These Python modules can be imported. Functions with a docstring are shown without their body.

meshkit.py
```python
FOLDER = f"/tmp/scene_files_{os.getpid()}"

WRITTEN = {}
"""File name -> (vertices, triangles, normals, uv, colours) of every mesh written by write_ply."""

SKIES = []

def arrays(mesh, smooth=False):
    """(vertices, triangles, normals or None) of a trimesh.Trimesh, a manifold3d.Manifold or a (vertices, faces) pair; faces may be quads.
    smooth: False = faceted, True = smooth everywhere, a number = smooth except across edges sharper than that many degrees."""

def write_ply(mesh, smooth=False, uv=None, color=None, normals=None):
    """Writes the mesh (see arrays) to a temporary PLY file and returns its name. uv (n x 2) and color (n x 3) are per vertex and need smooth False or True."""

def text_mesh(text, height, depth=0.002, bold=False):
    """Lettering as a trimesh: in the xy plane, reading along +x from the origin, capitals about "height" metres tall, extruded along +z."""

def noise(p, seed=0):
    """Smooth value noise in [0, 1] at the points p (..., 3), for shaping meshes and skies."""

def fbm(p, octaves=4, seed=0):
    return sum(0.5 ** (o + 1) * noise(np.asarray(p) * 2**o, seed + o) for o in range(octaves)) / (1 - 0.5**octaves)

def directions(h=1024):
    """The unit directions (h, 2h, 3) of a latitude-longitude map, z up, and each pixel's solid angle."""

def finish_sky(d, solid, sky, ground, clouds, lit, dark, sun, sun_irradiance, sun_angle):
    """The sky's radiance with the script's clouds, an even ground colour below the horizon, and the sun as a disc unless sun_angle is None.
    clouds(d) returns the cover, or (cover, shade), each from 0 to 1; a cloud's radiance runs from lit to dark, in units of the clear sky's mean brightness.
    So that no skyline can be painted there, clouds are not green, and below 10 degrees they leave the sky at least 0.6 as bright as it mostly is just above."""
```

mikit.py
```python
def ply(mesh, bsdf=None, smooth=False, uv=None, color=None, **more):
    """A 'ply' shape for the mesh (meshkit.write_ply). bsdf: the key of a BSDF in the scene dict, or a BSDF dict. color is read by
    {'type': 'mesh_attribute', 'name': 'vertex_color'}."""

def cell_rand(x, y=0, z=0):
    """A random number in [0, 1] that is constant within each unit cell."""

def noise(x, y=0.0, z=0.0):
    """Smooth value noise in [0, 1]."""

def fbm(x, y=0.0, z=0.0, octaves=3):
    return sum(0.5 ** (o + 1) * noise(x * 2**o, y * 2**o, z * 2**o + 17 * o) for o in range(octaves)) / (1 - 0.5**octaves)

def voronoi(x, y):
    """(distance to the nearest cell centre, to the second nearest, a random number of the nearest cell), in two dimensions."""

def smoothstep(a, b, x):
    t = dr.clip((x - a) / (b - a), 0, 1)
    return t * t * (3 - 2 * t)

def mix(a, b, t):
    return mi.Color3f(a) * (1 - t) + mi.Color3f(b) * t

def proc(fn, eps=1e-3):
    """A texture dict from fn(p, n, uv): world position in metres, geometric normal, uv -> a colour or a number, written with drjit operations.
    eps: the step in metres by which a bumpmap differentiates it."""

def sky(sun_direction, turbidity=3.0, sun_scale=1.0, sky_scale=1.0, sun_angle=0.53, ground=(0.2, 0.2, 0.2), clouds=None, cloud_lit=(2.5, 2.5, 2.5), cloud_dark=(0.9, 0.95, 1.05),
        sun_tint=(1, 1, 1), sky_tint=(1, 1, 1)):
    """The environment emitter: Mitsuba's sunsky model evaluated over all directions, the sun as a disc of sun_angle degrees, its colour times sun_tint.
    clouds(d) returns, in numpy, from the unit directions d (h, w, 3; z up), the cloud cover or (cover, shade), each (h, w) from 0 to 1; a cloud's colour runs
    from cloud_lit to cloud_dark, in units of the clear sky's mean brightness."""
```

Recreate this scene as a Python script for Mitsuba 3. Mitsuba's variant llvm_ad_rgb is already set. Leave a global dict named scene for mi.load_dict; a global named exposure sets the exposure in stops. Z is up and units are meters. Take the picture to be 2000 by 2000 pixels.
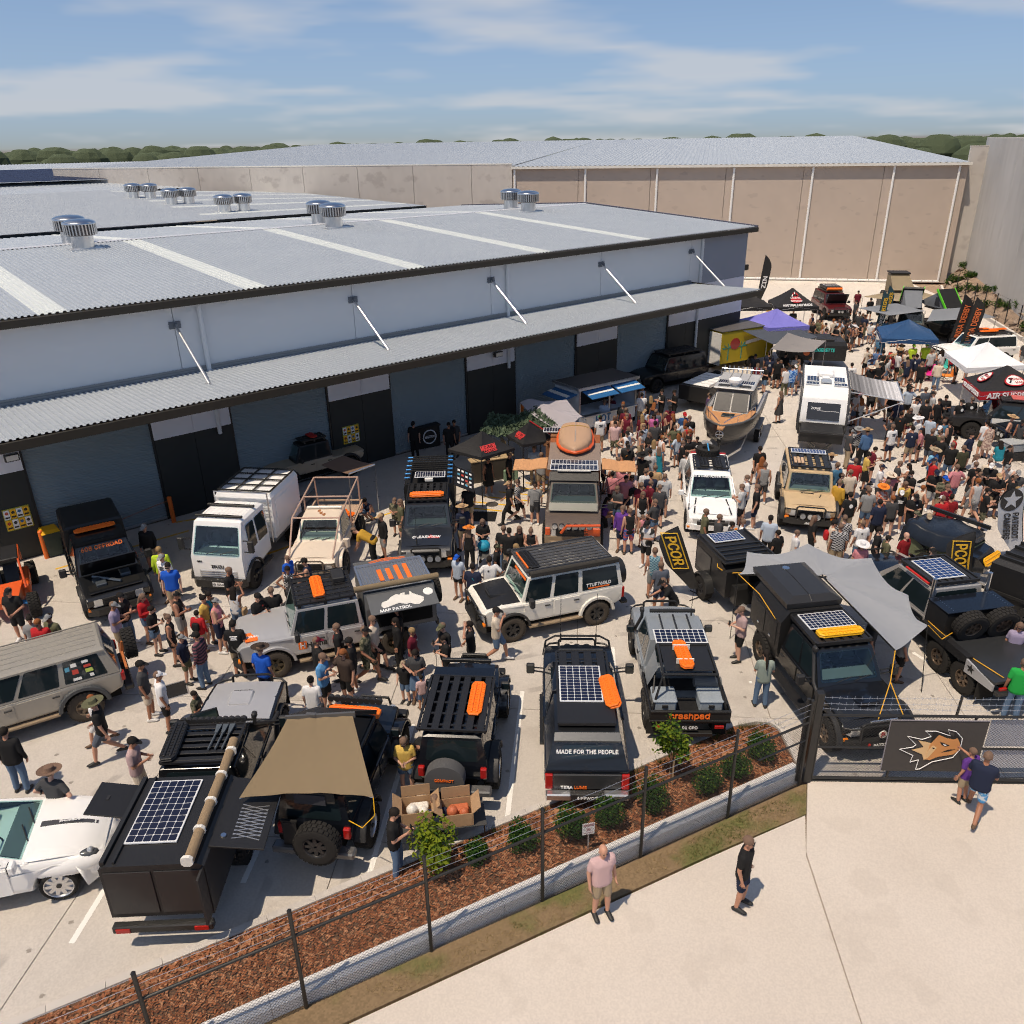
import math,random
import numpy as np,trimesh,mitsuba as mi,drjit as dr
import manifold3d as m3
from shapely.geometry import Polygon
import mikit,meshkit
from mikit import proc,noise,fbm,voronoi,smoothstep,mix

# ---- camera, sun, sky, exposure
T4 = mi.ScalarTransform4f
CAM = [0.0,0.0,13.4]
FWD = [0.0,0.910671,-0.413131]
UP = [0.016215,0.413077,0.910552]
exposure = 1.42
SUN = [math.sin(math.radians(224)) * math.cos(math.radians(67)),math.cos(math.radians(224)) * math.cos(math.radians(67)),math.sin(math.radians(67))]
def thin_cloud(d):
    q = d / np.maximum(d[...,2:3] + 0.12,0.05); c = meshkit.fbm(np.stack([q[...,0] * 0.9,q[...,1] * 1.6,0 * q[...,0]],-1),5)
    return np.clip((c - 0.50) / 0.22,0,1) * 0.6
scene = {
    'camera': {'type': 'perspective','fov': 64.33,'fov_axis': 'x','near_clip': 0.1,'far_clip': 3000.0,
               'to_world': T4().look_at(origin=CAM,target=[CAM[i] + FWD[i] for i in range(3)],up=UP)},
    'sky_light': mikit.sky(SUN,turbidity=3.5,clouds=thin_cloud,cloud_lit=(2.2,2.2,2.25),cloud_dark=(1.3,1.35,1.4)),
}
labels = {}
rnd = random.Random(7)
nrnd = np.random.RandomState(11)

# ---- naming, entries
used = {}
def key_for(name):
    n = used.get(name,0); used[name] = n + 1
    return name if n == 0 else '%s_%03d' % (name,n)
mats = {}
def mat(name,rgb=None,rough=0.6,metal=0.0,spec=0.5,coat=0.0,tex=None,bump=None,sheen=0.0):
    """a material entry of the scene, made once"""
    if name not in mats:
        b = {'type': 'principled','base_color': tex if tex is not None else {'type': 'rgb','value': list(rgb)},'roughness': rough,'specular': spec}
        if metal: b['metallic'] = metal
        if coat: b['clearcoat'] = coat; b['clearcoat_gloss'] = 0.95
        if sheen: b['sheen'] = sheen
        if bump is not None: b = {'type': 'bumpmap','arbitrary': bump,'scale': 1.0,'nested': b}
        scene['mat_' + name] = {'type': 'twosided','bsdf': b}
        mats[name] = 1
    return 'mat_' + name
def mul4(a,b): return np.asarray(a) @ np.asarray(b)
def pose(x=0,y=0,z=0,az=0.0,s=1.0,pitch=0.0,roll=0.0):
    """4x4: local +x points to compass az (0 = +y, 90 = +x), z up"""
    a = math.radians(90 - az); p = math.radians(pitch); r = math.radians(roll)
    Rz = np.array([[math.cos(a),-math.sin(a),0],[math.sin(a),math.cos(a),0],[0,0,1]])
    Ry = np.array([[math.cos(p),0,-math.sin(p)],[0,1,0],[math.sin(p),0,math.cos(p)]])
    Rx = np.array([[1,0,0],[0,math.cos(r),-math.sin(r)],[0,math.sin(r),math.cos(r)]])
    M = np.eye(4); M[:3,:3] = Rz @ Ry @ Rx * s; M[:3,3] = [x,y,z]
    return M
class Thing:
    """the key that its parts' keys start with; parts are given in the thing's own frame"""
    def __init__(self,name,label=None,cat=None,at=None,group=None,kind=None):
        self.key = key_for(name); self.at = np.eye(4) if at is None else at
        L = {}
        if label: L['label'] = label
        if cat: L['category'] = cat
        if group: L['group'] = group
        if kind: L['kind'] = kind
        labels[self.key] = L
    def add(self,part,mesh,m,smooth=False,label=None,under=None,kind=None,at=None,d=None):
        k = key_for((under or self.key) + '__' + part)
        put(k,mesh,m,smooth,mul4(self.at,at) if at is not None else self.at,d)
        if label or kind: labels[k] = {a: b for a,b in (('label',label),('kind',kind)) if b}
        return k
PLY = {}
def plyd(mesh,smooth=False,tag=None):
    """a shared ply dict of a mesh (by tag)"""
    if tag is not None and tag in PLY: return PLY[tag]
    d = mikit.ply(mesh,None,smooth)
    if tag is not None: PLY[tag] = d
    return d
def put(k,mesh,m,smooth=False,at=None,d=None):
    d = dict(d if d is not None else mikit.ply(mesh,None,smooth))
    d['bsdf'] = {'type': 'ref','id': m}
    if at is not None and not np.allclose(at,np.eye(4)): d['to_world'] = T4(np.asarray(at,float).tolist())
    scene[k] = d
def single(name,mesh,m,label=None,cat=None,group=None,kind=None,smooth=False,at=None,d=None):
    k = key_for(name); put(k,mesh,m,smooth,at,d)
    labels[k] = {a: b for a,b in (('label',label),('category',cat),('group',group),('kind',kind)) if b}
    return k

# ---- meshes: (vertices, faces)
def cat(*ms):
    ms = [m for x in ms for m in (x if isinstance(x,list) else [x])]
    V,F,n = [],[],0
    for v,f in ms:
        V.append(np.asarray(v,float)); F.append(np.asarray(f,int) + n); n += len(v)
    return np.vstack(V),np.vstack(F)
def tri(q):
    q = np.asarray(q,int); return np.vstack([q[:,[0,1,2]],q[:,[0,2,3]]])
def xf(m,M): return m[0] @ np.asarray(M)[:3,:3].T + np.asarray(M)[:3,3],m[1]
def mv(m,x=0,y=0,z=0): return np.asarray(m[0]) + [x,y,z],m[1]
def mir(m): return np.asarray(m[0]) * [1,-1,1],np.asarray(m[1])[:,::-1]
def man(m):
    a = m.to_mesh(); return np.asarray(a.vert_properties[:,:3],float),np.asarray(a.tri_verts,int)
def hull(p): return man(m3.Manifold.hull_points(np.asarray(p,np.float32)))
BOXQ = tri([[0,2,3,1],[4,5,7,6],[0,1,5,4],[2,6,7,3],[0,4,6,2],[1,3,7,5]])
def box(x0,x1,y0,y1,z0,z1,c=0.0):
    if c <= 0: return np.array([[x,y,z] for z in (z0,z1) for y in (y0,y1) for x in (x0,x1)],float),BOXQ
    return hull([[x + i * (c if k != 0 else 0) ,y + j * (c if k != 1 else 0),z + l * (c if k != 2 else 0)] for x,i in ((x0,1),(x1,-1)) for y,j in ((y0,1),(y1,-1)) for z,l in ((z0,1),(z1,-1)) for k in range(3)])
def cbox(cx,cy,cz,sx,sy,sz,c=0.0): return box(cx - sx / 2,cx + sx / 2,cy - sy / 2,cy + sy / 2,cz - sz / 2,cz + sz / 2,c)
def tube(pts,r,n=6,closed=False):
    p = np.asarray(pts,float); k = len(p)
    t = np.roll(p,-1,0) - np.roll(p,1,0) if closed else np.gradient(p,axis=0)
    if not closed: t[0] = p[1] - p[0]; t[-1] = p[-1] - p[-2]
    t /= np.linalg.norm(t,axis=1,keepdims=True) + 1e-12
    a = np.cross(t[0],[0,0,1.0] if abs(t[0][2]) < 0.9 else [1.0,0,0]); a /= np.linalg.norm(a)
    R = np.broadcast_to(r,(k,)); V = []
    for i in range(k):
        a = a - t[i] * (a @ t[i]); a /= np.linalg.norm(a); b = np.cross(t[i],a)
        g = np.arange(n) * 2 * math.pi / n
        V.append(p[i] + R[i] * (np.cos(g)[:,None] * a + np.sin(g)[:,None] * b))
    V = np.vstack(V); F = []
    for i in range(k if closed else k - 1):
        i2 = (i + 1) % k
        F += [[i * n + j,i2 * n + j,i2 * n + (j + 1) % n,i * n + (j + 1) % n] for j in range(n)]
    F = tri(F)[:,::-1]
    if not closed:
        V = np.vstack([V,p[0],p[-1]]); e = len(V)
        F = np.vstack([F,[[e - 2,j,(j + 1) % n] for j in range(n)],[[e - 1,(k - 1) * n + (j + 1) % n,(k - 1) * n + j] for j in range(n)]])
        F = F  # caps
    return V,F
def bar(a,b,r,n=6): return tube([a,b],r,n)
def beam(a,b,w,h,up=(0,0,1)):
    a,b = np.asarray(a,float),np.asarray(b,float); d = b - a; L = np.linalg.norm(d); d /= L
    s = np.cross(d,up); s /= np.linalg.norm(s) + 1e-9; u = np.cross(s,d)
    v,f = box(0,L,-w / 2,w / 2,-h / 2,h / 2)
    return a + v[:,:1] * d - v[:,1:2] * s + v[:,2:] * u,f
def lathe(prof,n=20,axis='z'):
    """revolve (r, h) points about an axis"""
    pr = np.asarray(prof,float); k = len(pr); g = np.arange(n) * 2 * math.pi / n
    V = np.array([[r * math.cos(t),r * math.sin(t),h] for t in g for r,h in pr])
    F = [[i * k + j,((i + 1) % n) * k + j,((i + 1) % n) * k + j + 1,i * k + j + 1] for i in range(n) for j in range(k - 1)]
    V = V if axis == 'z' else V[:,[0,2,1]] * [1,1,-1] if axis == 'y' else V[:,[2,1,0]] * [1,1,-1]
    return V,tri(F)
def cyl(c,r,h,n=14,axis='z',r2=None):
    r2 = r if r2 is None else r2
    v,f = lathe([(0,0),(r,0),(r2,h),(0,h)],n,axis)
    return v + np.asarray(c,float),f
def ball(c,r,n=8):
    v,f = lathe([(math.sin(t) ,-math.cos(t)) for t in np.linspace(0,math.pi,n)],n + 2)
    return v * np.broadcast_to(r,(3,)) + np.asarray(c,float),f
def inset(P,c):
    P = np.asarray(P,float); a = P - np.roll(P,1,0); b = np.roll(P,-1,0) - P
    na = np.stack([-a[:,1],a[:,0]],1) / (np.linalg.norm(a,axis=1,keepdims=True) + 1e-9)
    nb = np.stack([-b[:,1],b[:,0]],1) / (np.linalg.norm(b,axis=1,keepdims=True) + 1e-9)
    m = na + nb; m /= np.maximum((m * na).sum(1,keepdims=True),0.5) * 1.0 + 1e-9
    return P + c * m
def ccw(P):
    P = np.asarray(P,float); return P if Polygon(P).exterior.is_ccw else P[::-1]
def trip(P):
    import mapbox_earcut as ec
    P = np.asarray(P,np.float32)
    return np.asarray(ec.triangulate_float32(P,np.array([len(P)],np.uint32)),int).reshape(-1,3)
def prism(poly,w0,w1,c=0.0,steps=2,plane='xz'):
    """a 2-D outline given depth along the third axis, its long edges rounded by c"""
    P = ccw(poly); n = len(P); rings = []
    if c > 0:
        for i in range(steps + 1):
            t = i / steps * math.pi / 2
            rings.append((inset(P,c * (1 - math.sin(t))),w0 + c * (1 - math.cos(t))))
        rings += [(q,w0 + w1 - w) for q,w in rings[::-1]]
    else: rings = [(P,w0),(P,w1)]
    V = np.vstack([np.column_stack([q,np.full(n,w)]) for q,w in rings]); F = []
    for i in range(len(rings) - 1):
        F += [[i * n + j,i * n + (j + 1) % n,(i + 1) * n + (j + 1) % n,(i + 1) * n + j] for j in range(n)]
    cap = trip(rings[0][0]); F = np.vstack([tri(F),cap[:,::-1],cap + (len(rings) - 1) * n])
    if plane == 'xz': V = V[:,[0,2,1]]; F = F[:,::-1]
    elif plane == 'yz': V = V[:,[2,0,1]]
    return V,F
def arc(cx,cz,r,a0,a1,n):
    return [(cx + r * math.cos(t),cz + r * math.sin(t)) for t in np.radians(np.linspace(a0,a1,n))]
def bil(q,s,t):
    q = np.asarray(q,float); s = np.asarray(s,float)[...,None]; t = np.asarray(t,float)[...,None]
    return q[0] * (1 - s) * (1 - t) + q[1] * s * (1 - t) + q[2] * s * t + q[3] * (1 - s) * t
def onquad(q,P,d=0.006,back=0.012):
    """a flat outline P in (s, t) laid on the quad q (seen from outside: left-bottom, right-bottom, right-top, left-top), standing d proud"""
    P = ccw(P); q = np.asarray(q,float); nrm = np.cross(q[1] - q[0],q[3] - q[0]) + np.cross(q[2] - q[1],q[0] - q[1]) * 0 ; nrm /= np.linalg.norm(nrm)
    B = bil(q,P[:,0],P[:,1]); n = len(P); V = np.vstack([B + nrm * d,B - nrm * back])
    F = np.vstack([trip(P),tri([[j,n + j,n + (j + 1) % n,(j + 1) % n] for j in range(n)])])
    return V,F
def rrect(s0,s1,t0,t1,r=0.12,asp=1.0,n=3):
    """rounded rectangle in (s, t); asp = width / height of the quad, so that corners look round"""
    rs,rt = r * min(1,1 / asp) ,r * min(1,asp); out = []
    rs = min(rs,(s1 - s0) / 2); rt = min(rt,(t1 - t0) / 2)
    for cx,cy,a in ((s1 - rs,t0 + rt,-90),(s1 - rs,t1 - rt,0),(s0 + rs,t1 - rt,90),(s0 + rs,t0 + rt,180)):
        out += [(cx + rs * math.cos(math.radians(a + g)),cy + rt * math.sin(math.radians(a + g))) for g in np.linspace(0,90,n)]
    return out
TXT = {}
def text_on(q,text,h,s=0.5,t=0.5,d=0.008,bold=True,wid=None):
    """raised lettering centred at (s, t) of the quad q, capitals h metres tall"""
    if (text,bold) not in TXT: m = meshkit.text_mesh(text,1.0,0.05,bold); TXT[text,bold] = (np.array(m.vertices),np.array(m.faces))
    v,f = TXT[text,bold]; v = v.copy()
    w = v[:,0].max() - v[:,0].min(); v[:,0] -= v[:,0].min() + w / 2; v[:,1] -= 0.5; q = np.asarray(q,float)
    ex = bil(q,1,t) - bil(q,0,t); ex /= np.linalg.norm(ex); ey = bil(q,s,1) - bil(q,s,0); ey /= np.linalg.norm(ey)
    nn = np.cross(ex,ey); nn /= np.linalg.norm(nn)
    kx = h if wid is None else wid / w
    return bil(q,s,t) + v[:,:1] * kx * ex + v[:,1:2] * h * ey + np.where(v[:,2:] > 0.02,d,-0.004) * nn,f
def sheet(P,th=0.01):
    """a grid (n, m, 3) of points as a cloth of thickness th"""
    P = np.asarray(P,float); n,m = P.shape[:2]
    du = np.gradient(P,axis=0); dv = np.gradient(P,axis=1); N = np.cross(du,dv); N /= np.linalg.norm(N,axis=2,keepdims=True) + 1e-9
    V = np.vstack([(P + N * th / 2).reshape(-1,3),(P - N * th / 2).reshape(-1,3)]); o = n * m
    i,j = np.meshgrid(np.arange(n - 1),np.arange(m - 1),indexing='ij'); a = (i * m + j).ravel()
    F = [np.stack([a,a + m,a + m + 1,a + 1],1),np.stack([a,a + 1,a + m + 1,a + m],1) + o]
    for e in (np.arange(m),np.arange(n) * m + m - 1,(n - 1) * m + np.arange(m)[::-1],np.arange(n)[::-1] * m):
        F.append(np.stack([e[:-1],e[1:],e[1:] + o,e[:-1] + o],1))
    return V,tri(np.vstack(F))


# ---- materials of the site (real-world base colours)
def t_concrete(p,n,uv):
    a = fbm(p.x * 0.35,p.y * 0.35,0.0,4); b = fbm(p.x * 2.3 + 40,p.y * 2.3,0.0,3); c = noise(p.x * 38,p.y * 38,0.0)
    s = smoothstep(0.60,0.72,fbm(p.x * 0.8 + 9,p.y * 0.8 + 31,0.0,4)) * smoothstep(0.45,0.7,b)
    col = mix((0.44,0.405,0.365),(0.535,0.50,0.46),a * 0.6 + b * 0.4)
    w = noise(p.x * 1.7,p.y * 1.7,3.0); ty = mi.Float(0.0)
    for cx,cy,R in ((-3.0,30.0,11.0),(14.0,27.0,9.5),(3.0,8.0,12.6),(22.0,40.0,14.0),(-14.0,12.0,9.0)):
        d = dr.sqrt(dr.square(p.x - cx) + dr.square(p.y - cy)) - R
        for o in (0.0,1.55): ty = dr.maximum(ty,smoothstep(0.13,0.07,dr.abs(d - o)) * smoothstep(0.4,0.7,w))
    v1,v2,vr = voronoi(p.x * 1.1,p.y * 1.1); oil = smoothstep(0.07,0.03,v1 + 0.03 * (c - 0.5)) * dr.select(vr > 0.72,1.0,0.0)
    return mix(mix(mix(col * (0.93 + 0.14 * c),(0.34,0.305,0.27),s * 0.35),(0.22,0.20,0.185),ty * (0.25 + 0.3 * b)),(0.16,0.14,0.12),oil * 0.7)
def t_tan(p,n,uv):
    a = fbm(p.x * 0.22,p.y * 0.22,p.z * 0.22,4); b = fbm(p.x * 1.4,p.y * 1.4,p.z * 0.9 + 5,3)
    d = smoothstep(0.66,0.74,fbm(p.x * 1.1 + 3,p.y * 1.1,p.z * 1.7,3))
    return mix(mix((0.43,0.36,0.305),(0.50,0.42,0.36),a * 0.5 + b * 0.5),(0.32,0.27,0.235),d * 0.3)
def t_pale(p,n,uv):
    a = fbm(p.x * 0.3,p.y * 0.3,p.z * 0.3 + 7,4); b = fbm(p.x * 2.0,p.y * 2.0,p.z * 0.6 + 5,3)
    d = smoothstep(0.6,0.75,fbm(p.x * 0.8 + 3,p.y * 0.8,p.z * 0.8,4))
    return mix(mix((0.44,0.41,0.38),(0.56,0.525,0.49),a * 0.6 + b * 0.4),(0.30,0.27,0.25),d * 0.4)
def t_grey(p,n,uv):
    a = fbm(p.y * 0.25,0.0,p.z * 0.1,3); b = fbm(p.x * 1.6,p.y * 1.6,p.z * 0.35,4)
    return mix((0.33,0.325,0.315),(0.47,0.465,0.455),a * 0.5 + b * 0.5)
def t_soil(p,n,uv):
    a = fbm(p.x * 1.2,p.y * 1.2,p.z,4); b = noise(p.x * 9,p.y * 9,p.z * 9)
    return mix((0.17,0.12,0.085),(0.33,0.25,0.19),a * 0.6 + b * 0.4)
def t_verge(p,n,uv):
    a = smoothstep(0.52,0.72,fbm(p.x * 1.1,p.y * 1.1,0.0,4)); b = noise(p.x * 30,p.y * 30,0.0)
    return mix(mix((0.17,0.12,0.07),(0.24,0.17,0.10),b),mix((0.09,0.10,0.035),(0.16,0.15,0.06),b),a)
def t_roof(p,n,uv):
    a = fbm(p.x * 0.5,p.y * 0.5,0.0,3); b = fbm(p.x * 3.1,p.y * 3.1,0.0,2)
    return mix((0.36,0.40,0.445),(0.41,0.45,0.49),a * 0.6 + b * 0.4)
def t_yardpale(p,n,uv):
    a = fbm(p.x * 0.5 + 5,p.y * 0.5,0.0,4); c = noise(p.x * 40,p.y * 40,0.0); s = smoothstep(0.62,0.72,fbm(p.x * 1.3,p.y * 1.3 + 8,0.0,4))
    return mix(mix((0.52,0.465,0.405),(0.59,0.535,0.475),a) * (0.94 + 0.12 * c),(0.45,0.40,0.345),s * 0.25)
CONC = mat('yard_concrete',rough=0.85,tex=proc(t_concrete),spec=0.3)
DRIVE = mat('driveway_concrete',rough=0.85,tex=proc(t_yardpale),spec=0.3)
TAN = mat('tan_panel',rough=0.9,tex=proc(t_tan),spec=0.2)
PALE = mat('pale_panel',rough=0.9,tex=proc(t_pale),spec=0.2)
GREYW = mat('grey_panel',rough=0.9,tex=proc(t_grey),spec=0.2)
SOIL = mat('soil',rough=0.95,tex=proc(t_soil),spec=0.1)
VERGE = mat('verge',rough=0.95,tex=proc(t_verge),spec=0.1)
ROOF = mat('roof_metal',rough=0.42,metal=0.25,tex=proc(t_roof),spec=0.5)
SKYL = mat('skylight_strip',(0.50,0.54,0.545),0.5)
WALLW = mat('wall_paint',(0.60,0.625,0.645),0.7)
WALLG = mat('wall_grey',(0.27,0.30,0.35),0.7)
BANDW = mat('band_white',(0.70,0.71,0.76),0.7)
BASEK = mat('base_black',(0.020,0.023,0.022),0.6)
GUTT = mat('gutter_dark',(0.030,0.026,0.018),0.45)
DOORM = mat('roller_door',(0.21,0.262,0.29),0.5)
WHITE = mat('white_paint',(0.80,0.80,0.79),0.35)
OFFW = mat('off_white',(0.68,0.66,0.61),0.4)
GALV = mat('galvanised',(0.62,0.63,0.64),0.35,0.8)
STEEL = mat('stainless',(0.72,0.72,0.72),0.22,1.0)
BLACKM = mat('black_metal',(0.018,0.018,0.018),0.4)
BLACKP = mat('black_plastic',(0.022,0.022,0.023),0.55)
RUBBER = mat('rubber',(0.024,0.023,0.022),0.85,spec=0.2)
GLASSD = mat('tinted_glass',(0.010,0.018,0.022),0.04,spec=0.6,coat=0.4)
GLASSG = mat('windscreen_glass',(0.016,0.034,0.038),0.04,spec=0.6,coat=0.4)
ORANGE = mat('orange_plastic',(0.85,0.17,0.01),0.45)
YELLOW = mat('yellow_plastic',(0.80,0.42,0.01),0.45)
REDP = mat('red_plastic',(0.50,0.02,0.015),0.4)
LENSR = mat('red_lens',(0.38,0.012,0.010),0.15,coat=0.6)
LENSO = mat('amber_lens',(0.75,0.20,0.01),0.15,coat=0.6)
LENSC = mat('clear_lens',(0.55,0.57,0.58),0.1,0.6,coat=0.6)
SOLAR = mat('solar_cell',(0.008,0.010,0.028),0.12,coat=0.5)
SOLARB = mat('solar_cell_blue',(0.012,0.035,0.13),0.12,coat=0.5)
SOLARW = mat('solar_backsheet',(0.62,0.64,0.66),0.4)
YLINE = mat('yellow_line',(0.62,0.36,0.02),0.8)
WLINE = mat('white_line',(0.74,0.73,0.70),0.8)
JOINT = mat('joint_dark',(0.22,0.185,0.15),0.95,spec=0.1)

# ---- ground
single('ground',(np.array([[-900,-60,-0.13],[900,-60,-0.13],[900,1500,-0.13],[-900,1500,-0.13]],float),tri([[0,1,2,3]])),SOIL,'bare pale ground under and around the whole site','ground',kind='structure')
WF = pose(0,0,0,50.12)                      # warehouse frame: +x along the wall, +y into the building
def W(u,y,z=0.0): return list((WF @ [u,y,z,1])[:3])
yard_poly = Polygon([W(-22,31.29)[:2],W(45.7,31.29)[:2],W(45.7,62)[:2],W(60,62)[:2],(24.0,88.0),(40.4,84.0),(38.95,69.06),(36.46,57.25),(33.5,42),(30.5,30),(26.5,14.38),(6.66,14.38),(6.52,16.26),(5.41,16.22),(2.71,14.74),(-0.64,12.9),(-4.6,10.9),(-9,8.6),(-26,0),(-40,6)])
single('yard',(lambda P: (np.column_stack([P,np.full(len(P),-0.03)]),trip(P)))(ccw(np.array(yard_poly.exterior.coords)[:-1])),JOINT,'pale concrete yard full of people and vehicles','yard',kind='structure')
a0 = math.radians(-4.85); ca,sa = math.cos(a0),math.sin(a0)
for i in range(-9,12):
    for j in range(0,21):
        c = [(i * 4.9 + 0.15,j * 4.6 + 3.3),(i * 4.9 + 5.05,j * 4.6 + 3.3),(i * 4.9 + 5.05,j * 4.6 + 7.9),(i * 4.9 + 0.15,j * 4.6 + 7.9)]
        q = Polygon([(x * ca - y * sa,x * sa + y * ca) for x,y in c]).intersection(yard_poly)
        for gq in getattr(q,'geoms',[q]):
            gq = gq.buffer(-0.010)
            if gq.is_empty or gq.geom_type != 'Polygon' or gq.area < 0.05: continue
            k = key_for('yard__slab'); put(k,prism(np.array(gq.exterior.coords)[:-1],-0.09,0.0,plane='xy'),CONC)
# foreground: driveway, footpath, verge
def flat(name,P,z,m,label,cat_,kind='structure'):
    P = ccw(P); single(name,prism(P,z - 0.12,z,plane='xy'),m,label,cat_,kind=kind)
flat('driveway',[(6.66,14.36),(26.5,14.36),(27,2.5),(5.2,2.5),(5.95,12.34)],0.0,DRIVE,'broad pale concrete driveway outside the black sliding gate','driveway')
flat('footpath',[(5.92,12.26),(6.27,13.36),(4.02,12.3),(-3.5,8.6),(-12,4.4),(-12,0.5),(5.2,2.5)],-0.02,DRIVE,'grey concrete footpath along the dry grass verge','footpath')
single('verge',prism(ccw([(6.62,14.3),(6.30,13.40),(4.02,12.36),(-3.5,8.66),(-12,4.46),(-13,6.5),(-3.5,9.3),(2.7,12.36),(6.5,14.28)]),-0.14,-0.02,plane='xy'),VERGE,'strip of patchy dry grass between footpath and planter wall','verge',kind='structure')
# parking bay and hatch lines
def line(a,b,w,m,label,z=0.0): single('parking_line' if m is WLINE else 'yellow_line',mv(beam((*a,0),(*b,0),w,0.004),z=z + 0.002),m,label,'line marking',kind='structure')
for a,b,t in (((0.20,17.9),(-0.25,12.95),'beside the black four wheel drive with the round wheel cover'),((2.86,19.9),(2.45,14.6),'beside the black ute with the side mirrors'),((5.42,19.9),(5.18,15.9),'behind the grey ute with twin cases'),
                ((11.36,19.4),(12.35,17.2),'under the six wheel tray truck'),((-2.6,16.6),(-3.0,11.9),'between the tent vehicle and the black four wheel drive'),((-5.25,15.0),(-5.5,11.8),'between the solar truck and the tent vehicle'),((-8.0,15),(-8.3,10.5),'under the black solar truck')):
    line(a,b,0.11,WLINE,'white parking bay line ' + t)
def wl(u,y): return W(u,y)[:2]
for (u0,y0),(u1,y1),t in (((3.9,29.72),(8.6,29.68),'at the first roller door'),((8.9,25.8),(16.2,25.87),'between white truck and stripped ute'),((8.5,30.8),(10.2,30.2),'at the orange bollard by the truck')):
    line(wl(u0,y0),wl(u1,y1),0.10,YLINE,'yellow line on the concrete ' + t)
for k in range(7):
    u = 17.6 + k * 0.75; single('yellow_line',mv(beam((*wl(u,24.6),0),(*wl(u + 1.1,23.0),0),0.11,0.004),z=0.002),YLINE,'yellow hatch line of the painted zone by the coffee stall','line marking','hatch lines by the coffee stall','structure')
dt = np.random.RandomState(3); TV = []
for k in range(1500):
    a = dt.uniform(-0.75,0.75); R_ = dt.uniform(260,620); s = dt.uniform(3.5,6.5); c = np.array([R_ * math.sin(a),R_ * math.cos(a),dt.uniform(5,10)])
    if c[1] < 120: continue
    v,f = ball((0,0,0),1.0,9); TV.append((v * (1 + 0.3 * (meshkit.fbm(v * 1.6 + k)[:,None] - 0.5)) * [s,s,s * 0.8] + c,f))
single('distant_trees',cat(*TV),mat('far_foliage',(0.05,0.07,0.035),0.9),'belt of distant trees along the horizon','trees',kind='stuff')
gr = Thing('drain_grate','steel drain grate set in the concrete beside the silver wagon','drain',pose(-9.25,18.17,0,62))
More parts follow.
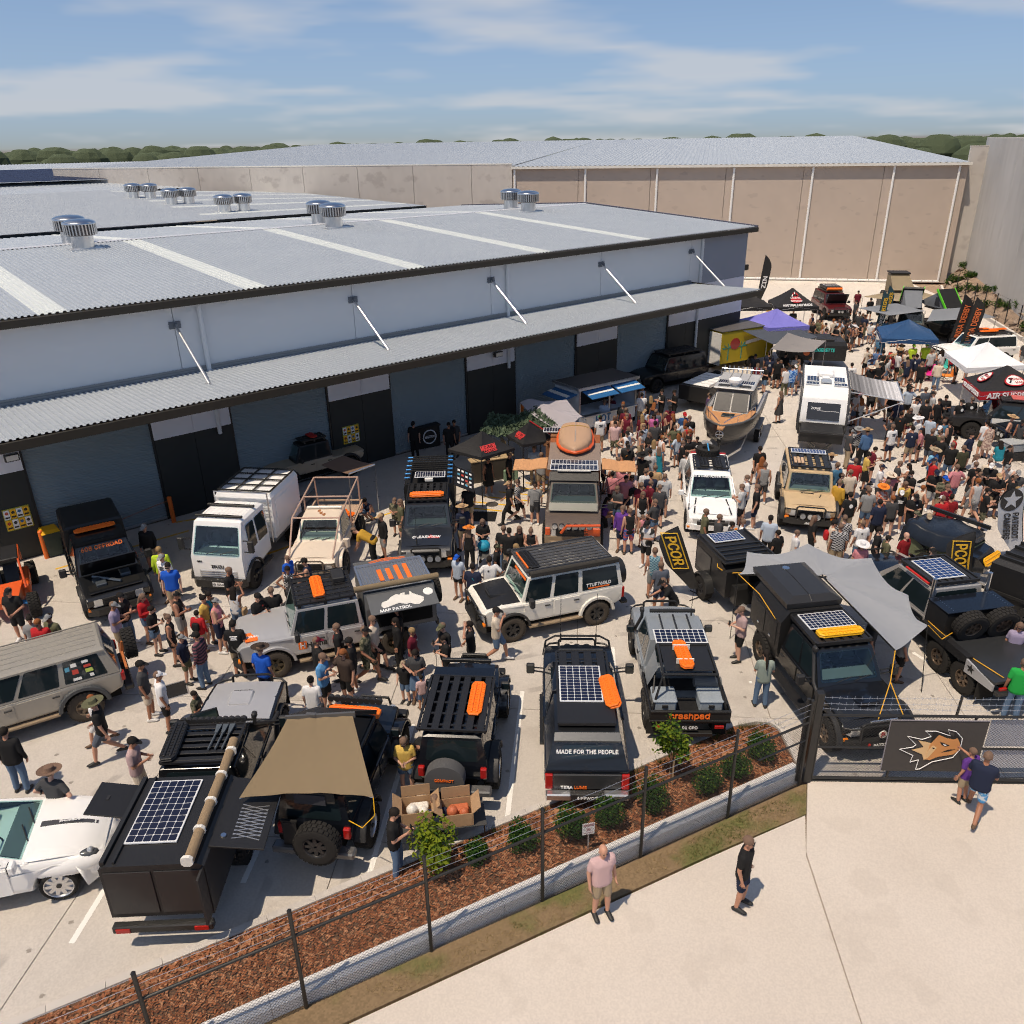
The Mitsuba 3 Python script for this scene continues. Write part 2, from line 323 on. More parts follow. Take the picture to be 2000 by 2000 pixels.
gr.add('frame',cat(box(-0.32,0.32,-0.36,-0.32,-0.02,0.012),box(-0.32,0.32,0.32,0.36,-0.02,0.012),box(-0.36,-0.32,-0.36,0.36,-0.02,0.012),box(0.32,0.36,-0.36,0.36,-0.02,0.012)),GALV)
gr.add('bars',cat([box(-0.32 + k * 0.064,-0.295 + k * 0.064,-0.32,0.32,-0.02,0.010) for k in range(11)],box(-0.32,0.32,-0.32,0.32,-0.02,0.002)),BLACKM)
single('manhole_cover',cyl((0,0,0),0.26,0.006,20),mat('iron',(0.06,0.055,0.05),0.6),'small round dark cover in the yard near the coffee stall','manhole cover',at=pose(-0.81,30.33,0,0))

# ---- the long warehouse
def ribbed(u0,u1,y0,z0,y1,z1,pitch=0.19,h=0.045,th=0.02):
    n = int((u1 - u0) / pitch); X = [u0]; Z = [0.0]
    for k in range(n):
        x = u0 + (k + 0.5) * (u1 - u0) / n; p = (u1 - u0) / n
        X += [x - 0.28 * p,x - 0.17 * p,x + 0.17 * p,x + 0.28 * p]; Z += [0,h,h,0]
    X.append(u1); Z.append(0.0); X = np.array(X); Z = np.array(Z)
    P = np.stack([np.column_stack([X,np.full(len(X),y),Z + z]) for y,z in ((y0,z0),(y1,z1))],1)
    V,F = sheet(P,0.004); return V,F
wh = Thing('warehouse','long grey warehouse with roller doors, a deep metal canopy and a ribbed roof','warehouse',WF)
EY,EZ,RY,RZ = 31.05,8.42,46.0,9.16
U0,U1 = -14.0,45.95
strips = [-8.9,-1.45,6.05,13.25,20.75,28.3,35.8]
def roofz(y): return EZ + (y - EY) / (RY - EY) * (RZ - EZ)
edges = [U0] + [v for s in strips for v in (s - 0.46,s + 0.46)] + [U1]
for k in range(len(edges) - 1):
    sk = k % 2 == 1
    wh.add('skylight' if sk else 'roof_sheet',ribbed(edges[k],edges[k + 1],EY - 0.06,EZ,RY,RZ),SKYL if sk else ROOF,label='pale translucent roof strip' if sk else None)
    wh.add('skylight' if sk else 'roof_sheet',ribbed(edges[k],edges[k + 1],RY,RZ,61.2,EZ - 0.02,0.38),SKYL if sk else ROOF)
wh.add('ridge_cap',prism([(RY - 0.28,RZ + 0.035),(RY,RZ + 0.07),(RY + 0.28,RZ + 0.035),(RY,RZ + 0.05)],U0,U1,plane='yz'),mat('ridge_metal',(0.58,0.60,0.64),0.4,0.3))
wh.add('gutter',box(U0,U1 + 0.15,EY - 0.24,EY + 0.0,8.13,8.40,0.02),GUTT)
wh.add('gutter_back',box(U0,U1,EY + 0.01,EY + 0.24,8.13,8.36),GUTT)
wh.add('barge_board',cat(beam((U1 + 0.05,EY - 0.2,8.40),(U1 + 0.05,RY,RZ + 0.02),0.10,0.22),beam((U1 + 0.05,RY,RZ + 0.02),(U1 + 0.05,61.3,8.40),0.10,0.22)),mat('barge',(0.09,0.09,0.12),0.4))
JU = [-12.6,-5.1,2.46,9.99,17.52,25.05,32.61,40.16,41.3,45.74]
for a,b in zip(JU[:-1],JU[1:]):
    wh.add('wall_panel',box(a + 0.012,b - 0.012,31.3,31.48,5.45,8.14,0.008),WALLG if a > 41 else WALLW)
wh.add('wall_core',box(U0,45.70,31.5,61.0,0.0,8.12),WALLG)
wh.add('end_wall',box(45.71,45.76,31.5,61.0,0.0,8.12),WALLG)
piers = [(-6.6,-3.5),(0.95,4.0),(8.46,11.5),(15.9,19.0),(23.45,26.5),(30.93,34.1),(38.55,45.74)]
for a,b in piers:
    m = [x for x in JU if a + 0.3 < x < b - 0.3 and abs(x - 41.3) > 0.1]
    for c,d in zip([a] + m,m + [b]):
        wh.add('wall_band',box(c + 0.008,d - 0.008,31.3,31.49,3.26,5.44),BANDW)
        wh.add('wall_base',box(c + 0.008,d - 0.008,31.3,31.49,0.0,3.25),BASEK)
for k,(a,b) in enumerate([(-3.5,0.95),(4.0,8.46),(11.5,15.9),(19.0,23.45),(26.5,30.93),(34.1,38.55)]):
    n = 46; z = np.linspace(0.05,4.7,n * 2 + 1); y = 31.41 + 0.032 * (np.arange(n * 2 + 1) % 2)
    P = np.stack([np.column_stack([np.full(len(z),u),y,z]) for u in (a + 0.05,b - 0.05)],1)
    dr_ = wh.add('roller_door',sheet(P,0.004),DOORM)
    wh.add('guide',box(a,a + 0.07,31.33,31.47,0,4.7),BLACKM,under=dr_)
    wh.add('guide',box(b - 0.07,b,31.33,31.47,0,4.7),BLACKM,under=dr_)
    wh.add('bottom_rail',box(a + 0.07,b - 0.07,31.38,31.43,0.0,0.09),GALV,under=dr_)
    wh.add('lintel',box(a,b,31.3,31.49,4.72,5.44),WALLG)
# canopy
CF,CB,CU0,CU1 = 26.40,31.28,2.2,40.3
ca_ = wh.add('canopy',ribbed(CU0,CU1,CF,5.78,CB - 0.12,5.56),ROOF)
wh.add('fascia',cat(box(CU0 - 0.05,CU1 + 0.05,CF - 0.12,CF - 0.02,5.47,5.76,0.01),box(CU1 + 0.0,CU1 + 0.06,CF - 0.02,CB,5.42,5.68),box(CU0 - 0.06,CU0,CF - 0.02,CB,5.42,5.68)),GUTT,under=ca_)
wh.add('soffit',box(CU0,CU1,CF - 0.01,CB,5.44,5.46),mat('soffit',(0.12,0.12,0.12),0.7),under=ca_)
wh.add('box_gutter',cat(box(CU0,CU1,CB - 0.10,CB - 0.06,5.46,5.70),box(CU0,CU1,CB - 0.05,CB - 0.01,5.50,5.78)),mat('flash_metal',(0.22,0.24,0.26),0.4,0.5),under=ca_)
for u in (10.0,17.52,25.05,32.61,40.16):
    st = wh.add('strut',bar((u,31.22,7.43),(u + 0.02,28.75,5.70),0.055,10),GALV)
    wh.add('plate',cat(box(u - 0.22,u + 0.22,31.24,31.29,7.30,7.56,0.01),box(u - 0.05,u + 0.05,31.05,31.24,7.36,7.50)),mat('plate_steel',(0.14,0.16,0.19),0.5,0.4),under=st)
    wh.add('foot',box(u - 0.12,u + 0.12,28.6,28.9,5.66,5.72),GALV,under=st)
for u in (10.96,26.03,41.12):
    wh.add('downpipe',cat(cyl((u,31.2,5.5),0.09,2.65,12),cyl((u,31.2,3.0 if u < 41 else 0.1),0.08,2.4 if u < 41 else 5.2,12)),WALLW)
for u,w in ((3.72,0.45),(25.25,0.5)):
    fl = wh.add('floodlight',box(u - w / 2,u + w / 2,31.0,31.2,3.72,3.98,0.02),BLACKM)
    wh.add('lens',box(u - w / 2 + 0.04,u + w / 2 - 0.04,30.975,31.01,3.76,3.94),OFFW,under=fl)
eca = wh.add('end_canopy',ribbed(45.8,48.4,33.0,5.75,47.0,5.55,0.3),ROOF)
wh.add('end_fascia',cat(box(45.8,48.5,32.9,33.0,5.40,5.74),box(48.42,48.5,33.0,47.0,5.40,5.66)),GUTT,under=eca)
def turbine(u,y,z,tag,grp='roof ventilators in pairs'):
    t = Thing('roof_ventilator',tag,'roof ventilator',mul4(WF,pose(u,y,z,90)),grp)
    t.add('neck',None,STEEL,d=VENT[0])
    t.add('vane_head',None,mat('vane_dark',(0.16,0.14,0.13),0.35,0.9),d=VENT[1]); t.add('vanes',None,STEEL,d=VENT[2]); t.add('dome',None,STEEL,d=VENT[3]); t.add('flashing',None,GALV,d=VENT[4])
vn = []
for k in range(30):
    b = k * 2 * math.pi / 30; c,s = math.cos(b),math.sin(b)
    vn.append(xf(box(0.60,0.73,-0.008,0.055,0.64,1.12),np.array([[c,-s,0,0],[s,c,0,0],[0,0,1,0]])))
VENT = [plyd(lathe([(0.50,-0.1),(0.50,0.62),(0,0.62)],24),40),plyd(lathe([(0,0.60),(0.61,0.60),(0.63,0.9),(0.60,1.12)],24),40),plyd(cat(*vn)),
        plyd(lathe([(0.74,1.10),(0.75,1.14),(0.70,1.22),(0.5,1.30),(0.2,1.34),(0,1.345)],28),50),plyd(box(-0.75,0.75,-0.75,0.75,-0.12,0.02),False)]
for u,y,t in ((10.7,46.4,'rear steel ventilator of the pair nearest on the left of the roof'),(10.62,44.3,'front steel ventilator of the pair nearest on the left of the roof'),(24.43,46.6,'rear steel ventilator of the middle pair on the ridge'),
                (24.15,44.45,'front steel ventilator of the middle pair on the ridge'),(39.4,46.7,'rear steel ventilator of the pair at the right end of the ridge'),(38.98,44.4,'front steel ventilator of the pair at the right end of the ridge')):
    turbine(u,y,roofz(min(y,92 - y)) + 0.02,t)
# second roof behind, its ridge running away
rw = Thing('rear_warehouse','second warehouse behind, low pale roof with bright strips and six small ventilators','warehouse',WF)
R0,R1 = (24.2,62.0,8.60),(26.7,97.0,9.48)
def slope(e0,e1,nm,side):
    A,B = np.array(R0),np.array(R1); C,D = np.array(e0),np.array(e1); n = 150; t = np.linspace(0,1,n * 4 + 1); h = np.array([0,0,0.035,0.035])[np.arange(n * 4 + 1) % 4]
    cuts = [0,1.0] if side < 0 else [0,0.10,0.135,0.31,0.345,0.52,0.555,0.73,0.765,0.93,0.965,1.0]
    for i in range(len(cuts) - 1):
        k = (t >= cuts[i] - 1e-9) & (t <= cuts[i + 1] + 1e-9); tt = np.unique(np.concatenate([[cuts[i]],t[k],[cuts[i + 1]]])); hh = np.interp(tt,t,h)
        P = np.stack([A + (B - A) * tt[:,None] + np.array([0,0,1]) * hh[:,None],C + (D - C) * tt[:,None] + np.array([0,0,1]) * hh[:,None]],1)
        rw.add('skylight' if i % 2 else 'roof_sheet',sheet(P,0.004),SKYL if i % 2 else ROOF)
slope((42.9,62.4,8.52),(46.2,94.5,8.52),'right',1); slope((-12.0,62.0,8.52),(-12.0,97.5,9.44),'left',-1)
rw.add('gable_wall',box(-12,42.8,62.1,62.3,0.2,8.5),BASEK)
rw.add('gable_trim',cat(beam((24.2,61.95,8.52),(42.9,62.3,8.46),0.12,0.16)),GUTT)
rw.add('side_wall',(np.array([[42.8,62.5,0],[46.1,94.5,0],[46.1,94.5,8.48],[42.8,62.5,8.48]],float),tri([[0,1,2,3]])),WALLG)
for (u,y),t in zip([un_ for un_ in ((25.73,85.33),(26.92,84.33),(26.17,76.72),(27.67,76.7),(26.97,67.24),(28.62,67.37))],
                     ('left of the far pair','right of the far pair','left of the second pair','right of the second pair','left of the third pair','right of the third pair')):
    turbine(u,y,8.60 + (y - 62) * 0.0252 - 0.04,'small steel ventilator on the rear roof, ' + t,'ventilators on the rear roof')
fw = Thing('far_warehouse','far warehouse with dark solar panels on its grey roof','warehouse',WF)
fw.add('roof_sheet',ribbed(-20,45.0,101.5,9.2,140,11.6,0.4),ROOF)
fw.add('eave_fascia',box(-20,45.1,101.3,101.5,8.85,9.2),GUTT)
fw.add('front_wall',box(-20,44.8,102.2,102.6,0,9.0),WALLG)
fw.add('end_wall',prism([(102.2,0),(139,0),(139,11.4),(102.2,9.1)],44.6,44.9,plane='yz'),WALLG)
sp = fw.add('solar_array',box(-20,39.5,110.0,125.8,10.15,10.2),SOLARW,at=np.array([[1,0,0,0],[0,1,0,0],[0,0.0623,1,-6.85],[0,0,0,1.0]]))
for i in range(34):
    for j in range(6):
        x = -20 + i * 1.75; y = 110.1 + j * 2.6
        if x > 2: fw.add('panel',box(x + 0.03,x + 1.72,y,y + 2.54,10.2,10.235),mat('solar_far',(0.018,0.026,0.06),0.55,spec=0.2),under=sp,at=np.array([[1,0,0,0],[0,1,0,0],[0,0.0623,1,-6.85],[0,0,0,1.0]]))

# ---- tilt-up concrete buildings at the back
BF = pose(24.75,87.4,0,103.06)
cb = Thing('concrete_building','tall tan concrete panel building with white downpipes closing the yard','building',BF)
JB = [-24.75,-17.76,-10.32,-2.87,4.55,11.93,19.33]
for a,b in zip(JB[:-1],JB[1:]): cb.add('wall_panel',box(a + 0.02,b - 0.02,0,0.22,0,10.9,0.012),TAN)
cb.add('wall_core',box(-24.7,19.3,0.24,60,0,10.8),TAN)
for s in (-24.5,-17.0,-9.66,-2.1,5.4,12.8,18.55): cb.add('downpipe',cyl((s,-0.13,0.1),0.11,10.7,10),WHITE)
cb.add('ground_pipe',cat(bar((-24,-0.14,0.16),(18.6,-0.14,0.16),0.12,10)),WHITE)
for k in range(40): cb.add('pipe_clip',box(-21 + k,-20.94 + k,-0.26,0.0,0.02,0.30),GALV)
cb.add('eave_gutter',box(-24.8,19.5,-0.45,-0.02,10.86,11.1),OFFW)
cb.add('roof_sheet',ribbed(-24.8,19.5,-0.3,11.1,75,13.6,0.5),ROOF)
pb = Thing('pale_building','paler weathered concrete panel wall rising behind the metal roofs','building',BF)
JP = [-24.78,-29.25,-35.8,-42.2,-48.7,-55.2,-61.7,-68.2,-74.7,-81]
for b,a in zip(JP[:-1],JP[1:]): pb.add('wall_panel',box(a + 0.02,b - 0.02,-0.05,0.2,0,11.3,0.012),PALE)
pb.add('wall_core',box(-81,-24.8,0.22,60,0,11.2),PALE)
pb.add('parapet',box(-81,-24.8,-0.08,0.3,11.3,11.42),OFFW)
pb.add('roof_sheet',ribbed(-81,-24.8,0.3,11.2,75,13.6,0.6),ROOF)
lb = Thing('return_wall','light grey concrete wall set back above the planted bank','wall',BF)
for a,b in ((19.4,23.2),(23.2,27.0),(27.0,31.0)): lb.add('wall_panel',box(a + 0.02,b - 0.02,0.9,1.2,0.9,12.4,0.012),PALE)
lb.add('cap',box(19.4,31,0.88,1.25,12.4,12.5),PALE)
gw = Thing('grey_wall','tall grey stained concrete wall in half shade at the right edge','wall',pose(45.6,84.2,0,197.3))
for k in range(8): gw.add('wall_panel',box(k * 6.5 - 1.0 + 0.02,k * 6.5 + 5.5 - 0.02,0.0,0.3,0.6,13.2,0.012),GREYW)
gw.add('wall_core',box(-1,51,0.32,20,0,13.1),GREYW)


# ---- vehicle kit: local +x forward, +y left, z up, origin on the ground between the axles
PAINT = {}
def paint(name,rgb,rough=0.25,coat=0.8,metal=0.0): return mat('paint_' + name,rgb,rough,metal,coat=coat)
KBLACK = paint('black',(0.008,0.009,0.011),0.12); KMATT = mat('paint_matt_black',(0.014,0.014,0.015),0.45); KBLUE = paint('blue_black',(0.006,0.008,0.013),0.1)
KWHITE = paint('white',(0.78,0.78,0.77)); KSILV = paint('silver',(0.46,0.46,0.47),0.3,0.6,0.35); KGREY = paint('slate_grey',(0.20,0.225,0.25),0.3); KBEIGE = paint('beige_silver',(0.34,0.32,0.28),0.35,0.5,0.3)
KTAN = paint('desert_tan',(0.50,0.37,0.22),0.4,0.3); KCREAM = paint('dusty_cream',(0.62,0.53,0.43),0.5,0.2); KORNG = paint('bright_orange',(0.62,0.09,0.015),0.35,0.5)
DUST = mat('road_dust',(0.24,0.18,0.12),0.8); BRONZE = mat('bronze_rim',(0.16,0.12,0.09),0.35,0.7); RIMK = mat('black_rim',(0.02,0.02,0.022),0.35); ALU = mat('aluminium',(0.66,0.67,0.69),0.3,0.9)
CHEQ = mat('grey_alloy_deck',(0.30,0.31,0.32),0.4,0.6); PLATEW = mat('plate_white',(0.72,0.72,0.72),0.5); TEXTW = mat('lettering_white',(0.78,0.78,0.78),0.6); TEXTO = mat('lettering_orange',(0.82,0.16,0.02),0.6)
UNDER = mat('underbody',(0.012,0.012,0.012),0.9,spec=0.1); CANV = mat('canvas_brown',(0.21,0.16,0.10),0.9,spec=0.1); CANVD = mat('canvas_dark',(0.045,0.042,0.038),0.9,spec=0.1); CANVG = mat('canvas_grey',(0.17,0.185,0.21),0.8,spec=0.2)
WHE = {}
scene['mat_clear_windscreen'] = {'type': 'thindielectric','int_ior': 1.5,'specular_transmittance': {'type': 'rgb','value': [0.62,0.80,0.78]}}; CLEARG = 'mat_clear_windscreen'
LINING,SEATM = mat('cab_lining',(0.035,0.037,0.04),0.9),mat('seat_grey',(0.05,0.055,0.06),0.9); DASHM = [mat('dash_dark',(0.05,0.055,0.06),0.7),mat('dash_mat_grey',(0.13,0.14,0.15),0.9),mat('dash_sunshade',(0.26,0.29,0.29),0.7)]
def wheel_meshes(R,w,rr,lug=True,spokes=6):
    k = (R,w,rr,lug,spokes)
    if k in WHE: return WHE[k]
    h = w / 2; r0 = rr + 0.01
    t = lathe([(r0,-h * 0.9),(r0 + 0.03,-h),(R - 0.07,-h * 1.02),(R - 0.025,-h * 0.86),(R - 0.018,0),(R - 0.025,h * 0.86),(R - 0.07,h * 1.02),(r0 + 0.03,h),(r0,h * 0.9),(r0,-h * 0.9)],26,'y')
    if lug:
        L = []
        for q in range(26):
            b = q * 2 * math.pi / 26
            for i,yy in enumerate((-h * 0.62,0.0,h * 0.62)):
                bb = b + (0.5 if i == 1 else 0) * 2 * math.pi / 26; c,s = math.cos(bb),math.sin(bb)
                L.append(xf(box(R - 0.03,R,yy - h * 0.27,yy + h * 0.27,-R * 0.085,R * 0.085),np.array([[c,0,-s,0],[0,1,0,0],[s,0,c,0]])))
        t = cat(t,*L)
    parts = [lathe([(rr + 0.012,-h * 0.9),(rr,-h * 0.7),(rr * 0.9,-h * 0.5),(rr * 0.9,h * 0.4),(rr,h * 0.86),(rr + 0.014,h * 0.92),(rr + 0.014,h * 0.8)],24,'y'),lathe([(0,h * 0.35),(rr * 0.92,h * 0.35)],24,'y')]
    for q in range(spokes):
        b = q * 2 * math.pi / spokes; c,s = math.cos(b),math.sin(b)
        parts.append(xf(hull([[0.03,y * (0.75 if x > 0.1 else 0.9),z] for x,z0 in ((0.03,0.05),(rr * 0.95,0.032)) for z in (-z0,z0) for y in (h * 0.36,h * 0.8)] + [[rr * 0.95,y,z] for z in (-0.032,0.032) for y in (h * 0.36,h * 0.72)]),np.array([[c,0,-s,0],[0,1,0,0],[s,0,c,0]])))
    hubc = cat(cyl((0,h * 0.36,0),0.06,-h * 0.5,12,'y'),cyl((0,h * 0.84,0),0.05,-h * 0.1,12,'y'))
    WHE[k] = (plyd(t,35),plyd(cat(*parts),35),plyd(hubc,35)); return WHE[k]
class Car(Thing):
    def wheels(s,xs,W,R=0.40,w=0.28,rr=0.215,rim=None,y=None,dusty=False,lug=True,spokes=6,z=None):
        T_,Rm,Hb = wheel_meshes(R,w,rr,lug,spokes); y = W / 2 - w / 2 if y is None else y
        for x in xs:
            for sg in (1,-1):
                M = np.eye(4); M[:3,3] = [x,sg * y,R if z is None else z]
                if sg < 0: M[0,0] = M[1,1] = -1
                k = s.add('wheel',None,mat('tyre_dusty',(0.07,0.06,0.05),0.9,spec=0.1) if dusty else RUBBER,at=M,d=T_)
                s.add('rim',None,rim or RIMK,under=k,at=M,d=Rm); s.add('hub',None,BLACKM,under=k,at=M,d=Hb)
    def shell(s,W,xf,xr,ws0,hood,belt,ax,R,m,sill=0.48,hf=None,bed=None,bedx=None,nose=0.04,tail=0.02,c=0.06,arch=0.10,front=None,name='body',low=0.0):
        hf = hf or hood - 0.08; ra = R + arch; P = [(xr + 0.05,sill + 0.14)]
        for a in ax[::-1] if ax[0] > ax[-1] else ax:
            b = math.degrees(math.asin(max(-0.9,min(0.9,(sill - R) / ra)))); P += arc(a,R,ra,180 - b,b,11)
        P += [(xf - 0.10,sill + 0.06),(xf,sill + 0.22),(xf,hf - 0.12),(xf - 0.12,hf),((ws0 + xf) / 2,(hf + hood) / 2 + 0.035),(ws0,hood)]
        if bed: P += [(ws0 - 0.05,belt),(bedx + 0.02,belt),(bedx,bed),(xr,bed)]
        else: P += [(ws0 - 0.05,belt),(xr,belt)]
        P += [(xr,sill + 0.3)]
        V,F = prism(P,-W / 2,W / 2,c); V = V.copy()
        V[:,1] *= 1 - nose * np.clip((V[:,0] - ws0) / (xf - ws0),0,1) ** 1.3 - tail * np.clip((xr + 0.8 - V[:,0]) / 0.8,0,1)
        s.W,s.xf,s.xr,s.ws0,s.hood,s.belt,s.sill,s.hf,s.R = W,xf,xr,ws0,hood,belt,sill,hf,R
        s.body = s.add(name,(V,F),m,40)
        s.add('underbody',box(xr + 0.12,xf - 0.14,-W / 2 + 0.30,W / 2 - 0.30,0.28,min(belt - 0.12,hf - 0.14) if not bed else bed - 0.1),UNDER)
        s.add('axles',cat([bar((a,-W / 2 + 0.2,R),(a,W / 2 - 0.2,R),0.06) for a in ax]),UNDER)
    def house(s,ws1,rw1,rw0,roof,m,tumb=0.15,base_in=0.04,name='cabin',crown=0.05,ws0=None,wbase=None):
        yb,yt = s.W / 2 - base_in,s.W / 2 - tumb; a = s.ws0 if ws0 is None else ws0; b = s.belt; hz = wbase or s.hood; rz = roof - crown
        yf = yb - 0.04
        pts = [(a,-yf,hz),(a,yf,hz),(rw0,yb,b),(rw0,-yb,b),(ws1,yt - 0.03,rz),(ws1,-yt + 0.03,rz),(rw1,yt,rz),(rw1,-yt,rz),(a - 0.2,yb,b),(a - 0.2,-yb,b)]
        dx = 0.10 if ws1 - rw1 > 0.5 else 0.04
        pts += [(ws1 - dx,y,roof - 0.01) for y in (-yt + 0.16,yt - 0.16)] + [(rw1 + dx * 0.6,y,roof - 0.01) for y in (-yt + 0.14,yt - 0.14)] + [((ws1 + rw1) / 2,y,roof) for y in (-yt + 0.3,yt - 0.3)]
        s.roof = roof; s.yt = yt; s.ws1,s.rw1,s.rw0 = ws1,rw1,rw0
        s.qf = [(a,-yf,hz),(a,yf,hz),(ws1,yt - 0.03,rz),(ws1,-yt + 0.03,rz)]
        s.qr = [(rw0,yb,b),(rw0,-yb,b),(rw1,-yt,rz),(rw1,yt,rz)]
        s.ql = [(a - 0.02,yb,b),(rw0,yb,b),(rw1,yt,rz),(ws1,yt,rz)]
        s.qR = [(rw0,-yb,b),(a - 0.02,-yb,b),(ws1,-yt,rz),(rw1,-yt,rz)]
        s.cab = (pts,s.add(name,hull(pts),m,22),m); return s.cab[1]
    def glaze(s,sides=(),front=True,rear=True,t0=0.08,t1=0.93,g=None,fr=(0.05,0.95,0.10,0.94),rrq=(0.1,0.9,0.15,0.9),wip=True):
        g = g or GLASSD; A,B = s.ql[0][0],s.ql[1][0]
        def asp(q): return np.linalg.norm(np.subtract(q[1],q[0])) / max(np.linalg.norm(np.subtract(q[3],q[0])),0.1)
        if front:
            k = s.add('windscreen',onquad(s.qf,rrect(*fr,0.07,asp(s.qf)),0.010,-0.006),CLEARG); P = [bil(s.qf,a,b) for a,b in ((fr[0] + 0.02,fr[2] + 0.03),(fr[1] - 0.02,fr[2] + 0.03),(fr[1] - 0.02,fr[3] - 0.03),(fr[0] + 0.02,fr[3] - 0.03))]; o = np.array([0.06,0,0.02])
            I = [P[0] - [0.95,0,0],P[1] - [0.95,0,0],P[2] - [0.55,0,0.02],P[3] - [0.55,0,0.02]]
            if hasattr(s,'cab'):
                c = m3.Manifold.hull_points(np.asarray(s.cab[0],np.float32)) - m3.Manifold.hull_points(np.asarray([p + o for p in P] + I,np.float32)); put(s.cab[1],man(c),s.cab[2],22,s.at)
                q = [np.asarray(p) * [1,0.992,1] + [0.004,0,0.006] for p in P + I]; s.add('cab_lining',(np.array(q),tri([[0,4,5,1],[1,5,6,2],[2,6,7,3],[3,7,4,0],[4,7,6,5]])),LINING,under=k)
                z = P[0][2] + 0.012; x,y = P[0][0],abs(P[0][1]) * 0.95; s.add('dashboard',hull([(x - 0.02,-y,z),(x - 0.02,y,z),(x - 0.42,-y,z + 0.05),(x - 0.42,y,z + 0.05),(x - 0.46,-y,z - 0.0),(x - 0.46,y,z)]),DASHM[len(used) % 3],under=k)
                s.add('steering_wheel',tube([(x - 0.52 - 0.05 * math.sin(a),-0.36 + 0.18 * math.cos(a),z + 0.05 + 0.16 * math.sin(a)) for a in np.linspace(0,6.28,13)[:-1]],0.018,5,True),BLACKP,under=k)
                for y in (-0.36,0.36): s.add('seat',hull([(x - 0.80 + a,y + b,z + c_) for a,b,c_ in ((0,-0.2,-0.02),(0,0.2,-0.02),(-0.08,-0.2,0.24),(-0.08,0.2,0.24),(-0.08,-0.1,0.36),(-0.08,0.1,0.36),(0.05,-0.18,0.1),(0.05,0.18,0.1))]),SEATM,under=k)
            if wip:
                n_ = np.cross(np.subtract(s.qf[1],s.qf[0]),np.subtract(s.qf[3],s.qf[0])); n_ /= np.linalg.norm(n_)
                for u,v in (((0.30,0.08),(0.55,0.20)),((0.58,0.08),(0.84,0.20))): s.add('wiper',bar(bil(s.qf,*u) + n_ * 0.03,bil(s.qf,*v) + n_ * 0.02,0.012,4),BLACKP,under=k)
        if rear: s.add('rear_window',onquad(s.qr,rrect(*rrq,0.08,asp(s.qr)),0.008),g)
        for x0,x1 in sides:
            s0,s1 = (A - x0) / (A - B),(A - x1) / (A - B)
            s.add('side_window',onquad(s.ql,rrect(s0,s1,t0,t1,0.035,asp(s.ql)),0.007),g)
            s.add('side_window',onquad(s.qR,rrect(1 - s1,1 - s0,t0,t1,0.035,asp(s.qR)),0.007),g)
    def doors(s,xs,m,z0=None,z1=None,y=None,sides=(1,-1)):
        z0 = z0 or s.sill + 0.08; z1 = z1 or s.belt - 0.05; y = y or s.W / 2
        for x0,x1 in xs:
            for sg in sides:
                q = [(x0,y,z0),(x1,y,z0),(x1,y,z1),(x0,y,z1)] if sg > 0 else [(x1,-y,z0),(x0,-y,z0),(x0,-y,z1),(x1,-y,z1)]
                k = s.add('door',onquad(q,rrect(0.01,0.99,0.01,0.99,0.05,1.3),0.014),m,30)
                s.add('handle',cbox(x1 + 0.14,sg * (y + 0.025),z1 - 0.12,0.17,0.03,0.035,0.006),BLACKP,under=k)
    def flares(s,ax,m,w=0.06,t=0.05,R=None):
        R = (R or s.R) + 0.10
        for a in ax:
            for sg in (1,-1):
                P = arc(a,s.R,R + t,175,5,12) + arc(a,s.R,R - 0.01,5,175,12)
                y0,y1 = sorted((sg * (s.W / 2 - 0.06),sg * (s.W / 2 + w))); s.add('fender_flare',prism(P,y0,y1,0.012,1),m,30)
    def face(s,grille=BLACKP,bumper=BLACKM,lamp='box',bar_=True,spots=0,plate=None,gw=0.5,bz=(0.42,0.66),reach=0.16,hoops=True):
        W,x = s.W * 0.95,s.xf; z1 = s.hf - 0.12; z0 = z1 - 0.26
        gk = s.add('grille',box(x - 0.06,x + 0.02,-W * gw / 2,W * gw / 2,z0,z1,0.01),grille)
        s.add('slats',cat([box(x + 0.015,x + 0.035,-W * gw / 2 + 0.03,W * gw / 2 - 0.03,z0 + 0.03 + k * 0.06,z0 + 0.05 + k * 0.06) for k in range(4)]),BLACKM,under=gk,kind='stuff')
        for sg in (1,-1):
            if lamp == 'round': s.add('headlight',cyl((x - 0.05,sg * W * 0.36,(z0 + z1) / 2),0.10,0.09,16,'x'),LENSC,30)
            else: s.add('headlight',hull([(x + 0.02,sg * W * (gw / 2 + 0.01),z0 + 0.03),(x + 0.02,sg * W * (gw / 2 + 0.01),z1),(x - 0.12,sg * W * 0.485,z1 + 0.01),(x - 0.12,sg * W * 0.485,z0 + 0.08),(x + 0.012,sg * W * 0.38,z0 + 0.02),(x + 0.012,sg * W * 0.38,z1)]),LENSC)
            s.add('indicator',cbox(x - 0.04,sg * W * 0.455,z0 - 0.06,0.12,0.16,0.07,0.01),LENSO)
        b = s.add('bumper',hull([(x + reach,y * 0.7,z) for y in (-W / 2,W / 2) for z in (bz[0] + 0.04,bz[1])] + [(x - 0.05,y,z) for y in (-W / 2 - 0.03,W / 2 + 0.03) for z in (bz[0],bz[1])]),bumper,20)
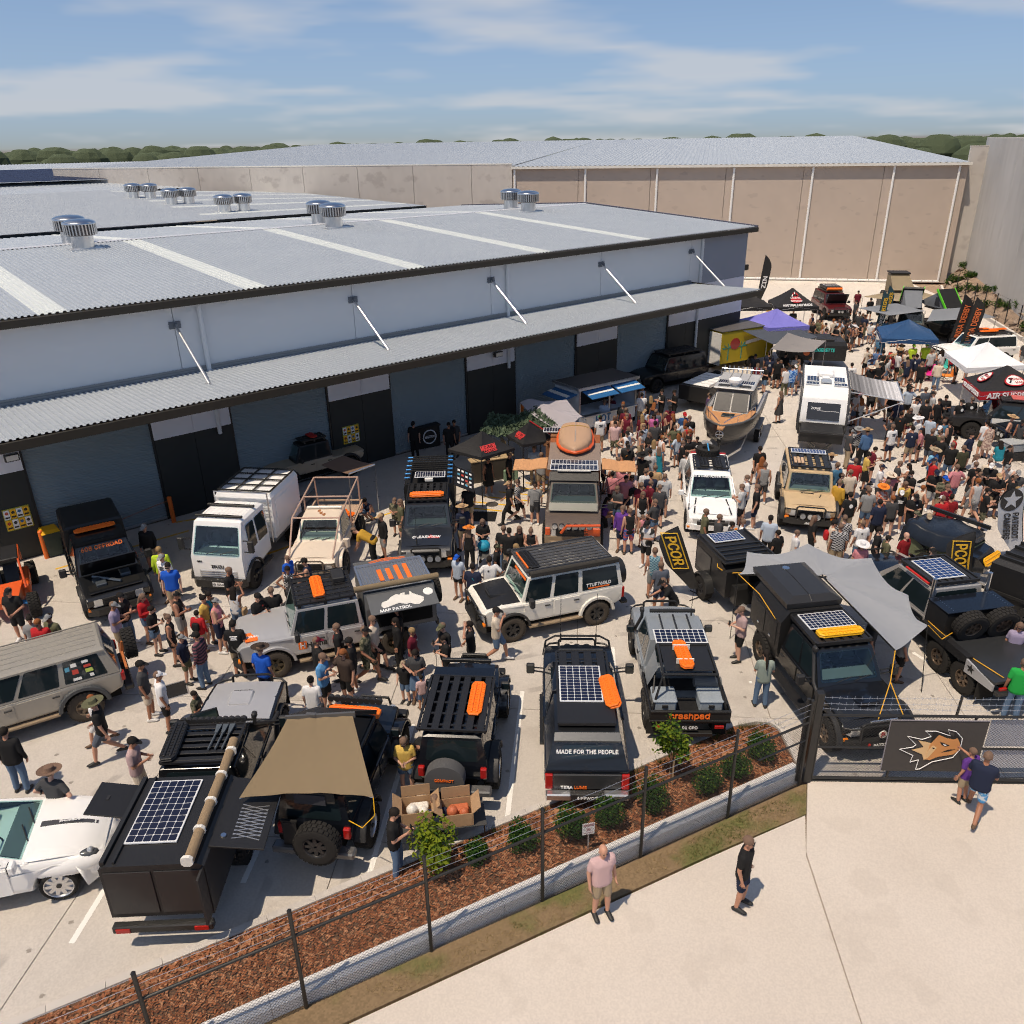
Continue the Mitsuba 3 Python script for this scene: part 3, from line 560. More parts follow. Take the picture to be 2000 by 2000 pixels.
        if bar_:
            xx = x + reach * 0.8; zt = s.hf + 0.06
            s.add('bullbar_hoop',tube([(xx,-W * 0.28,bz[1]),(xx,-W * 0.28,zt - 0.05),(xx,-W * 0.24,zt),(xx,W * 0.24,zt),(xx,W * 0.28,zt - 0.05),(xx,W * 0.28,bz[1])],0.032,8),bumper,40)
            for sg in (1,-1):
                if hoops: s.add('bullbar_hoop',tube([(xx,sg * W * 0.29,zt - 0.12),(xx - 0.03,sg * W * 0.42,zt - 0.13),(xx - 0.16,sg * W * 0.50,zt - 0.16),(xx - 0.2,sg * W * 0.5,bz[1])],0.028,8),bumper,40)
        for k in range(spots):
            y = (k - (spots - 1) / 2) * 0.26; sp = s.add('spotlight',mv(cyl((0,0,0),0.11,0.09,16,'x'),x + reach * 0.55,y,bz[1] + 0.13),BLACKP,30)
            s.add('lens',mv(cyl((0,0,0),0.098,0.02,16,'x'),x + reach * 0.55 + 0.085,y,bz[1] + 0.13),LENSC,under=sp)
        if plate: s.plate(plate,[(x + reach + 0.012,-0.19,bz[0] + 0.06),(x + reach + 0.012,0.19,bz[0] + 0.06),(x + reach + 0.012,0.19,bz[0] + 0.18),(x + reach + 0.012,-0.19,bz[0] + 0.18)])
    def plate(s,txt,q,dark=True):
        k = s.add('number_plate',onquad(q,rrect(0,1,0,1,0.06,3),0.006),BLACKM if dark else PLATEW)
        s.add('lettering',text_on(q,txt,0.075,d=0.012),TEXTW if dark else BLACKM,under=k)
    def tail(s,m=LENSR,z0=0.75,z1=1.05,w=0.16,d=0.05):
        for sg in (1,-1): s.add('tail_light',cbox(s.xr,sg * (s.W / 2 - w / 2 - 0.02),(z0 + z1) / 2,d * 2,w,z1 - z0,0.02),m)
    def bonnet(s,m,scoop=False,w=0.80,d=0.02):
        yb = s.W / 2 * w; zf,zr,xm = s.hf + d,s.hood + d,(s.ws0 + s.xf) / 2; zm = (s.hf + s.hood) / 2 + 0.035 + d
        X = np.linspace(s.ws0 + 0.03,s.xf - 0.14,7); Y = np.linspace(-1,1,9)
        Z = np.interp(X,[s.ws0,xm,s.xf - 0.12],[zr,zm,zf])
        P = np.array([[[x,y * yb * (1 - 0.07 * (x - s.ws0) / (s.xf - s.ws0)),z - 0.028 * abs(y) ** 3 + 0.012 * (abs(y) < 0.6)] for y in Y] for x,z in zip(X,Z)])
        k = s.add('bonnet',sheet(P,0.02),m,35)
        if scoop: s.add('scoop',hull([(xm - 0.3,-0.30,zm),(xm - 0.3,0.30,zm),(xm + 0.22,-0.27,zm + 0.005),(xm + 0.22,0.27,zm + 0.005),(xm + 0.18,-0.24,zm + 0.075),(xm + 0.18,0.24,zm + 0.075),(xm - 0.3,-0.24,zm + 0.04),(xm - 0.3,0.24,zm + 0.04)]),m,20,under=k); s.add('scoop_mouth',box(xm + 0.19,xm + 0.225,-0.22,0.22,zm + 0.015,zm + 0.06),BLACKP,under=k)
        return k
    def mirrors(s,x=None,z=None,m=None,big=False):
        x = x or s.ws0 - 0.18; z = z or s.belt + 0.06
        for sg in (1,-1):
            y = s.W / 2; e = 0.32 if big else 0.16; hh = 0.28 if big else 0.20
            k = s.add('mirror',cbox(x + 0.02,sg * (y + e),z + hh * 0.4,0.12,0.21,hh,0.03),m or BLACKP,30)
            s.add('arm',cat(bar((x,sg * (y - 0.04),z),(x,sg * (y + e - 0.05),z + 0.05),0.02),*([bar((x,sg * (y - 0.04),z + 0.12),(x,sg * (y + e - 0.05),z + 0.15),0.018)] if big else [])),BLACKM,under=k)
            s.add('glass',cbox(x - 0.045,sg * (y + e),z + hh * 0.4,0.015,0.17,hh * 0.8),GLASSD,under=k)
    def rack(s,x0,x1,w,z,n=5,m=None,along=True,legs=True,rim=0.05,basket=0.0):
        m = m or KMATT; k = s.add('roof_rack',cat(beam((x0,-w / 2,z),(x1,-w / 2,z),0.05,rim),beam((x0,w / 2,z),(x1,w / 2,z),0.05,rim),beam((x0,-w / 2,z),(x0,w / 2,z),0.05,rim),beam((x1,-w / 2,z),(x1,w / 2,z),0.05,rim)),m)
        if along:
            for i in range(n): y = -w / 2 + (i + 0.5) * w / n; s.add('slat',box(x0,x1,y - w / n * 0.31,y + w / n * 0.31,z - 0.012,z + 0.02,0.006),m,under=k)
            s.add('cross_members',cat([box(x0 + (i + 0.5) * (x1 - x0) / 5 - 0.03,x0 + (i + 0.5) * (x1 - x0) / 5 + 0.03,-w / 2,w / 2,z - 0.03,z - 0.013) for i in range(5)]),m,under=k)
        else:
            for i in range(n): x = x0 + (i + 0.5) * (x1 - x0) / n; s.add('slat',box(x - (x1 - x0) / n * 0.27,x + (x1 - x0) / n * 0.27,-w / 2,w / 2,z - 0.012,z + 0.02,0.006),m,under=k)
        if legs: s.add('feet',cat([box(x - 0.04,x + 0.04,y - 0.02,y + 0.02,z - 0.12,z - 0.02) for x in (x0 + 0.1,(x0 + x1) / 2,x1 - 0.1) for y in (-w / 2 + 0.03,w / 2 - 0.03)]),BLACKM,under=k)
        if basket:
            s.add('basket_rail',tube([(x0,-w / 2,z + basket),(x1,-w / 2,z + basket),(x1,w / 2,z + basket),(x0,w / 2,z + basket)],0.018,6,True),m,under=k)
            s.add('basket_posts',cat([bar((x,y,z),(x,y,z + basket),0.014,5) for x in np.linspace(x0,x1,5) for y in (-w / 2,w / 2)]),m,under=k,kind='stuff')
        return k
    def solar(s,cx,cy,z,L,W,nx,ny,cell=None,cells=False,frame=None,gap=0.012,tilt=None,at=None,name='solar_panel'):
        """L along x, W along y"""
        k = s.add(name,box(cx - L / 2,cx + L / 2,cy - W / 2,cy + W / 2,z,z + 0.03,0.004),frame or SOLARW,at=at); px_,py_ = (L - 0.05) / nx,(W - 0.05) / ny; B = []
        for i in range(nx):
            for j in range(ny):
                x,y = cx - L / 2 + 0.025 + (i + 0.5) * px_,cy - W / 2 + 0.025 + (j + 0.5) * py_; c = min(px_,py_) * 0.16
                P = [(x + a * (px_ - gap) / 2 - (c if a * b > 0 else 0) * a * 0,y + b * (py_ - gap) / 2) for a,b in ((-1,-1),(1,-1),(1,1),(-1,1))]
                Q = []
                for (X,Y),(a,b) in zip(P,((-1,-1),(1,-1),(1,1),(-1,1))): Q += [(X - a * c * 0.6,Y),(X,Y - b * c * 0.6)] if a * b < 0 else [(X,Y - b * c * 0.6),(X - a * c * 0.6,Y)]
                m = prism(ccw(Polygon(Q).convex_hull.exterior.coords[:-1]),z + 0.028,z + 0.033,plane='xy')
                if cells: s.add('cell',m,cell or SOLAR,under=k,at=at)
                else: B.append(m)
        if B: s.add('cells',cat(*B),cell or SOLAR,under=k,at=at,kind='stuff')
        return k
    def board(s,M,m=None,n=1,name='recovery_board',label=None):
        """stack of ribbed recovery boards, long side on x, about 1.15 m"""
        return s.add(name,None,m or ORANGE,at=M,d=BOARD,label=label)
    def antenna(s,x,y,z,h=1.6,m=None): s.add('antenna',cat(tube([(x,y,z),(x,y,z + 0.25)],0.022,6),tube([(x,y,z + 0.25),(x - 0.02,y,z + h)],0.008,5)),BLACKP)
    def snorkel(s,y,m=None,up=0.1,side=1):
        xa,za = s.ws0 + 0.15,s.hood - 0.12; s.add('snorkel',cat(tube([(xa + 0.25,y,za),(xa - 0.03,y,za + 0.06),(s.ws0 - 0.1,y,s.belt + 0.1),(s.ws1 + 0.02,y - side * 0.12,s.roof - 0.08),(s.ws1 + 0.02,y - side * 0.12,s.roof + up)],0.045,8),cbox(s.ws1 + 0.06,y - side * 0.12,s.roof + up,0.16,0.11,0.14,0.03)),m or BLACKP,40)
    def sidesteps(s,x0,x1,m=None,z=0.42):
        for sg in (1,-1): s.add('side_step',box(x0,x1,sg * (s.W / 2) - 0.09,sg * (s.W / 2) + 0.09,z - 0.03,z + 0.03,0.01),m or BLACKM)
    def lightbar(s,x,z,w,m=None):
        k = s.add('light_bar',box(x - 0.05,x + 0.03,-w / 2,w / 2,z,z + 0.09,0.01),m or BLACKM); s.add('lens',box(x + 0.028,x + 0.035,-w / 2 + 0.04,w / 2 - 0.04,z + 0.015,z + 0.075),LENSC,under=k)
def board_mesh():
    o = [(-0.57,-0.10),(-0.47,-0.165),(0.47,-0.165),(0.57,-0.10),(0.57,0.10),(0.47,0.165),(-0.47,0.165),(-0.57,0.10)]
    parts = [prism(o,0,0.045,0.012,1,plane='xy')] + [box(-0.5,0.5,y - 0.022,y + 0.022,0.04,0.075,0.01) for y in (-0.06,0.06)]
    parts += [box(x - 0.018,x + 0.018,y - 0.018,y + 0.018,0.04,0.062) for x in np.linspace(-0.44,0.44,11) for y in (-0.125,0,0.125)]
    return cat(*parts)
BOARD = plyd(board_mesh(),False)
def lay(x,y,z,yaw=0,sx=1.0,tiltx=0.0,tilty=0.0): return mul4(pose(x,y,z,90 - yaw,1.0,tilty,tiltx),np.diag([sx,1,1,1]))


# ---- vehicles, near row first
c = Car('black_ute','black ute with a large roof solar panel and white words on its rear window','ute',pose(1.62,16.15,0,2.0))
c.shell(1.86,2.45,-2.55,1.30,1.10,1.12,(1.56,-1.58),0.40,KBLUE,bed=1.08,bedx=-0.75); c.bonnet(KBLUE)
c.house(0.55,-0.62,-0.78,1.80,KBLUE,tumb=0.20); c.glaze([(0.95,0.15),(0.05,-0.62)],rear=False); c.doors([(1.1,0.15),(0.12,-0.7)],KBLUE); c.wheels((1.56,-1.58),1.84,rim=BRONZE)
c.add('canopy',hull([(-0.80,y * 0.90,1.08) for y in (-1,1)] + [(-2.50,y * 0.88,1.08) for y in (-1,1)] + [(-0.80,y * 0.70,1.80) for y in (-1,1)] + [(-2.12,y * 0.70,1.80) for y in (-1,1)] + [(-0.9,y * 0.55,1.84) for y in (-1,1)] + [(-2.0,y * 0.55,1.84) for y in (-1,1)]),KBLACK,22)
q = [(-2.50,0.88,1.08),(-2.50,-0.88,1.08),(-2.12,-0.70,1.80),(-2.12,0.70,1.80)]
k = c.add('canopy_window',onquad(q,rrect(0.06,0.94,0.10,0.86,0.08,2),0.012),KBLACK); k2 = c.add('glass',onquad(q,rrect(0.15,0.85,0.30,0.66,0.08,2),0.02),GLASSD,under=k)
c.add('lettering',text_on(q,'MADE FOR THE PEOPLE',0.085,0.5,0.48,0.028),TEXTW,under=k)
c.add('rear_spoiler',hull([(-2.14,y,z) for y in (-0.7,0.7) for z in (1.70,1.80)] + [(-2.30,y,z) for y in (-0.72,0.72) for z in (1.66,1.70)]),mat('paint_gunmetal',(0.12,0.125,0.13),0.3,0.5),20)
c.add('tailgate',box(-2.59,-2.54,-0.74,0.74,0.62,1.02,0.015),mat('paint_charcoal',(0.035,0.036,0.038),0.25,coat=0.6))
c.tail(z0=0.62,z1=1.02,w=0.17); [c.add('rear_bumper',box(-2.74,-2.55,*y_,0.42,0.60,0.03),ALU) for y_ in ((-0.90,-0.35),(0.35,0.90))]; c.add('tow_step',box(-2.72,-2.55,-0.36,0.36,0.38,0.60,0.02),BLACKP)
q = [(-2.60,0.74,0.62),(-2.60,-0.74,0.62),(-2.60,-0.74,1.02),(-2.60,0.74,1.02)]
c.add('lettering',text_on(q,'TERA',0.075,0.20,0.16),TEXTW); c.add('lettering',text_on(q,'LUME',0.075,0.40,0.16),TEXTO)
c.plate('699WOT',[(-2.73,0.19,0.45),(-2.73,-0.19,0.45),(-2.73,-0.19,0.57),(-2.73,0.19,0.57)])
k = c.rack(-2.02,0.72,1.22,1.92,4); c.add('deck',box(-2.02,-1.25,-0.6,0.6,1.935,1.955),KMATT,under=k); c.solar(-0.62,0.08,1.95,1.36,0.98,12,6,gap=0.013)
c.board(lay(-0.95,-0.56,2.0,96 - 90,1.0,-14),ORANGE); c.board(lay(-0.95,-0.60,1.95,96 - 90,1.0,-14),ORANGE)
c.lightbar(0.82,1.86,1.1); c.mirrors(0.95,1.15,big=True); c.face(spots=3,bumper=BLACKM); c.antenna(2.42,0.45,1.1,1.5); c.antenna(2.42,-0.5,1.1,1.5)
c.add('nudge_bar',tube([(2.35,-0.92,0.72),(2.5,-0.85,1.08),(2.55,-0.6,1.2),(2.55,0.6,1.2),(2.5,0.85,1.08),(2.35,0.92,0.72)],0.03,8),BLACKM,40); c.sidesteps(-0.9,1.0)

c = Car('grey_ute','slate grey ute with open black tray, solar panel and orange board on its frame','ute',pose(4.22,18.05,0,1.8))
c.shell(1.80,2.42,-0.95,1.05,1.14,1.10,(1.60,-1.60),0.42,KGREY,sill=0.55,nose=0.05); c.bonnet(KGREY); c.face(spots=0)
c.house(0.62,-0.55,-0.68,1.86,KGREY,tumb=0.17); c.glaze([(0.85,0.12),(0.02,-0.5)],rear=True); c.doors([(0.95,0.1),(0.06,-0.6)],KGREY); c.wheels((1.60,-1.60),1.94,0.42,0.30); c.flares((1.60,),BLACKP)
for y in (-0.36,0.0,0.36): c.add('roof_rail',beam((0.55,y,1.88),(-0.45,y,1.88),0.04,0.04),BLACKM)
c.lightbar(0.66,1.90,1.2); c.solar(-0.62,0.0,1.95,0.62,1.30,4,9,gap=0.016); c.mirrors(); c.antenna(0.6,-0.5,1.7,1.1); c.snorkel(0.92,BLACKP)
c.add('tray_floor',box(-2.50,-0.95,-0.92,0.92,0.86,0.92),KMATT)
for sg in (1,-1): c.add('tray_side',box(-2.50,-0.95,sg * 0.94 - 0.02,sg * 0.94 + 0.02,0.86,1.12,0.006),KMATT)
k = c.add('tailgate',box(-2.55,-2.50,-0.95,0.95,0.78,1.14,0.008),BLACKM); q = [(-2.555,0.95,0.78),(-2.555,-0.95,0.78),(-2.555,-0.95,1.14),(-2.555,0.95,1.14)]
c.add('lettering',text_on(q,'crashpad',0.16,0.49,0.62,0.012),TEXTO,under=k); c.add('ribs',cat(box(-2.58,-2.55,-0.95,0.95,0.84,0.88,0.004),box(-2.57,-2.55,-0.95,0.95,1.09,1.13,0.004)),BLACKM,under=k)
c.add('canopy_frame',cat(tube([(-0.9,0.90,0.95),(-1.0,0.62,1.98),(-1.0,-0.62,1.98),(-0.9,-0.90,0.95)],0.035,8),tube([(-2.40,0.90,0.95),(-2.15,0.64,1.90),(-2.15,-0.64,1.90),(-2.40,-0.90,0.95)],0.035,8),bar((-1.0,0.62,1.98),(-2.15,0.64,1.90),0.035,8),bar((-1.0,-0.62,1.98),(-2.15,-0.64,1.90),0.035,8),bar((-1.2,0.66,1.75),(-2.3,0.88,1.15),0.025,6),bar((-1.2,-0.66,1.75),(-2.3,-0.88,1.15),0.025,6)),BLACKM,40)
c.add('roof_board',box(-2.08,-1.02,-0.58,0.58,1.965,1.985,0.004),KMATT,at=lay(0,0,-0.02)); c.board(lay(-1.52,0.08,2.0,3,1.05,0,-2)); c.board(lay(-1.52,0.08,2.045,3,1.05,0,-2),label='upper orange recovery board strapped on')
c.add('strap',cat(box(-1.25,-1.22,-0.13,0.29,1.98,2.13),box(-1.83,-1.80,-0.13,0.29,1.98,2.12)),OFFW)
for sg in (1,-1): c.add('canopy_side',cat((np.array([[-1.0,sg * 0.68,1.86],[-1.75,sg * 0.70,1.80],[-1.55,sg * 0.9,1.14],[-0.95,sg * 0.9,1.14]]),tri([[0,1,2,3]]))),KGREY if sg > 0 else mat('canvas_slate',(0.12,0.125,0.13),0.85))
for y in (0.58,-0.52):
    k = c.add('storage_case',box(-2.36,-1.80,y - 0.27,y + 0.27,0.92,1.22,0.03),mat('case_grey',(0.26,0.30,0.34),0.5),label='grey hard storage case')
    c.add('lid',box(-2.38,-1.78,y - 0.29,y + 0.29,1.22,1.30,0.03),mat('case_grey'),under=k); c.add('latch',cbox(-2.37,y,1.13,0.03,0.14,0.09,0.01),BLACKP,under=k)
c.add('swag_roll',tube([(-1.7,-0.85,1.35),(-1.7,-0.2,1.38)],0.14,10),mat('canvas_slate'),40); c.add('bumper_step',box(-2.6,-2.42,-0.55,0.55,0.42,0.52,0.01),BLACKM); c.plate('01 CPD',[(-2.58,0.17,0.62),(-2.58,-0.17,0.62),(-2.58,-0.17,0.74),(-2.58,0.17,0.74)])
for sg in (1,-1): c.add('mudguard',prism(arc(-1.6,0.42,0.56,170,10,8) + [(-1.07,0.42 + 0.08),(-2.13,0.42 + 0.08)],*sorted((sg * 0.66,sg * 0.98)),0.01,1),BLACKP,30); c.add('tail_light',cbox(-2.56,sg * 0.7,0.68,0.04,0.22,0.09,0.01),LENSR); c.add('mud_flap',box(-2.2,-2.16,*sorted((sg * 0.62,sg * 0.96)),0.18,0.62),RUBBER)

def jeep(x,y,az,lab,m,roofm):
    c = Car('black_four_wheel_drive',lab,'four wheel drive',pose(x,y,0,az))
    c.shell(1.54,2.02,-1.95,0.85,1.12,1.14,(1.28,-1.22),0.46,m,sill=0.58,nose=0.16,c=0.05,hf=1.08)
    c.bonnet(m,w=0.78); c.house(0.52,-1.86,-1.95,1.86,m,tumb=0.13,base_in=0.02)
    c.glaze([(0.72,-0.05),(-0.15,-0.85),(-1.0,-1.85)],t0=0.1); c.doors([(0.80,-0.05),(-0.12,-0.95)],m); c.wheels((1.28,-1.22),1.92,0.46,0.32,0.23,rim=ALU,spokes=8)
    for a in (1.28,-1.22):
        for sg in (1,-1): c.add('fender_flare',prism(arc(a,0.46,0.62,168,12,9) + arc(a,0.46,0.56,12,168,9),*sorted((sg * 0.70,sg * 0.97)),0.015,1),m if a > 0 else BLACKP,35)
    for sg in (1,-1): c.add('headlight',cyl((1.98,sg * 0.48,0.92),0.10,0.06,16,'x'),LENSC,30)
    gk = c.add('grille',box(1.98,2.03,-0.36,0.36,0.72,1.02,0.02),m); c.add('slots',cat([box(2.02,2.04,-0.31 + k * 0.094,-0.26 + k * 0.094,0.75,0.99) for k in range(7)]),BLACKP,under=gk,kind='stuff')
    c.add('front_bumper',box(2.05,2.3,-0.80,0.80,0.55,0.72,0.03),BLACKM); c.add('winch_hoop',tube([(2.2,-0.42,0.7),(2.18,-0.34,1.1),(2.18,0.34,1.1),(2.2,0.42,0.7)],0.035,8),BLACKM,40)
    c.add('rear_bumper',box(-2.22,-1.98,-0.85,0.85,0.50,0.66,0.03),mat('bumper_grey',(0.16,0.16,0.16),0.4,0.5)); c.mirrors(0.75,1.2)
    for sg in (1,-1): c.add('tail_light',cbox(-1.98,sg * 0.68,0.98,0.10,0.14,0.26,0.02),LENSR)
    for sg in (1,-1): c.add('hinge_pins',cat([cbox(x_,sg * 0.785,z_,0.10,0.03,0.05,0.01) for x_ in (0.80,-0.05) for z_ in (0.75,1.0)]),BLACKM,kind='stuff')
    return c
c = jeep(-1.22,15.75,4.7,'black four wheel drive with slatted roof rack and a round grey wheel cover',KBLUE,KBLUE)
c.rack(-1.82,0.10,1.48,1.98,6,KMATT); c.add('wind_deflector',box(0.12,0.52,-0.72,0.72,1.90,1.95,0.01),KBLUE); c.board(lay(-0.75,-0.42,2.01,0,1.05)); c.lightbar(0.75,1.95,1.2); c.add('light_bar',box(2.1,2.18,-0.32,0.32,1.14,1.24,0.02),BLACKM); c.antenna(0.8,0.75,1.1,1.0)
k = c.add('spare_wheel_cover',mv(cyl((0,0,0),0.43,0.30,28,'x'),-2.38,0.12,1.02),mat('cover_grey',(0.085,0.085,0.088),0.85,spec=0.2),40,label='round grey fabric spare wheel cover'); c.add('lettering',text_on([(-2.39,0.42,0.72),(-2.39,-0.18,0.72),(-2.39,-0.18,1.32),(-2.39,0.42,1.32)],'COMPACT',0.06,0.5,0.62,0.01),TEXTO,under=k)
c.add('bag',cbox(-2.52,0.12,0.78,0.12,0.62,0.34,0.03),mat('bag_dark',(0.04,0.04,0.042),0.9),under=k); c.add('straps',cat(cbox(-2.585,0.30,0.78,0.02,0.05,0.36),cbox(-2.585,-0.06,0.78,0.02,0.05,0.36)),BLACKP,under=k)
c = jeep(-3.75,14.15,8.5,'black four wheel drive under a big brown roof tent awning',KBLUE,KBLUE)
k = c.add('spare_wheel',None,RUBBER,at=mul4(lay(-2.30,-0.18,0.98,90),np.eye(4)),d=wheel_meshes(0.46,0.30,0.23,True,8)[0]); c.add('spare_rim',None,RIMK,under=k,at=lay(-2.30,-0.18,0.98,90),d=wheel_meshes(0.46,0.30,0.23,True,8)[1])
c.plate('TANK',[(-2.24,0.25,0.50),(-2.24,-0.12,0.50),(-2.24,-0.12,0.63),(-2.24,0.25,0.63)]); c.add('ladder_rack',cat(cbox(-2.1,0.45,0.95,0.05,0.3,0.6),cbox(-2.1,0.45,1.28,0.05,0.34,0.04)),BLACKM)
k = c.add('roof_tent',box(-1.95,0.35,-0.66,0.66,1.92,2.06,0.03),KMATT,label='black folded roof tent base'); c.add('mattress_flap',box(-1.97,-1.95,-0.5,0.5,1.70,1.95),CANVD,under=k); c.add('tent_window',box(-2.0,-1.97,-0.32,0.32,1.66,1.9),mat('mesh_dark',(0.03,0.032,0.04),0.7),under=k)
c.add('tent_lid',sheet(np.array([[[-0.86,0.78,2.80],[-0.57,-0.55,2.80]],[[0.30,0.68,2.12],[0.36,-0.68,2.12]]]),0.09),BLACKM,under=k); c.add('lid_edge',cat(beam((-0.90,0.80,2.80),(-0.60,-0.57,2.80),0.05,0.13),cbox(-0.78,0.3,2.86,0.08,0.2,0.04)),mat('edge_grey',(0.13,0.13,0.13),0.4,0.4),under=k); c.add('tent_wall',hull([(0.2,y,2.06) for y in (-0.6,0.6)] + [(-0.86,0.7,2.72),(-0.58,-0.5,2.72)] + [(-1.75,y,2.06) for y in (-0.6,0.6)]),CANVD,under=k)
n = 13; Q = [(-2.42,1.20,2.08),(-2.05,-1.34,2.06),(-0.62,-0.52,2.79),(-0.92,0.76,2.79)]
P = np.array([[bil(Q,b,a) + [0,0,-0.10 * math.sin(a * math.pi) * (0.5 + 0.5 * math.sin(b * math.pi)) + 0.012 * math.sin(b * 23 + a * 7)] + np.array([0.12 * math.sin(b * math.pi) * (1 - a),0,0]) for b in np.linspace(0,1,n)] for a in np.linspace(0,1,n)])
c.add('awning',sheet(P,0.012),CANV,40,under=k,label='big brown canvas awning sloping to the rear'); c.add('awning_pole',cat(bar((-1.9,0.66,2.02),(-2.42,1.20,2.07),0.012),bar((-1.9,-0.66,2.02),(-2.05,-1.32,2.05),0.012)),ALU,under=k); c.add('guy_rope',tube([(-2.05,-1.33,2.05),(-2.15,-1.36,1.7),(-2.2,-1.1,1.4),(-2.1,-0.8,1.45)],0.01,5),YELLOW,under=k)
c.board(lay(0.52,-0.1,1.90,90,1.05)); c.board(lay(0.52,-0.1,1.95,90,1.05)); c.snorkel(0.8)
for i in range(9): c.add('spotlight',mv(cyl((0,0,0),0.075,0.09,12,'x'),0.86,-0.56 + i * 0.14,1.98),BLACKP,30)
c.add('roll_bag',tube([(1.35,0.5,1.28),(1.42,0.1,1.33),(1.42,-0.35,1.31)],0.07,8),mat('camo_bag',(0.16,0.14,0.10),0.9),40); c.add('lamp_cable_guard',tube([(1.9,0.55,1.1),(1.95,0.6,1.25),(1.6,0.62,1.3)],0.03,7),BLACKM,40)
for y,t in ((-0.76,'a'),): c.add('side_hatch',box(-1.75,-0.85,-0.03,0.0,0,0.62,0.005),KBLUE,at=lay(0.9,-1.02,1.72,0,1,-150),label='raised dark side hatch')

c = Car('solar_truck','black canopy truck with a large solar panel, rolled brown awning and bare silver bonnet','truck',pose(-6.55,14.05,0,-2.0))
c.shell(1.84,2.95,-1.35,1.25,1.24,1.14,(1.95,-1.65),0.44,KBLACK,sill=0.6,nose=0.05); c.face(); k = c.bonnet(KSILV,scoop=True,w=0.92)
c.house(0.35,-1.05,-1.15,1.92,KBLACK,tumb=0.16); c.glaze([(0.9,0.0),(-0.1,-1.0)]); c.doors([(1.2,0.2),(0.15,-1.0)],KBLACK); c.wheels((1.95,-1.65),2.0,0.44,0.31); c.flares((1.95,),BLACKP); c.mirrors(big=True); c.snorkel(-0.95,BLACKP,0.12,-1)
c.rack(-1.05,0.12,1.42,2.04,6,KMATT,along=False)
for i in range(11): c.add('spotlight',mv(cyl((0,0,0),0.07,0.09,12,'x'),0.18,-0.65 + i * 0.13,2.08),BLACKP,30)
c.board(lay(-0.48,0.60,2.08,4,1.05),KMATT,label='black recovery board on the rack'); c.board(lay(-0.48,0.60,2.13,4,1.05),KMATT,label='upper black recovery board on the rack')
for i in range(3): c.add('shovel',cat(bar((-0.75,-0.18 - i * 0.14,2.11),(-0.25,-0.20 - i * 0.14,2.11),0.022),hull([(-0.25,-0.20 - i * 0.14 + y,z) for y in (-0.03,0.03) for z in (2.09,2.13)] + [(0.02,-0.20 - i * 0.14 + y,z) for y in (-0.06,0.06) for z in (2.09,2.13)])),mat('grey_plastic',(0.07,0.085,0.10),0.5),30)
k = c.add('canopy',hull([(x,y,z) for x in (-1.40,-3.6) for y,z in ((-0.92,0.75),(0.92,0.75),(-0.92,1.92),(0.92,1.92),(-0.80,1.99),(0.80,1.99))]),KMATT,20,label='black box canopy over the tray'); c.add('side_rail',cat(beam((-1.42,0.86,2.0),(-3.55,0.86,2.0),0.08,0.10),beam((-1.42,0.66,2.0),(-3.55,0.66,2.0),0.04,0.08)),BLACKM,under=k)
c.add('rear_door',cat(box(-3.62,-3.6,0.03,0.86,0.85,1.85,0.004),box(-3.62,-3.6,-0.86,-0.03,0.85,1.85,0.004)),mat('panel_black',(0.03,0.03,0.031),0.25),under=k); c.add('rear_bar',box(-3.75,-3.6,-0.9,0.9,0.5,0.66,0.02),BLACKM); [c.add('tail_light',cbox(-3.76,sg * 0.7,0.58,0.02,0.25,0.09),LENSR) for sg in (1,-1)]; c.solar(-2.33,0.17,2.0,1.58,0.95,10,6,gap=0.010,cells=True)
k = c.add('rolled_awning',tube([(-0.55,-0.66,2.15),(-1.4,-0.70,2.16),(-2.6,-0.70,2.16),(-3.7,-0.72,2.15)],0.095,10),mat('canvas_sand',(0.26,0.19,0.12),0.9,spec=0.1),40,label='rolled brown canvas awning'); c.add('awning_straps',cat([lathe([(0.10,x),(0.10,x + 0.03)],10,'x') for x in ()] or [cbox(x,-0.70,2.16,0.035,0.205,0.205,0.05) for x in (-0.9,-1.6,-2.3,-3.0,-3.7)]),OFFW,under=k)
k = c.add('open_hatch',box(-2.35,-1.50,0,0.78,-0.015,0.015,0.004),KMATT,at=lay(0,0.92,1.88,0,1,10),label='black side hatch propped open'); c.add('latch',cbox(-1.9,0.5,0.02,0.12,0.05,0.02),BLACKP,under=k,at=lay(0,0.92,1.88,0,1,10))
k = c.add('raised_hatch',box(-3.2,-1.45,-0.98,0,-0.02,0.02,0.006),KMATT,at=lay(0,-0.88,1.95,0,1,8),label='raised right side hatch with a mesh vent'); c.add('vent_mesh',cat([beam((-3.0 + a * 0.09,-0.85,0.025),(-2.55 + a * 0.09 - 0.33,-0.35,0.025),0.012,0.01) for a in range(9)] + [beam((-3.0 + a * 0.09,-0.35,0.027),(-2.55 + a * 0.09 - 0.33,-0.85,0.027),0.012,0.01) for a in range(9)]),GALV,under=k,at=lay(0,-0.88,1.95,0,1,8),kind='stuff'); c.add('handle',cyl((-2.95,-0.2,0.02),0.05,0.03,12),STEEL,under=k,at=lay(0,-0.88,1.95,0,1,8)); c.add('hatch_body',box(-3.9,-1.5,-0.9,-0.86,0.8,1.9),BLACKP,under=k)
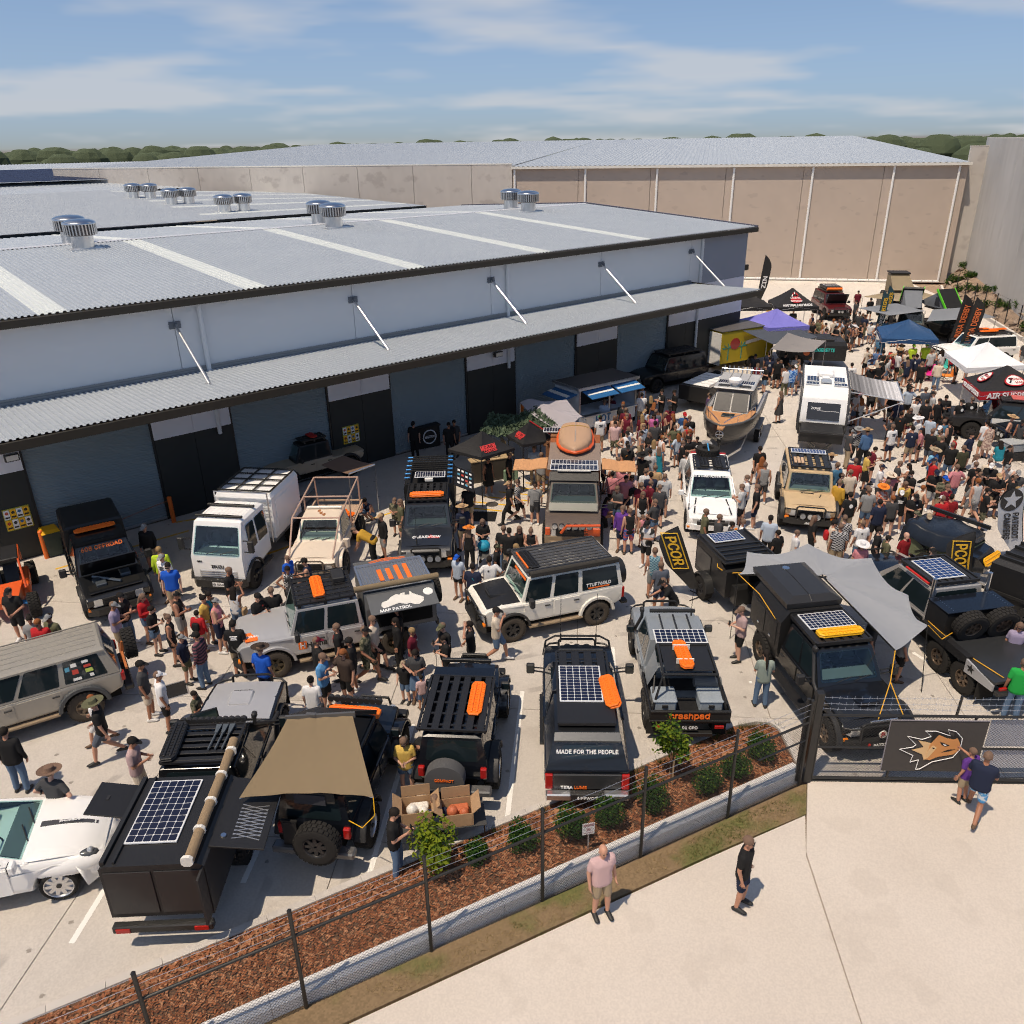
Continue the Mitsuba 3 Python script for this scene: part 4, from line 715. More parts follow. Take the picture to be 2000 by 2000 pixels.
for x,t in ((0.72,0.85),(-0.12,0.8)): k = c.add('open_door',box(-t,0,-0.03,0.03,0.65,1.15,0.02),KBLACK,at=lay(x,0.95,0,118),label='black door standing open'); c.add('door_glass',box(-t + 0.05,-0.08,-0.01,0.01,1.2,1.72),mat('green_glass',(0.12,0.14,0.10),0.06,coat=0.5),under=k,at=lay(x,0.95,0,118)); c.add('window_frame',tube([(-t + 0.02,0,1.15),(-t + 0.05,0,1.74),(-0.25,0,1.76),(-0.03,0,1.2)],0.025,6),BLACKM,under=k,at=lay(x,0.95,0,118))

c = Car('white_sports_wagon','glossy white sporty wagon with dark bonnet stripe, cut by the left edge','car',pose(-10.55,12.0,0,76))
c.shell(1.92,2.38,-2.40,1.05,1.05,1.10,(1.45,-1.45),0.37,KWHITE,sill=0.35,hf=0.86,nose=0.14,c=0.14,arch=0.04); c.house(-0.55,-1.75,-2.3,1.62,KWHITE,tumb=0.30,crown=0.03); c.glaze([(0.75,-0.2),(-0.3,-1.3)],fr=(0.03,0.97,0.03,0.95)); c.wheels((1.45,-1.45),1.88,0.37,0.27,0.26,rim=ALU,lug=False,spokes=10); c.doors([(0.7,-0.3),(-0.35,-1.3)],KWHITE); c.mirrors(m=KWHITE)
X = np.linspace(1.0,2.30,12); Z = np.interp(X,[1.0,1.3,1.6,1.9,2.1,2.3],[1.06,1.045,1.01,0.945,0.87,0.74]); zz = lambda y: 1 - y * y
P = np.array([[[x,0.86 * b * (1 - 0.16 * ((x - 1) / 1.3) ** 2),z + 0.05 + 0.05 * (1 - b * b) - 0.03 * max(0,abs(b) - 0.75) / 0.25 * 1.5 + 0.02 * (abs(abs(b) - 0.82) < 0.1)] for b in np.linspace(-1,1,15)] for x,z in zip(X,Z)]); k = c.add('bonnet',sheet(P,0.03),KWHITE,50)
S = np.array([[[x,b * (0.075 - 0.03 * (x - 1.1)),np.interp(x,X,Z) + 0.05 + 0.05 + 0.018] for b in (-1,0,1)] for x in np.linspace(1.1,2.12,9)]); c.add('bonnet_stripe',sheet(S,0.006),mat('stripe_grey',(0.06,0.06,0.065),0.4),under=k)
c.add('lettering',text_on([(2.0,0.06,1.13),(1.25,0.06,1.185),(1.25,-0.06,1.185),(2.0,-0.06,1.13)],'PORSCHE',0.06,d=0.008),TEXTW,under=k)
for sg in (1,-1): k = c.add('headlight',mv(ball((0,0,0),(0.27,0.13,0.10),9),1.98,sg * 0.72,0.88),mat('lamp_dark',(0.06,0.065,0.07),0.1,coat=0.8),60); c.add('lens',mv(ball((0,0,0),0.07,8),2.10,sg * 0.72,0.95),LENSC,60,under=k)
c.add('front_bumper',hull([(2.47 - 0.50 * (y / 0.96) ** 2 - 0.9 * max(0,z - 0.62) ** 1.2,y * 0.99,z) for y in np.linspace(-0.96,0.96,13) for z in (0.28,0.45,0.60,0.70,0.80)]),KWHITE,60); [c.add('front_wing',ball((1.62,sg * 0.72,0.74),(0.78,0.25,0.25),12),KWHITE,60) for sg in (1,-1)]; c.add('intake',box(2.40,2.44,-0.5,0.5,0.36,0.52,0.01),BLACKP)

c = Car('beige_wagon','dusty beige old wagon with black flares and stickers on its rear side window','wagon',pose(-12.67,17.03,0,239))
c.shell(1.86,2.25,-2.42,1.15,1.12,1.14,(1.42,-1.43),0.43,KBEIGE,sill=0.52,nose=0.05,c=0.08); c.bonnet(KBEIGE); c.face(); c.house(0.55,-2.15,-2.38,1.88,KBEIGE,tumb=0.17,crown=0.06); c.glaze([(0.92,0.05),(-0.05,-0.98),(-1.12,-2.12)]); c.doors([(1.1,0.05),(0.0,-1.0)],KBEIGE); c.wheels((1.42,-1.43),1.96,0.43,0.31,dusty=True,rim=DUST); c.flares((1.42,-1.43),mat('flare_grey',(0.06,0.065,0.07),0.6),0.09,0.09); c.mirrors(); c.tail(LENSR,0.85,1.10); c.sidesteps(-0.85,0.85,DUST,0.46)
c.add('roof_gutter',cat(beam((0.5,0.79,1.83),(-2.1,0.79,1.83),0.03,0.03),beam((0.5,-0.79,1.83),(-2.1,-0.79,1.83),0.03,0.03)),KBEIGE); c.add('roof_ribs',cat([box(-2.0,0.3,y - 0.02,y + 0.02,1.868,1.886) for y in (-0.5,-0.25,0,0.25,0.5)]),KBEIGE,kind='stuff')
STK = [mat('sticker_red',(0.5,0.06,0.04),0.5),mat('sticker_white',(0.75,0.75,0.72),0.5),mat('sticker_blue',(0.10,0.32,0.45),0.5),mat('sticker_lime',(0.45,0.55,0.12),0.5)]
A,B = c.ql[0][0],c.ql[1][0]
for i,(x,t,w,h_,mi_) in enumerate(((-1.22,0.62,0.12,0.16,2),(-1.40,0.72,0.16,0.14,1),(-1.41,0.46,0.16,0.18,0),(-1.42,0.18,0.20,0.10,1),(-1.72,0.76,0.18,0.10,1),(-1.74,0.58,0.19,0.10,0),(-1.75,0.40,0.19,0.14,3),(-1.77,0.2,0.10,0.12,1))):
    s0 = (A - x) / (A - B); ds = w / 2 / (A - B); c.add('sticker',onquad(c.ql,rrect(s0 - ds,s0 + ds,t - h_ / 2,t + h_ / 2,0.01,3),0.011),STK[mi_])
c.add('rear_bar',box(-2.62,-2.40,-0.88,0.88,0.50,0.66,0.03),BLACKM); k = c.add('wheel_carrier',cat(beam((-2.5,-0.3,0.7),(-2.62,-0.3,1.3),0.07,0.07),beam((-2.55,-0.3,1.0),(-2.55,0.6,1.0),0.06,0.06)),mat('rust_orange',(0.40,0.13,0.04),0.6))
for y in (-0.45,):
    k = c.add('spare_wheel',None,RUBBER,at=lay(-2.78,y,1.12,90),d=wheel_meshes(0.43,0.31,0.215,True,6)[0]); c.add('spare_rim',None,DUST,under=k,at=lay(-2.78,y,1.12,90),d=wheel_meshes(0.43,0.31,0.215,True,6)[1])

c = Car('silver_ute','silver dual cab ute with orange board on a basket rack and grey service canopy','ute',pose(-5.35,20.07,0,251))
c.shell(1.86,2.52,-0.92,1.10,1.20,1.20,(1.59,-1.75),0.42,KSILV,sill=0.58,nose=0.08,hf=1.12); c.bonnet(KSILV,w=0.84,scoop=False); c.face(spots=2,gw=0.42); c.house(0.85,-0.82,-0.88,1.96,KSILV,tumb=0.14); c.glaze([(1.02,0.2),(0.1,-0.78)],t0=0.06); c.doors([(1.05,0.15),(0.10,-0.85)],KSILV); c.wheels((1.59,-1.75),1.96,0.42,0.29,rim=mat('gold_black_rim',(0.10,0.08,0.05),0.4,0.5),dusty=True); c.flares((1.59,),KSILV,0.05,0.07); c.sidesteps(-0.8,0.95,DUST); c.mirrors(big=True); c.snorkel(-0.93,BLACKP,0.1,-1)
c.add('bonnet_sticker',box(1.95,2.28,0.28,0.72,1.17,1.185),TEXTO,at=lay(0,0,0.012,0,1,0,0)); c.add('lettering',text_on([(2.28,0.72,1.19),(1.95,0.72,1.19),(1.95,0.28,1.19),(2.28,0.28,1.19)],'HEMA',0.10,0.5,0.5,0.012),TEXTW)
q = [(0.95,0.946,0.66),(-0.3,0.946,0.66),(-0.3,0.946,1.1),(0.95,0.946,1.1)]; c.add('badge_sticker',onquad(q,rrect(0.02,0.20,0.25,0.80,0.02,2),0.003),TEXTO); c.add('lettering',text_on(q,'H',0.16,0.11,0.52,0.008),TEXTW); c.add('lettering',text_on(q,'Hema',0.15,0.42,0.5,0.008),BLACKM)
c.rack(-0.75,0.85,1.50,2.06,6,KMATT,basket=0.13); c.board(lay(0.18,0.05,2.10,90,1.05,0,0)); c.board(lay(0.18,0.05,2.15,90,1.05,0,0)); c.add('rack_case',cbox(-0.45,-0.35,2.17,0.35,0.6,0.16,0.02),BLACKP)
k = c.add('service_canopy',hull([(x,y,z) for x in (-1.0,-3.0) for y,z in ((-0.93,0.85),(0.93,0.85),(-0.93,1.60),(0.93,1.60),(-0.78,2.02),(0.78,2.02))]),mat('canopy_grey',(0.10,0.105,0.11),0.4),15)
q = [(-1.05,0.93,0.9),(-2.95,0.93,0.9),(-2.95,0.93,1.58),(-1.05,0.93,1.58)]; c.add('opening',onquad(q,rrect(0.06,0.96,0.12,0.92,0.03,2.5),0.006),UNDER,under=k)
kk = c.add('raised_side',box(-2.95,-1.05,0,0.78,-0.015,0.015,0.004),mat('canopy_grey'),at=lay(0,0.82,2.0,0,1,-16),label='raised grey side panel with a white country outline')
OZ = [(0.02,0.35),(0.06,0.55),(0.18,0.62),(0.28,0.80),(0.40,0.92),(0.47,0.84),(0.50,0.92),(0.60,0.94),(0.58,0.78),(0.68,0.74),(0.71,0.98),(0.76,0.80),(0.86,0.62),(0.97,0.45),(0.95,0.22),(0.84,0.05),(0.74,0.08),(0.64,0.22),(0.56,0.18),(0.42,0.34),(0.28,0.28),(0.16,0.20),(0.06,0.18)]
q = [(-1.35,0.70,0.016),(-2.62,0.70,0.016),(-2.62,0.10,0.016),(-1.35,0.10,0.016)]; c.add('map_print',onquad(q,[(s_,t_) for s_,t_ in OZ],0.004),OFFW,under=kk,at=lay(0,0.82,2.0,0,1,-16)); c.add('lettering',text_on([(-1.1,0.76,0.016),(-2.9,0.76,0.016),(-2.9,0.0,0.016),(-1.1,0.0,0.016)],'MAP PATROL',0.10,0.36,0.10,0.006),TEXTW,under=kk,at=lay(0,0.82,2.0,0,1,-16)); c.add('round_sticker',mv(cyl((0,0,0),0.14,0.02,18),-2.75,0.25,0.002),STK[1],under=kk,at=lay(0,0.82,2.0,0,1,-16))
k = c.add('rack_tray',cat(beam((-1.0,-0.75,2.12),(-2.95,-0.75,2.12),0.06,0.06),beam((-1.0,0.72,2.12),(-2.95,0.72,2.12),0.06,0.06),beam((-1.0,-0.75,2.12),(-1.0,0.72,2.12),0.06,0.06),beam((-2.95,-0.75,2.12),(-2.95,0.72,2.12),0.06,0.06)),ALU,label='aluminium mesh roof tray over the canopy')
c.add('mesh',cat([beam((-1.0 - a * 0.09,-0.72,2.11),(-1.0 - a * 0.09,0.70,2.11),0.022,0.008) for a in range(22)] + [beam((-1.0,-0.7 + b * 0.07,2.115),(-2.95,-0.7 + b * 0.07,2.115),0.014,0.008) for b in range(21)]),ALU,under=k,kind='stuff'); c.add('tray_floor',box(-2.95,-1.0,-0.75,0.72,2.06,2.075),CHEQ,under=k)
q = [(-2.6,0.55,2.122),(-2.6,-0.6,2.122),(-1.3,-0.6,2.122),(-1.3,0.55,2.122)]
for P in ([(0.1,0.1),(0.9,0.1),(0.9,0.2),(0.1,0.2)],[(0.1,0.3),(0.9,0.3),(0.9,0.4),(0.1,0.4)],[(0.2,0.5),(0.8,0.5),(0.8,0.6),(0.2,0.6)],[(0.2,0.7),(0.8,0.7),(0.8,0.8),(0.2,0.8)]): c.add('orange_mark',onquad(q,P,0.004),TEXTO,under=k)
c.add('far_side_panel',box(-2.9,-1.05,-0.75,0,-0.015,0.015),mat('canopy_grey'),at=lay(0,-0.82,2.02,0,1,14),label='raised far side panel with orange chevrons'); 
for i in range(3): c.add('chevron',cat(beam((-1.5,-0.15 - i * 0.16,0.018),(-2.0,-0.38 - i * 0.16,0.018),0.06,0.006),beam((-2.0,-0.38 - i * 0.16,0.018),(-2.6,-0.15 - i * 0.16,0.018),0.06,0.006)),TEXTO,at=lay(0,-0.82,2.02,0,1,14))
c.add('awning_roll',tube([(-0.75,0.72,2.2),(-3.15,0.72,2.2)],0.085,10),CANV,40); k = c.add('spare_wheel',None,RUBBER,at=lay(-3.22,-0.2,1.25,90),d=wheel_meshes(0.42,0.29,0.215,True,6)[0]); c.add('tail_board',box(-3.05,-2.98,-0.93,0.93,0.7,0.9,0.01),BLACKM)

c = Car('white_wagon','white four door wagon with black bonnet, long slatted roof rack and muddy black wheels','wagon',pose(0.95,21.6,0,251.5))
c.shell(1.86,2.20,-2.20,1.02,1.20,1.20,(1.35,-1.33),0.41,paint('cream_white',(0.70,0.68,0.62)),sill=0.56,nose=0.07,hf=1.12); CW = 'mat_paint_cream_white'
c.bonnet(KMATT,w=0.84,scoop=True); c.face(bumper=BLACKM,gw=0.42); c.house(0.78,-2.08,-2.18,1.97,CW,tumb=0.13); c.glaze([(0.95,0.18),(0.06,-0.72),(-0.86,-2.05)],t0=0.06); c.doors([(0.98,0.12),(0.06,-0.80)],CW); c.wheels((1.35,-1.33),1.98,0.41,0.29,dusty=True); c.flares((1.35,),BLACKP,0.07,0.06); c.flares((-1.33,),CW,0.07,0.08); c.mirrors(big=True); c.sidesteps(-0.85,0.85,DUST); c.tail(LENSR,0.78,1.14,0.13); c.snorkel(-0.93,BLACKP,0.1,-1)
c.rack(-1.85,0.80,1.42,2.10,8,mat('rack_grey',(0.06,0.06,0.062),0.5),basket=0.06); c.board(lay(0.52,0.05,2.14,90,1.0),KMATT,label='black recovery board across the rack'); c.add('board_edge',box(0.70,0.74,-0.5,0.55,2.13,2.17),TEXTO); k = c.add('awning_bag',box(-2.05,0.75,0.73,0.89,1.98,2.14,0.03),CANVD)
A,B = c.ql[0][0],c.ql[1][0]; c.add('lettering',text_on(c.ql,'TTUF76GLD',0.10,(A + 1.4) / (A - B),0.26,0.014),TEXTW); c.add('orange_swash',onquad(c.ql,rrect((A + 1.05) / (A - B),(A + 1.75) / (A - B),0.10,0.15,0.005,3),0.011),TEXTO)
c.add('rear_step',box(-2.42,-2.20,-0.82,0.82,0.48,0.60,0.03),BLACKP); k = c.add('spare_wheel',mv(cyl((0,0,0),0.40,0.26,22,'x'),-2.5,0.1,1.25),KMATT,40); c.add('windscreen_sign',onquad(c.qf,rrect(0.3,0.9,0.80,0.90,0.02,3),0.012),TEXTO)


# ---- vehicles on the right and in the second row
c = Car('canopy_ute','black ute facing the gate with grey side awning, yellow board and covered roof tent','ute',pose(8.1,17.36,0,171.6))
c.shell(1.84,2.28,-0.95,0.95,1.16,1.16,(1.75,-1.85),0.45,KBLACK,sill=0.62,nose=0.04); c.bonnet(KBLUE,scoop=True); c.face(spots=0,plate='PAT01',bumper=BLACKM); c.house(0.45,-0.80,-0.9,1.94,KBLACK,tumb=0.16); c.glaze([(0.85,0.1),(0.0,-0.78)]); c.doors([(0.9,0.05),(0.0,-0.88)],mat('paint_dark_bronze',(0.03,0.028,0.025),0.3,coat=0.5)); c.wheels((1.75,-1.85),2.06,0.45,0.32,rim=BRONZE); c.flares((1.75,),BLACKP,0.08,0.07); c.mirrors(big=True); c.snorkel(-0.92,BLACKP,0.05,-1)
for sg in (1,-1): c.add('side_step',box(-0.9,0.95,sg * 1.06 - 0.13,sg * 1.06 + 0.13,0.44,0.50,0.01),KMATT)
for y,m in ((-0.30,LENSR),(0.30,LENSR)): c.add('recovery_hook',mv(cbox(2.5,y,0.6,0.06,0.05,0.07,0.01)),REDP)
k = c.add('badge_cover',mv(cyl((0,0,0),0.10,0.02,18,'x'),2.47,0.0,0.86),OFFW,30); c.add('lettering',text_on([(2.49,-0.1,0.76),(2.49,0.1,0.76),(2.49,0.1,0.96),(2.49,-0.1,0.96)],'P',0.13,d=0.01),LENSR,under=k)
c.add('winch_line',tube([(2.4,-0.3,1.18),(2.42,0.0,1.20),(2.4,0.35,1.19)],0.03,6),ALU); 
c.rack(-0.95,0.42,1.46,2.04,6,KMATT,rim=0.09); c.solar(-0.55,0.05,2.06,0.72,1.26,6,11,gap=0.014); c.board(lay(0.08,0.06,2.07,90,1.05),YELLOW); c.board(lay(0.08,0.06,2.12,90,1.05),YELLOW,label='upper yellow recovery board')
k = c.add('canopy',hull([(x,y,z) for x in (-1.0,-2.75) for y,z in ((-0.95,0.95),(0.95,0.95),(-0.95,1.80),(0.95,1.80),(-0.72,2.12),(0.72,2.12))] + [(-2.45,-0.9,0.8),(-1.0,-0.9,0.7),(-2.45,0.9,0.8),(-1.0,0.9,0.7)]),KMATT,15)
for x in (-1.5,-2.2): c.add('canopy_door',box(x - 0.32,x + 0.32,-0.965,-0.945,1.0,1.72,0.008),KMATT,under=k); c.add('latch',cbox(x,-0.97,1.12,0.10,0.02,0.06,0.01),STEEL,under=k)
k = c.add('roof_tent',hull([(x,y,2.14) for x in (-1.12,-3.2) for y in (-0.78,0.74)] + [(x,y,2.30) for x in (-1.10,-3.22) for y in (-0.80,0.76)] + [(x,y,2.42) for x in (-1.3,-3.0) for y in (-0.55,0.52)] + [(-2.2,0,2.45)]),mat('vinyl_black',(0.025,0.025,0.026),0.35),20,label='roof tent under a shiny black vinyl cover'); c.add('vent_cap',mv(cyl((0,0,0),0.10,0.03,16),-2.75,-0.05,2.42),STEEL,under=k); c.add('cover_seam',cat(tube([(-1.12,-0.1,2.31),(-1.3,-0.1,2.425),(-2.2,-0.1,2.455),(-3.0,-0.1,2.425)],0.008,5)),BLACKM,under=k)
pts = [(-3.27,-1.20,2.08),(-4.50,-0.40,2.10),(-4.46,1.52,2.22),(-3.39,2.96,2.14),(-1.27,2.78,2.12),(0.03,2.52,2.0),(0.89,1.10,1.98)]
hub = np.array([-2.3,0.85,2.34]); G = []
for a,b in zip(pts[:-1],pts[1:]):
    for t in np.linspace(0,1,9)[:-1]:
        e = np.array(a) * (1 - t) + np.array(b) * t; G.append([hub * (1 - r) + e * r + np.array([0,0,-0.20 * math.sin(math.pi * t) * r ** 1.5 + 0.012 * math.sin(r * 17 + t * 9)]) + (np.array([-2.2,0.9,2.0]) - e) * 0.03 * math.sin(math.pi * t) * r * [1,1,0] for r in np.linspace(0.04,1,12)])
G.append([hub * (1 - r) + np.array(pts[-1]) * r for r in np.linspace(0.04,1,12)])
k = c.add('awning',sheet(np.array(G),0.012),mat('awning_grey',(0.27,0.285,0.31),0.75,spec=0.2),50,label='large grey fabric awning fanned out from the side'); c.add('awning_arms',cat([beam(tuple(hub + [0,0,-0.05]),(p_[0],p_[1],p_[2] - 0.03),0.03,0.03) for p_ in pts]),BLACKM,under=k)
ROPE = mat('rope_yellow',(0.72,0.36,0.02),0.7)
c.add('guy_rope',tube([(0.89,1.08,1.97),(1.55,0.62,1.58),(2.35,-0.10,1.2)],0.012,5),ROPE); c.add('guy_rope',tube([(1.55,0.62,1.58),(2.3,0.55,1.2)],0.012,5),ROPE); c.add('guy_rope',tube([(-3.27,-1.20,2.08),(-2.3,-0.98,1.95),(-1.3,-0.95,1.75)],0.012,5),ROPE); c.add('guy_rope',tube([(0.03,2.52,2.0),(-0.2,3.2,1.35),(-0.9,4.25,1.12)],0.012,5),ROPE)
for x,y in ((-3.27,-1.20),(0.03,2.5)): c.add('awning_pole',bar((x,y,2.08 if x < 0 else 2.0),(x + 0.15,y - 0.1 if y < 0 else y + 0.15,0),0.012,6),BLACKM)

c = Car('six_wheel_truck','black six wheel tray truck with two spare wheels leaning on its box','truck',pose(12.66,18.22,0,-10))
c.shell(1.84,5.35,1.35,3.95,1.16,1.14,(4.55,),0.45,mat('paint_warm_silver',(0.42,0.41,0.40),0.3,0.4,coat=0.5),sill=0.62,nose=0.04); SV = 'mat_paint_warm_silver'; c.bonnet(KBLUE); c.face(bumper=BLACKM); c.house(3.15,1.55,1.48,1.95,SV,tumb=0.15,ws0=3.95); c.ws0 = 3.95; c.glaze([(3.7,2.75),(2.65,1.55)]); c.doors([(3.75,2.7),(2.65,1.5)],KBLACK); c.wheels((4.55,0.50,-0.50),2.16,0.45,0.33,rim=BRONZE); c.mirrors(3.7,1.2,big=True)
c.rack(1.6,3.1,1.40,2.05,6,KMATT,rim=0.09); c.solar(2.35,0.05,2.08,1.12,0.95,8,5,SOLARB,gap=0.016); c.add('shovel_red',bar((1.7,0.80,2.04),(2.7,0.80,2.04),0.035,8),REDP,40)
c.add('tray',box(-1.55,1.30,-1.08,1.08,0.98,1.06,0.01),mat('tray_black',(0.025,0.027,0.03),0.3)); c.add('chassis',box(-1.6,1.4,-0.45,0.45,0.5,0.9),UNDER)
for sg in (1,-1): c.add('tray_side',hull([(x,sg * y,z) for x in (1.30,-0.55) for y in (0.92,1.10) for z in (0.98,1.14)] + [(x,sg * y,z) for x in (1.0,-0.3) for y in (1.0,1.10) for z in (0.9,)]),KMATT,15); kk = c.add('side_plate',hull([(-0.55,sg * y,z) for y in (1.06,1.11) for z in (0.72,1.10)] + [(-1.55,sg * y,z) for y in (1.06,1.11) for z in (0.80,0.98)]),mat('plate_light',(0.45,0.45,0.46),0.4,0.3))
STAR = [(0.5 + (0.5 if i % 2 == 0 else 0.21) * math.sin(i * math.pi / 5),0.5 + (0.5 if i % 2 == 0 else 0.21) * math.cos(i * math.pi / 5)) for i in range(10)]
c.add('star_emblem',onquad([(-0.62,1.112,0.80),(-0.90,1.112,0.80),(-0.90,1.112,1.06),(-0.62,1.112,1.06)],STAR,0.006),BLACKM); c.add('mud_flap',box(-1.08,-1.04,0.55,1.08,0.2,0.75),RUBBER); c.add('rear_light',cbox(-1.60,0.85,0.86,0.06,0.2,0.10,0.01),LENSR); c.add('rear_bar',box(-1.68,-1.55,-1.05,1.05,0.70,0.84,0.02),BLACKM)
k = c.add('service_box',hull([(1.35,y,z) for y in (-0.98,0.98) for z in (1.06,1.78)] + [(0.55,y,z) for y in (-0.98,0.98) for z in (1.06,1.72)]),KMATT,15); c.add('lid',box(0.52,1.37,-1.0,1.0,1.76,1.80,0.008),KBLUE,under=k,at=lay(0,0,0.0,0,1,0,0)); c.add('rivets',cat([cbox(0.62 + 0.09 * i,y,1.806,0.02,0.02,0.012) for i in range(8) for y in (-0.85,0.78)]),STEEL,under=k,kind='stuff')
for y in (0.42,-0.50):
    M_ = lay(0.33,y,1.46,90,1.0,-14); kk = c.add('spare_wheel',None,RUBBER,at=M_,d=wheel_meshes(0.45,0.33,0.215,True,6)[0]); c.add('spare_rim',None,BRONZE,under=kk,at=M_,d=wheel_meshes(0.45,0.33,0.215,True,6)[1])
for y in (0.85,-0.85): c.add('exhaust_stack',cyl((1.43,y,1.2),0.06,1.15,14),STEEL,30)
c.add('tie_rope',tube([(1.2,0.98,1.16),(0.2,0.99,1.12),(-0.6,0.9,1.08),(-1.45,0.75,1.09)],0.013,5),ROPE)

def trailer_wheel(c,xs,W,R=0.36,w=0.24): c.wheels(xs,W,R,w,0.2)
c = Car('camper_trailer','black box camper trailer with a blue solar panel on top','trailer',pose(7.0,22.7,0,167))
k = c.add('body',hull([(-1.05,y,z) for y in (-0.82,0.82) for z in (0.62,1.72)] + [(1.0,y,1.5) for y in (-0.80,0.80)] + [(1.0,y,0.62) for y in (-0.80,0.80)] + [(0.4,y,1.74) for y in (-0.80,0.80)]),KMATT,15); c.add('side_panel',cat(box(-0.95,0.0,-0.835,-0.82,0.8,1.5,0.004)),mat('panel_black',(0.03,0.03,0.031),0.25),under=k)
c.add('lid',box(-1.1,0.95,-0.86,0.86,1.72,1.80,0.02),KMATT); c.add('rails',cat([beam((-1.0,y,1.86),(0.9,y,1.86),0.05,0.05) for y in (-0.78,0.78)] + [beam((x,-0.78,1.86),(x,0.78,1.86),0.05,0.04) for x in (0.0,0.3,0.55,0.9)]),BLACKM); c.solar(-0.62,-0.05,1.83,0.62,1.05,5,10,SOLARB); trailer_wheel(c,(-0.15,),2.1,0.40,0.28); c.add('mudguard',cat([prism(arc(-0.15,0.40,0.52,175,5,10) + arc(-0.15,0.40,0.46,5,175,10),*sorted((sg * 0.80,sg * 1.08)),0.01,1) for sg in (1,-1)]),BLACKM,30)
c.add('nose_box',hull([(x,y,z) for x in (1.0,1.35) for y in (-0.6,0.6) for z in (0.5,1.05)] + [(1.3,y,1.15) for y in (-0.55,0.55)]),BLACKM,15); c.add('drawbar',cat(beam((1.0,0.5,0.5),(2.3,0,0.5),0.07,0.1),beam((1.0,-0.5,0.5),(2.3,0,0.5),0.07,0.1),beam((2.2,0,0.5),(2.6,0,0.52),0.08,0.1)),GALV); k = c.add('spare_wheel',None,RUBBER,at=lay(1.5,0.25,0.95,90),d=wheel_meshes(0.40,0.28,0.2,True,6)[0]); c.add('rope',tube([(0.2,-0.7,1.6),(0.5,-0.86,1.45),(0.9,-0.75,1.42),(1.2,-0.3,1.55),(1.0,0.2,1.75)],0.014,5),ROPE); c.add('jockey_wheel',cat(bar((2.1,0.15,0.1),(2.1,0.15,0.8),0.03),cyl((2.1,0.12,0.1),0.1,0.05,12,'y')),BLACKM)
c = Car('green_camper','olive green camper trailer under a wrinkled black cover with a yellow board','trailer',mul4(pose(14.45,24.4,0,143),np.diag([0.80,0.92,1,1])))
OLIVE = paint('olive',(0.13,0.15,0.085),0.5,0.1)
k = c.add('body',hull([(x,y,z) for x in (-1.3,1.25) for y in (-0.85,0.85) for z in (0.55,1.15)]),OLIVE,15); c.add('cross_brace',cat(beam((-0.6,-0.86,0.7),(0.3,-0.86,1.1),0.06,0.03),beam((-0.6,-0.87,1.1),(0.3,-0.87,0.7),0.06,0.03)),BLACKM,under=k)
P = np.array([[[x,y * (0.98 - 0.05 * abs(x)),1.58 - 0.16 * abs(y) ** 4 + 0.045 * math.sin(3.1 * x + y * 2) + 0.045 * abs(math.sin(5 * y + x * 4)) - 0.03 * abs(math.sin(3.7 * x)) - (0.35 if abs(y) > 0.93 else 0) - (0.25 if abs(x) > 1.22 else 0)] for y in np.linspace(-1,1,15)] for x in np.linspace(-1.35,1.25,15)]); c.add('cover',sheet(P,0.02),mat('tarp_black',(0.012,0.016,0.024),0.3),60,label='wrinkled glossy black vinyl cover'); c.add('cover_base',box(-1.3,1.2,-0.82,0.82,1.15,1.42),KMATT)
c.add('nose_box',hull([(1.25,y,z) for y in (-0.75,0.75) for z in (0.55,1.12)] + [(2.0,y,z) for y in (-0.5,0.5) for z in (0.6,0.85)] + [(1.7,y,1.1) for y in (-0.6,0.6)]),KBLUE,15); c.board(lay(2.0,0.0,0.98,90,1.05,50,0),YELLOW); trailer_wheel(c,(-0.1,),2.1,0.40,0.27); c.add('rack_arm',cat(beam((-1.2,0.8,1.7),(1.3,0.9,1.62),0.10,0.12)),KMATT); c.add('drawbar',cat(beam((1.9,0.4,0.5),(2.9,0,0.5),0.07,0.09),beam((1.9,-0.4,0.5),(2.9,0,0.5),0.07,0.09)),GALV)
c = Car('black_box_trailer','tall matt black box trailer cut by the right edge','trailer',pose(15.9,20.9,0,143)); c.add('body',hull([(x,y,z) for x in (-1.4,1.4) for y in (-0.9,0.9) for z in (0.55,1.75)] + [(x,y,1.9) for x in (-1.3,1.3) for y in (-0.8,0.8)]),KMATT,15); c.add('roof_rails',cat([beam((-1.3,y,1.95),(1.3,y,1.95),0.06,0.07) for y in (-0.7,-0.3,0.3,0.7)]),BLACKM); trailer_wheel(c,(0,),2.1,0.4,0.26); c.add('side_rail',beam((-1.5,-0.95,0.9),(1.5,-0.95,0.9),0.05,0.08),BLACKM); c.add('drawbar',beam((-1.4,0,0.5),(-2.4,0,0.5),0.08,0.1),GALV)

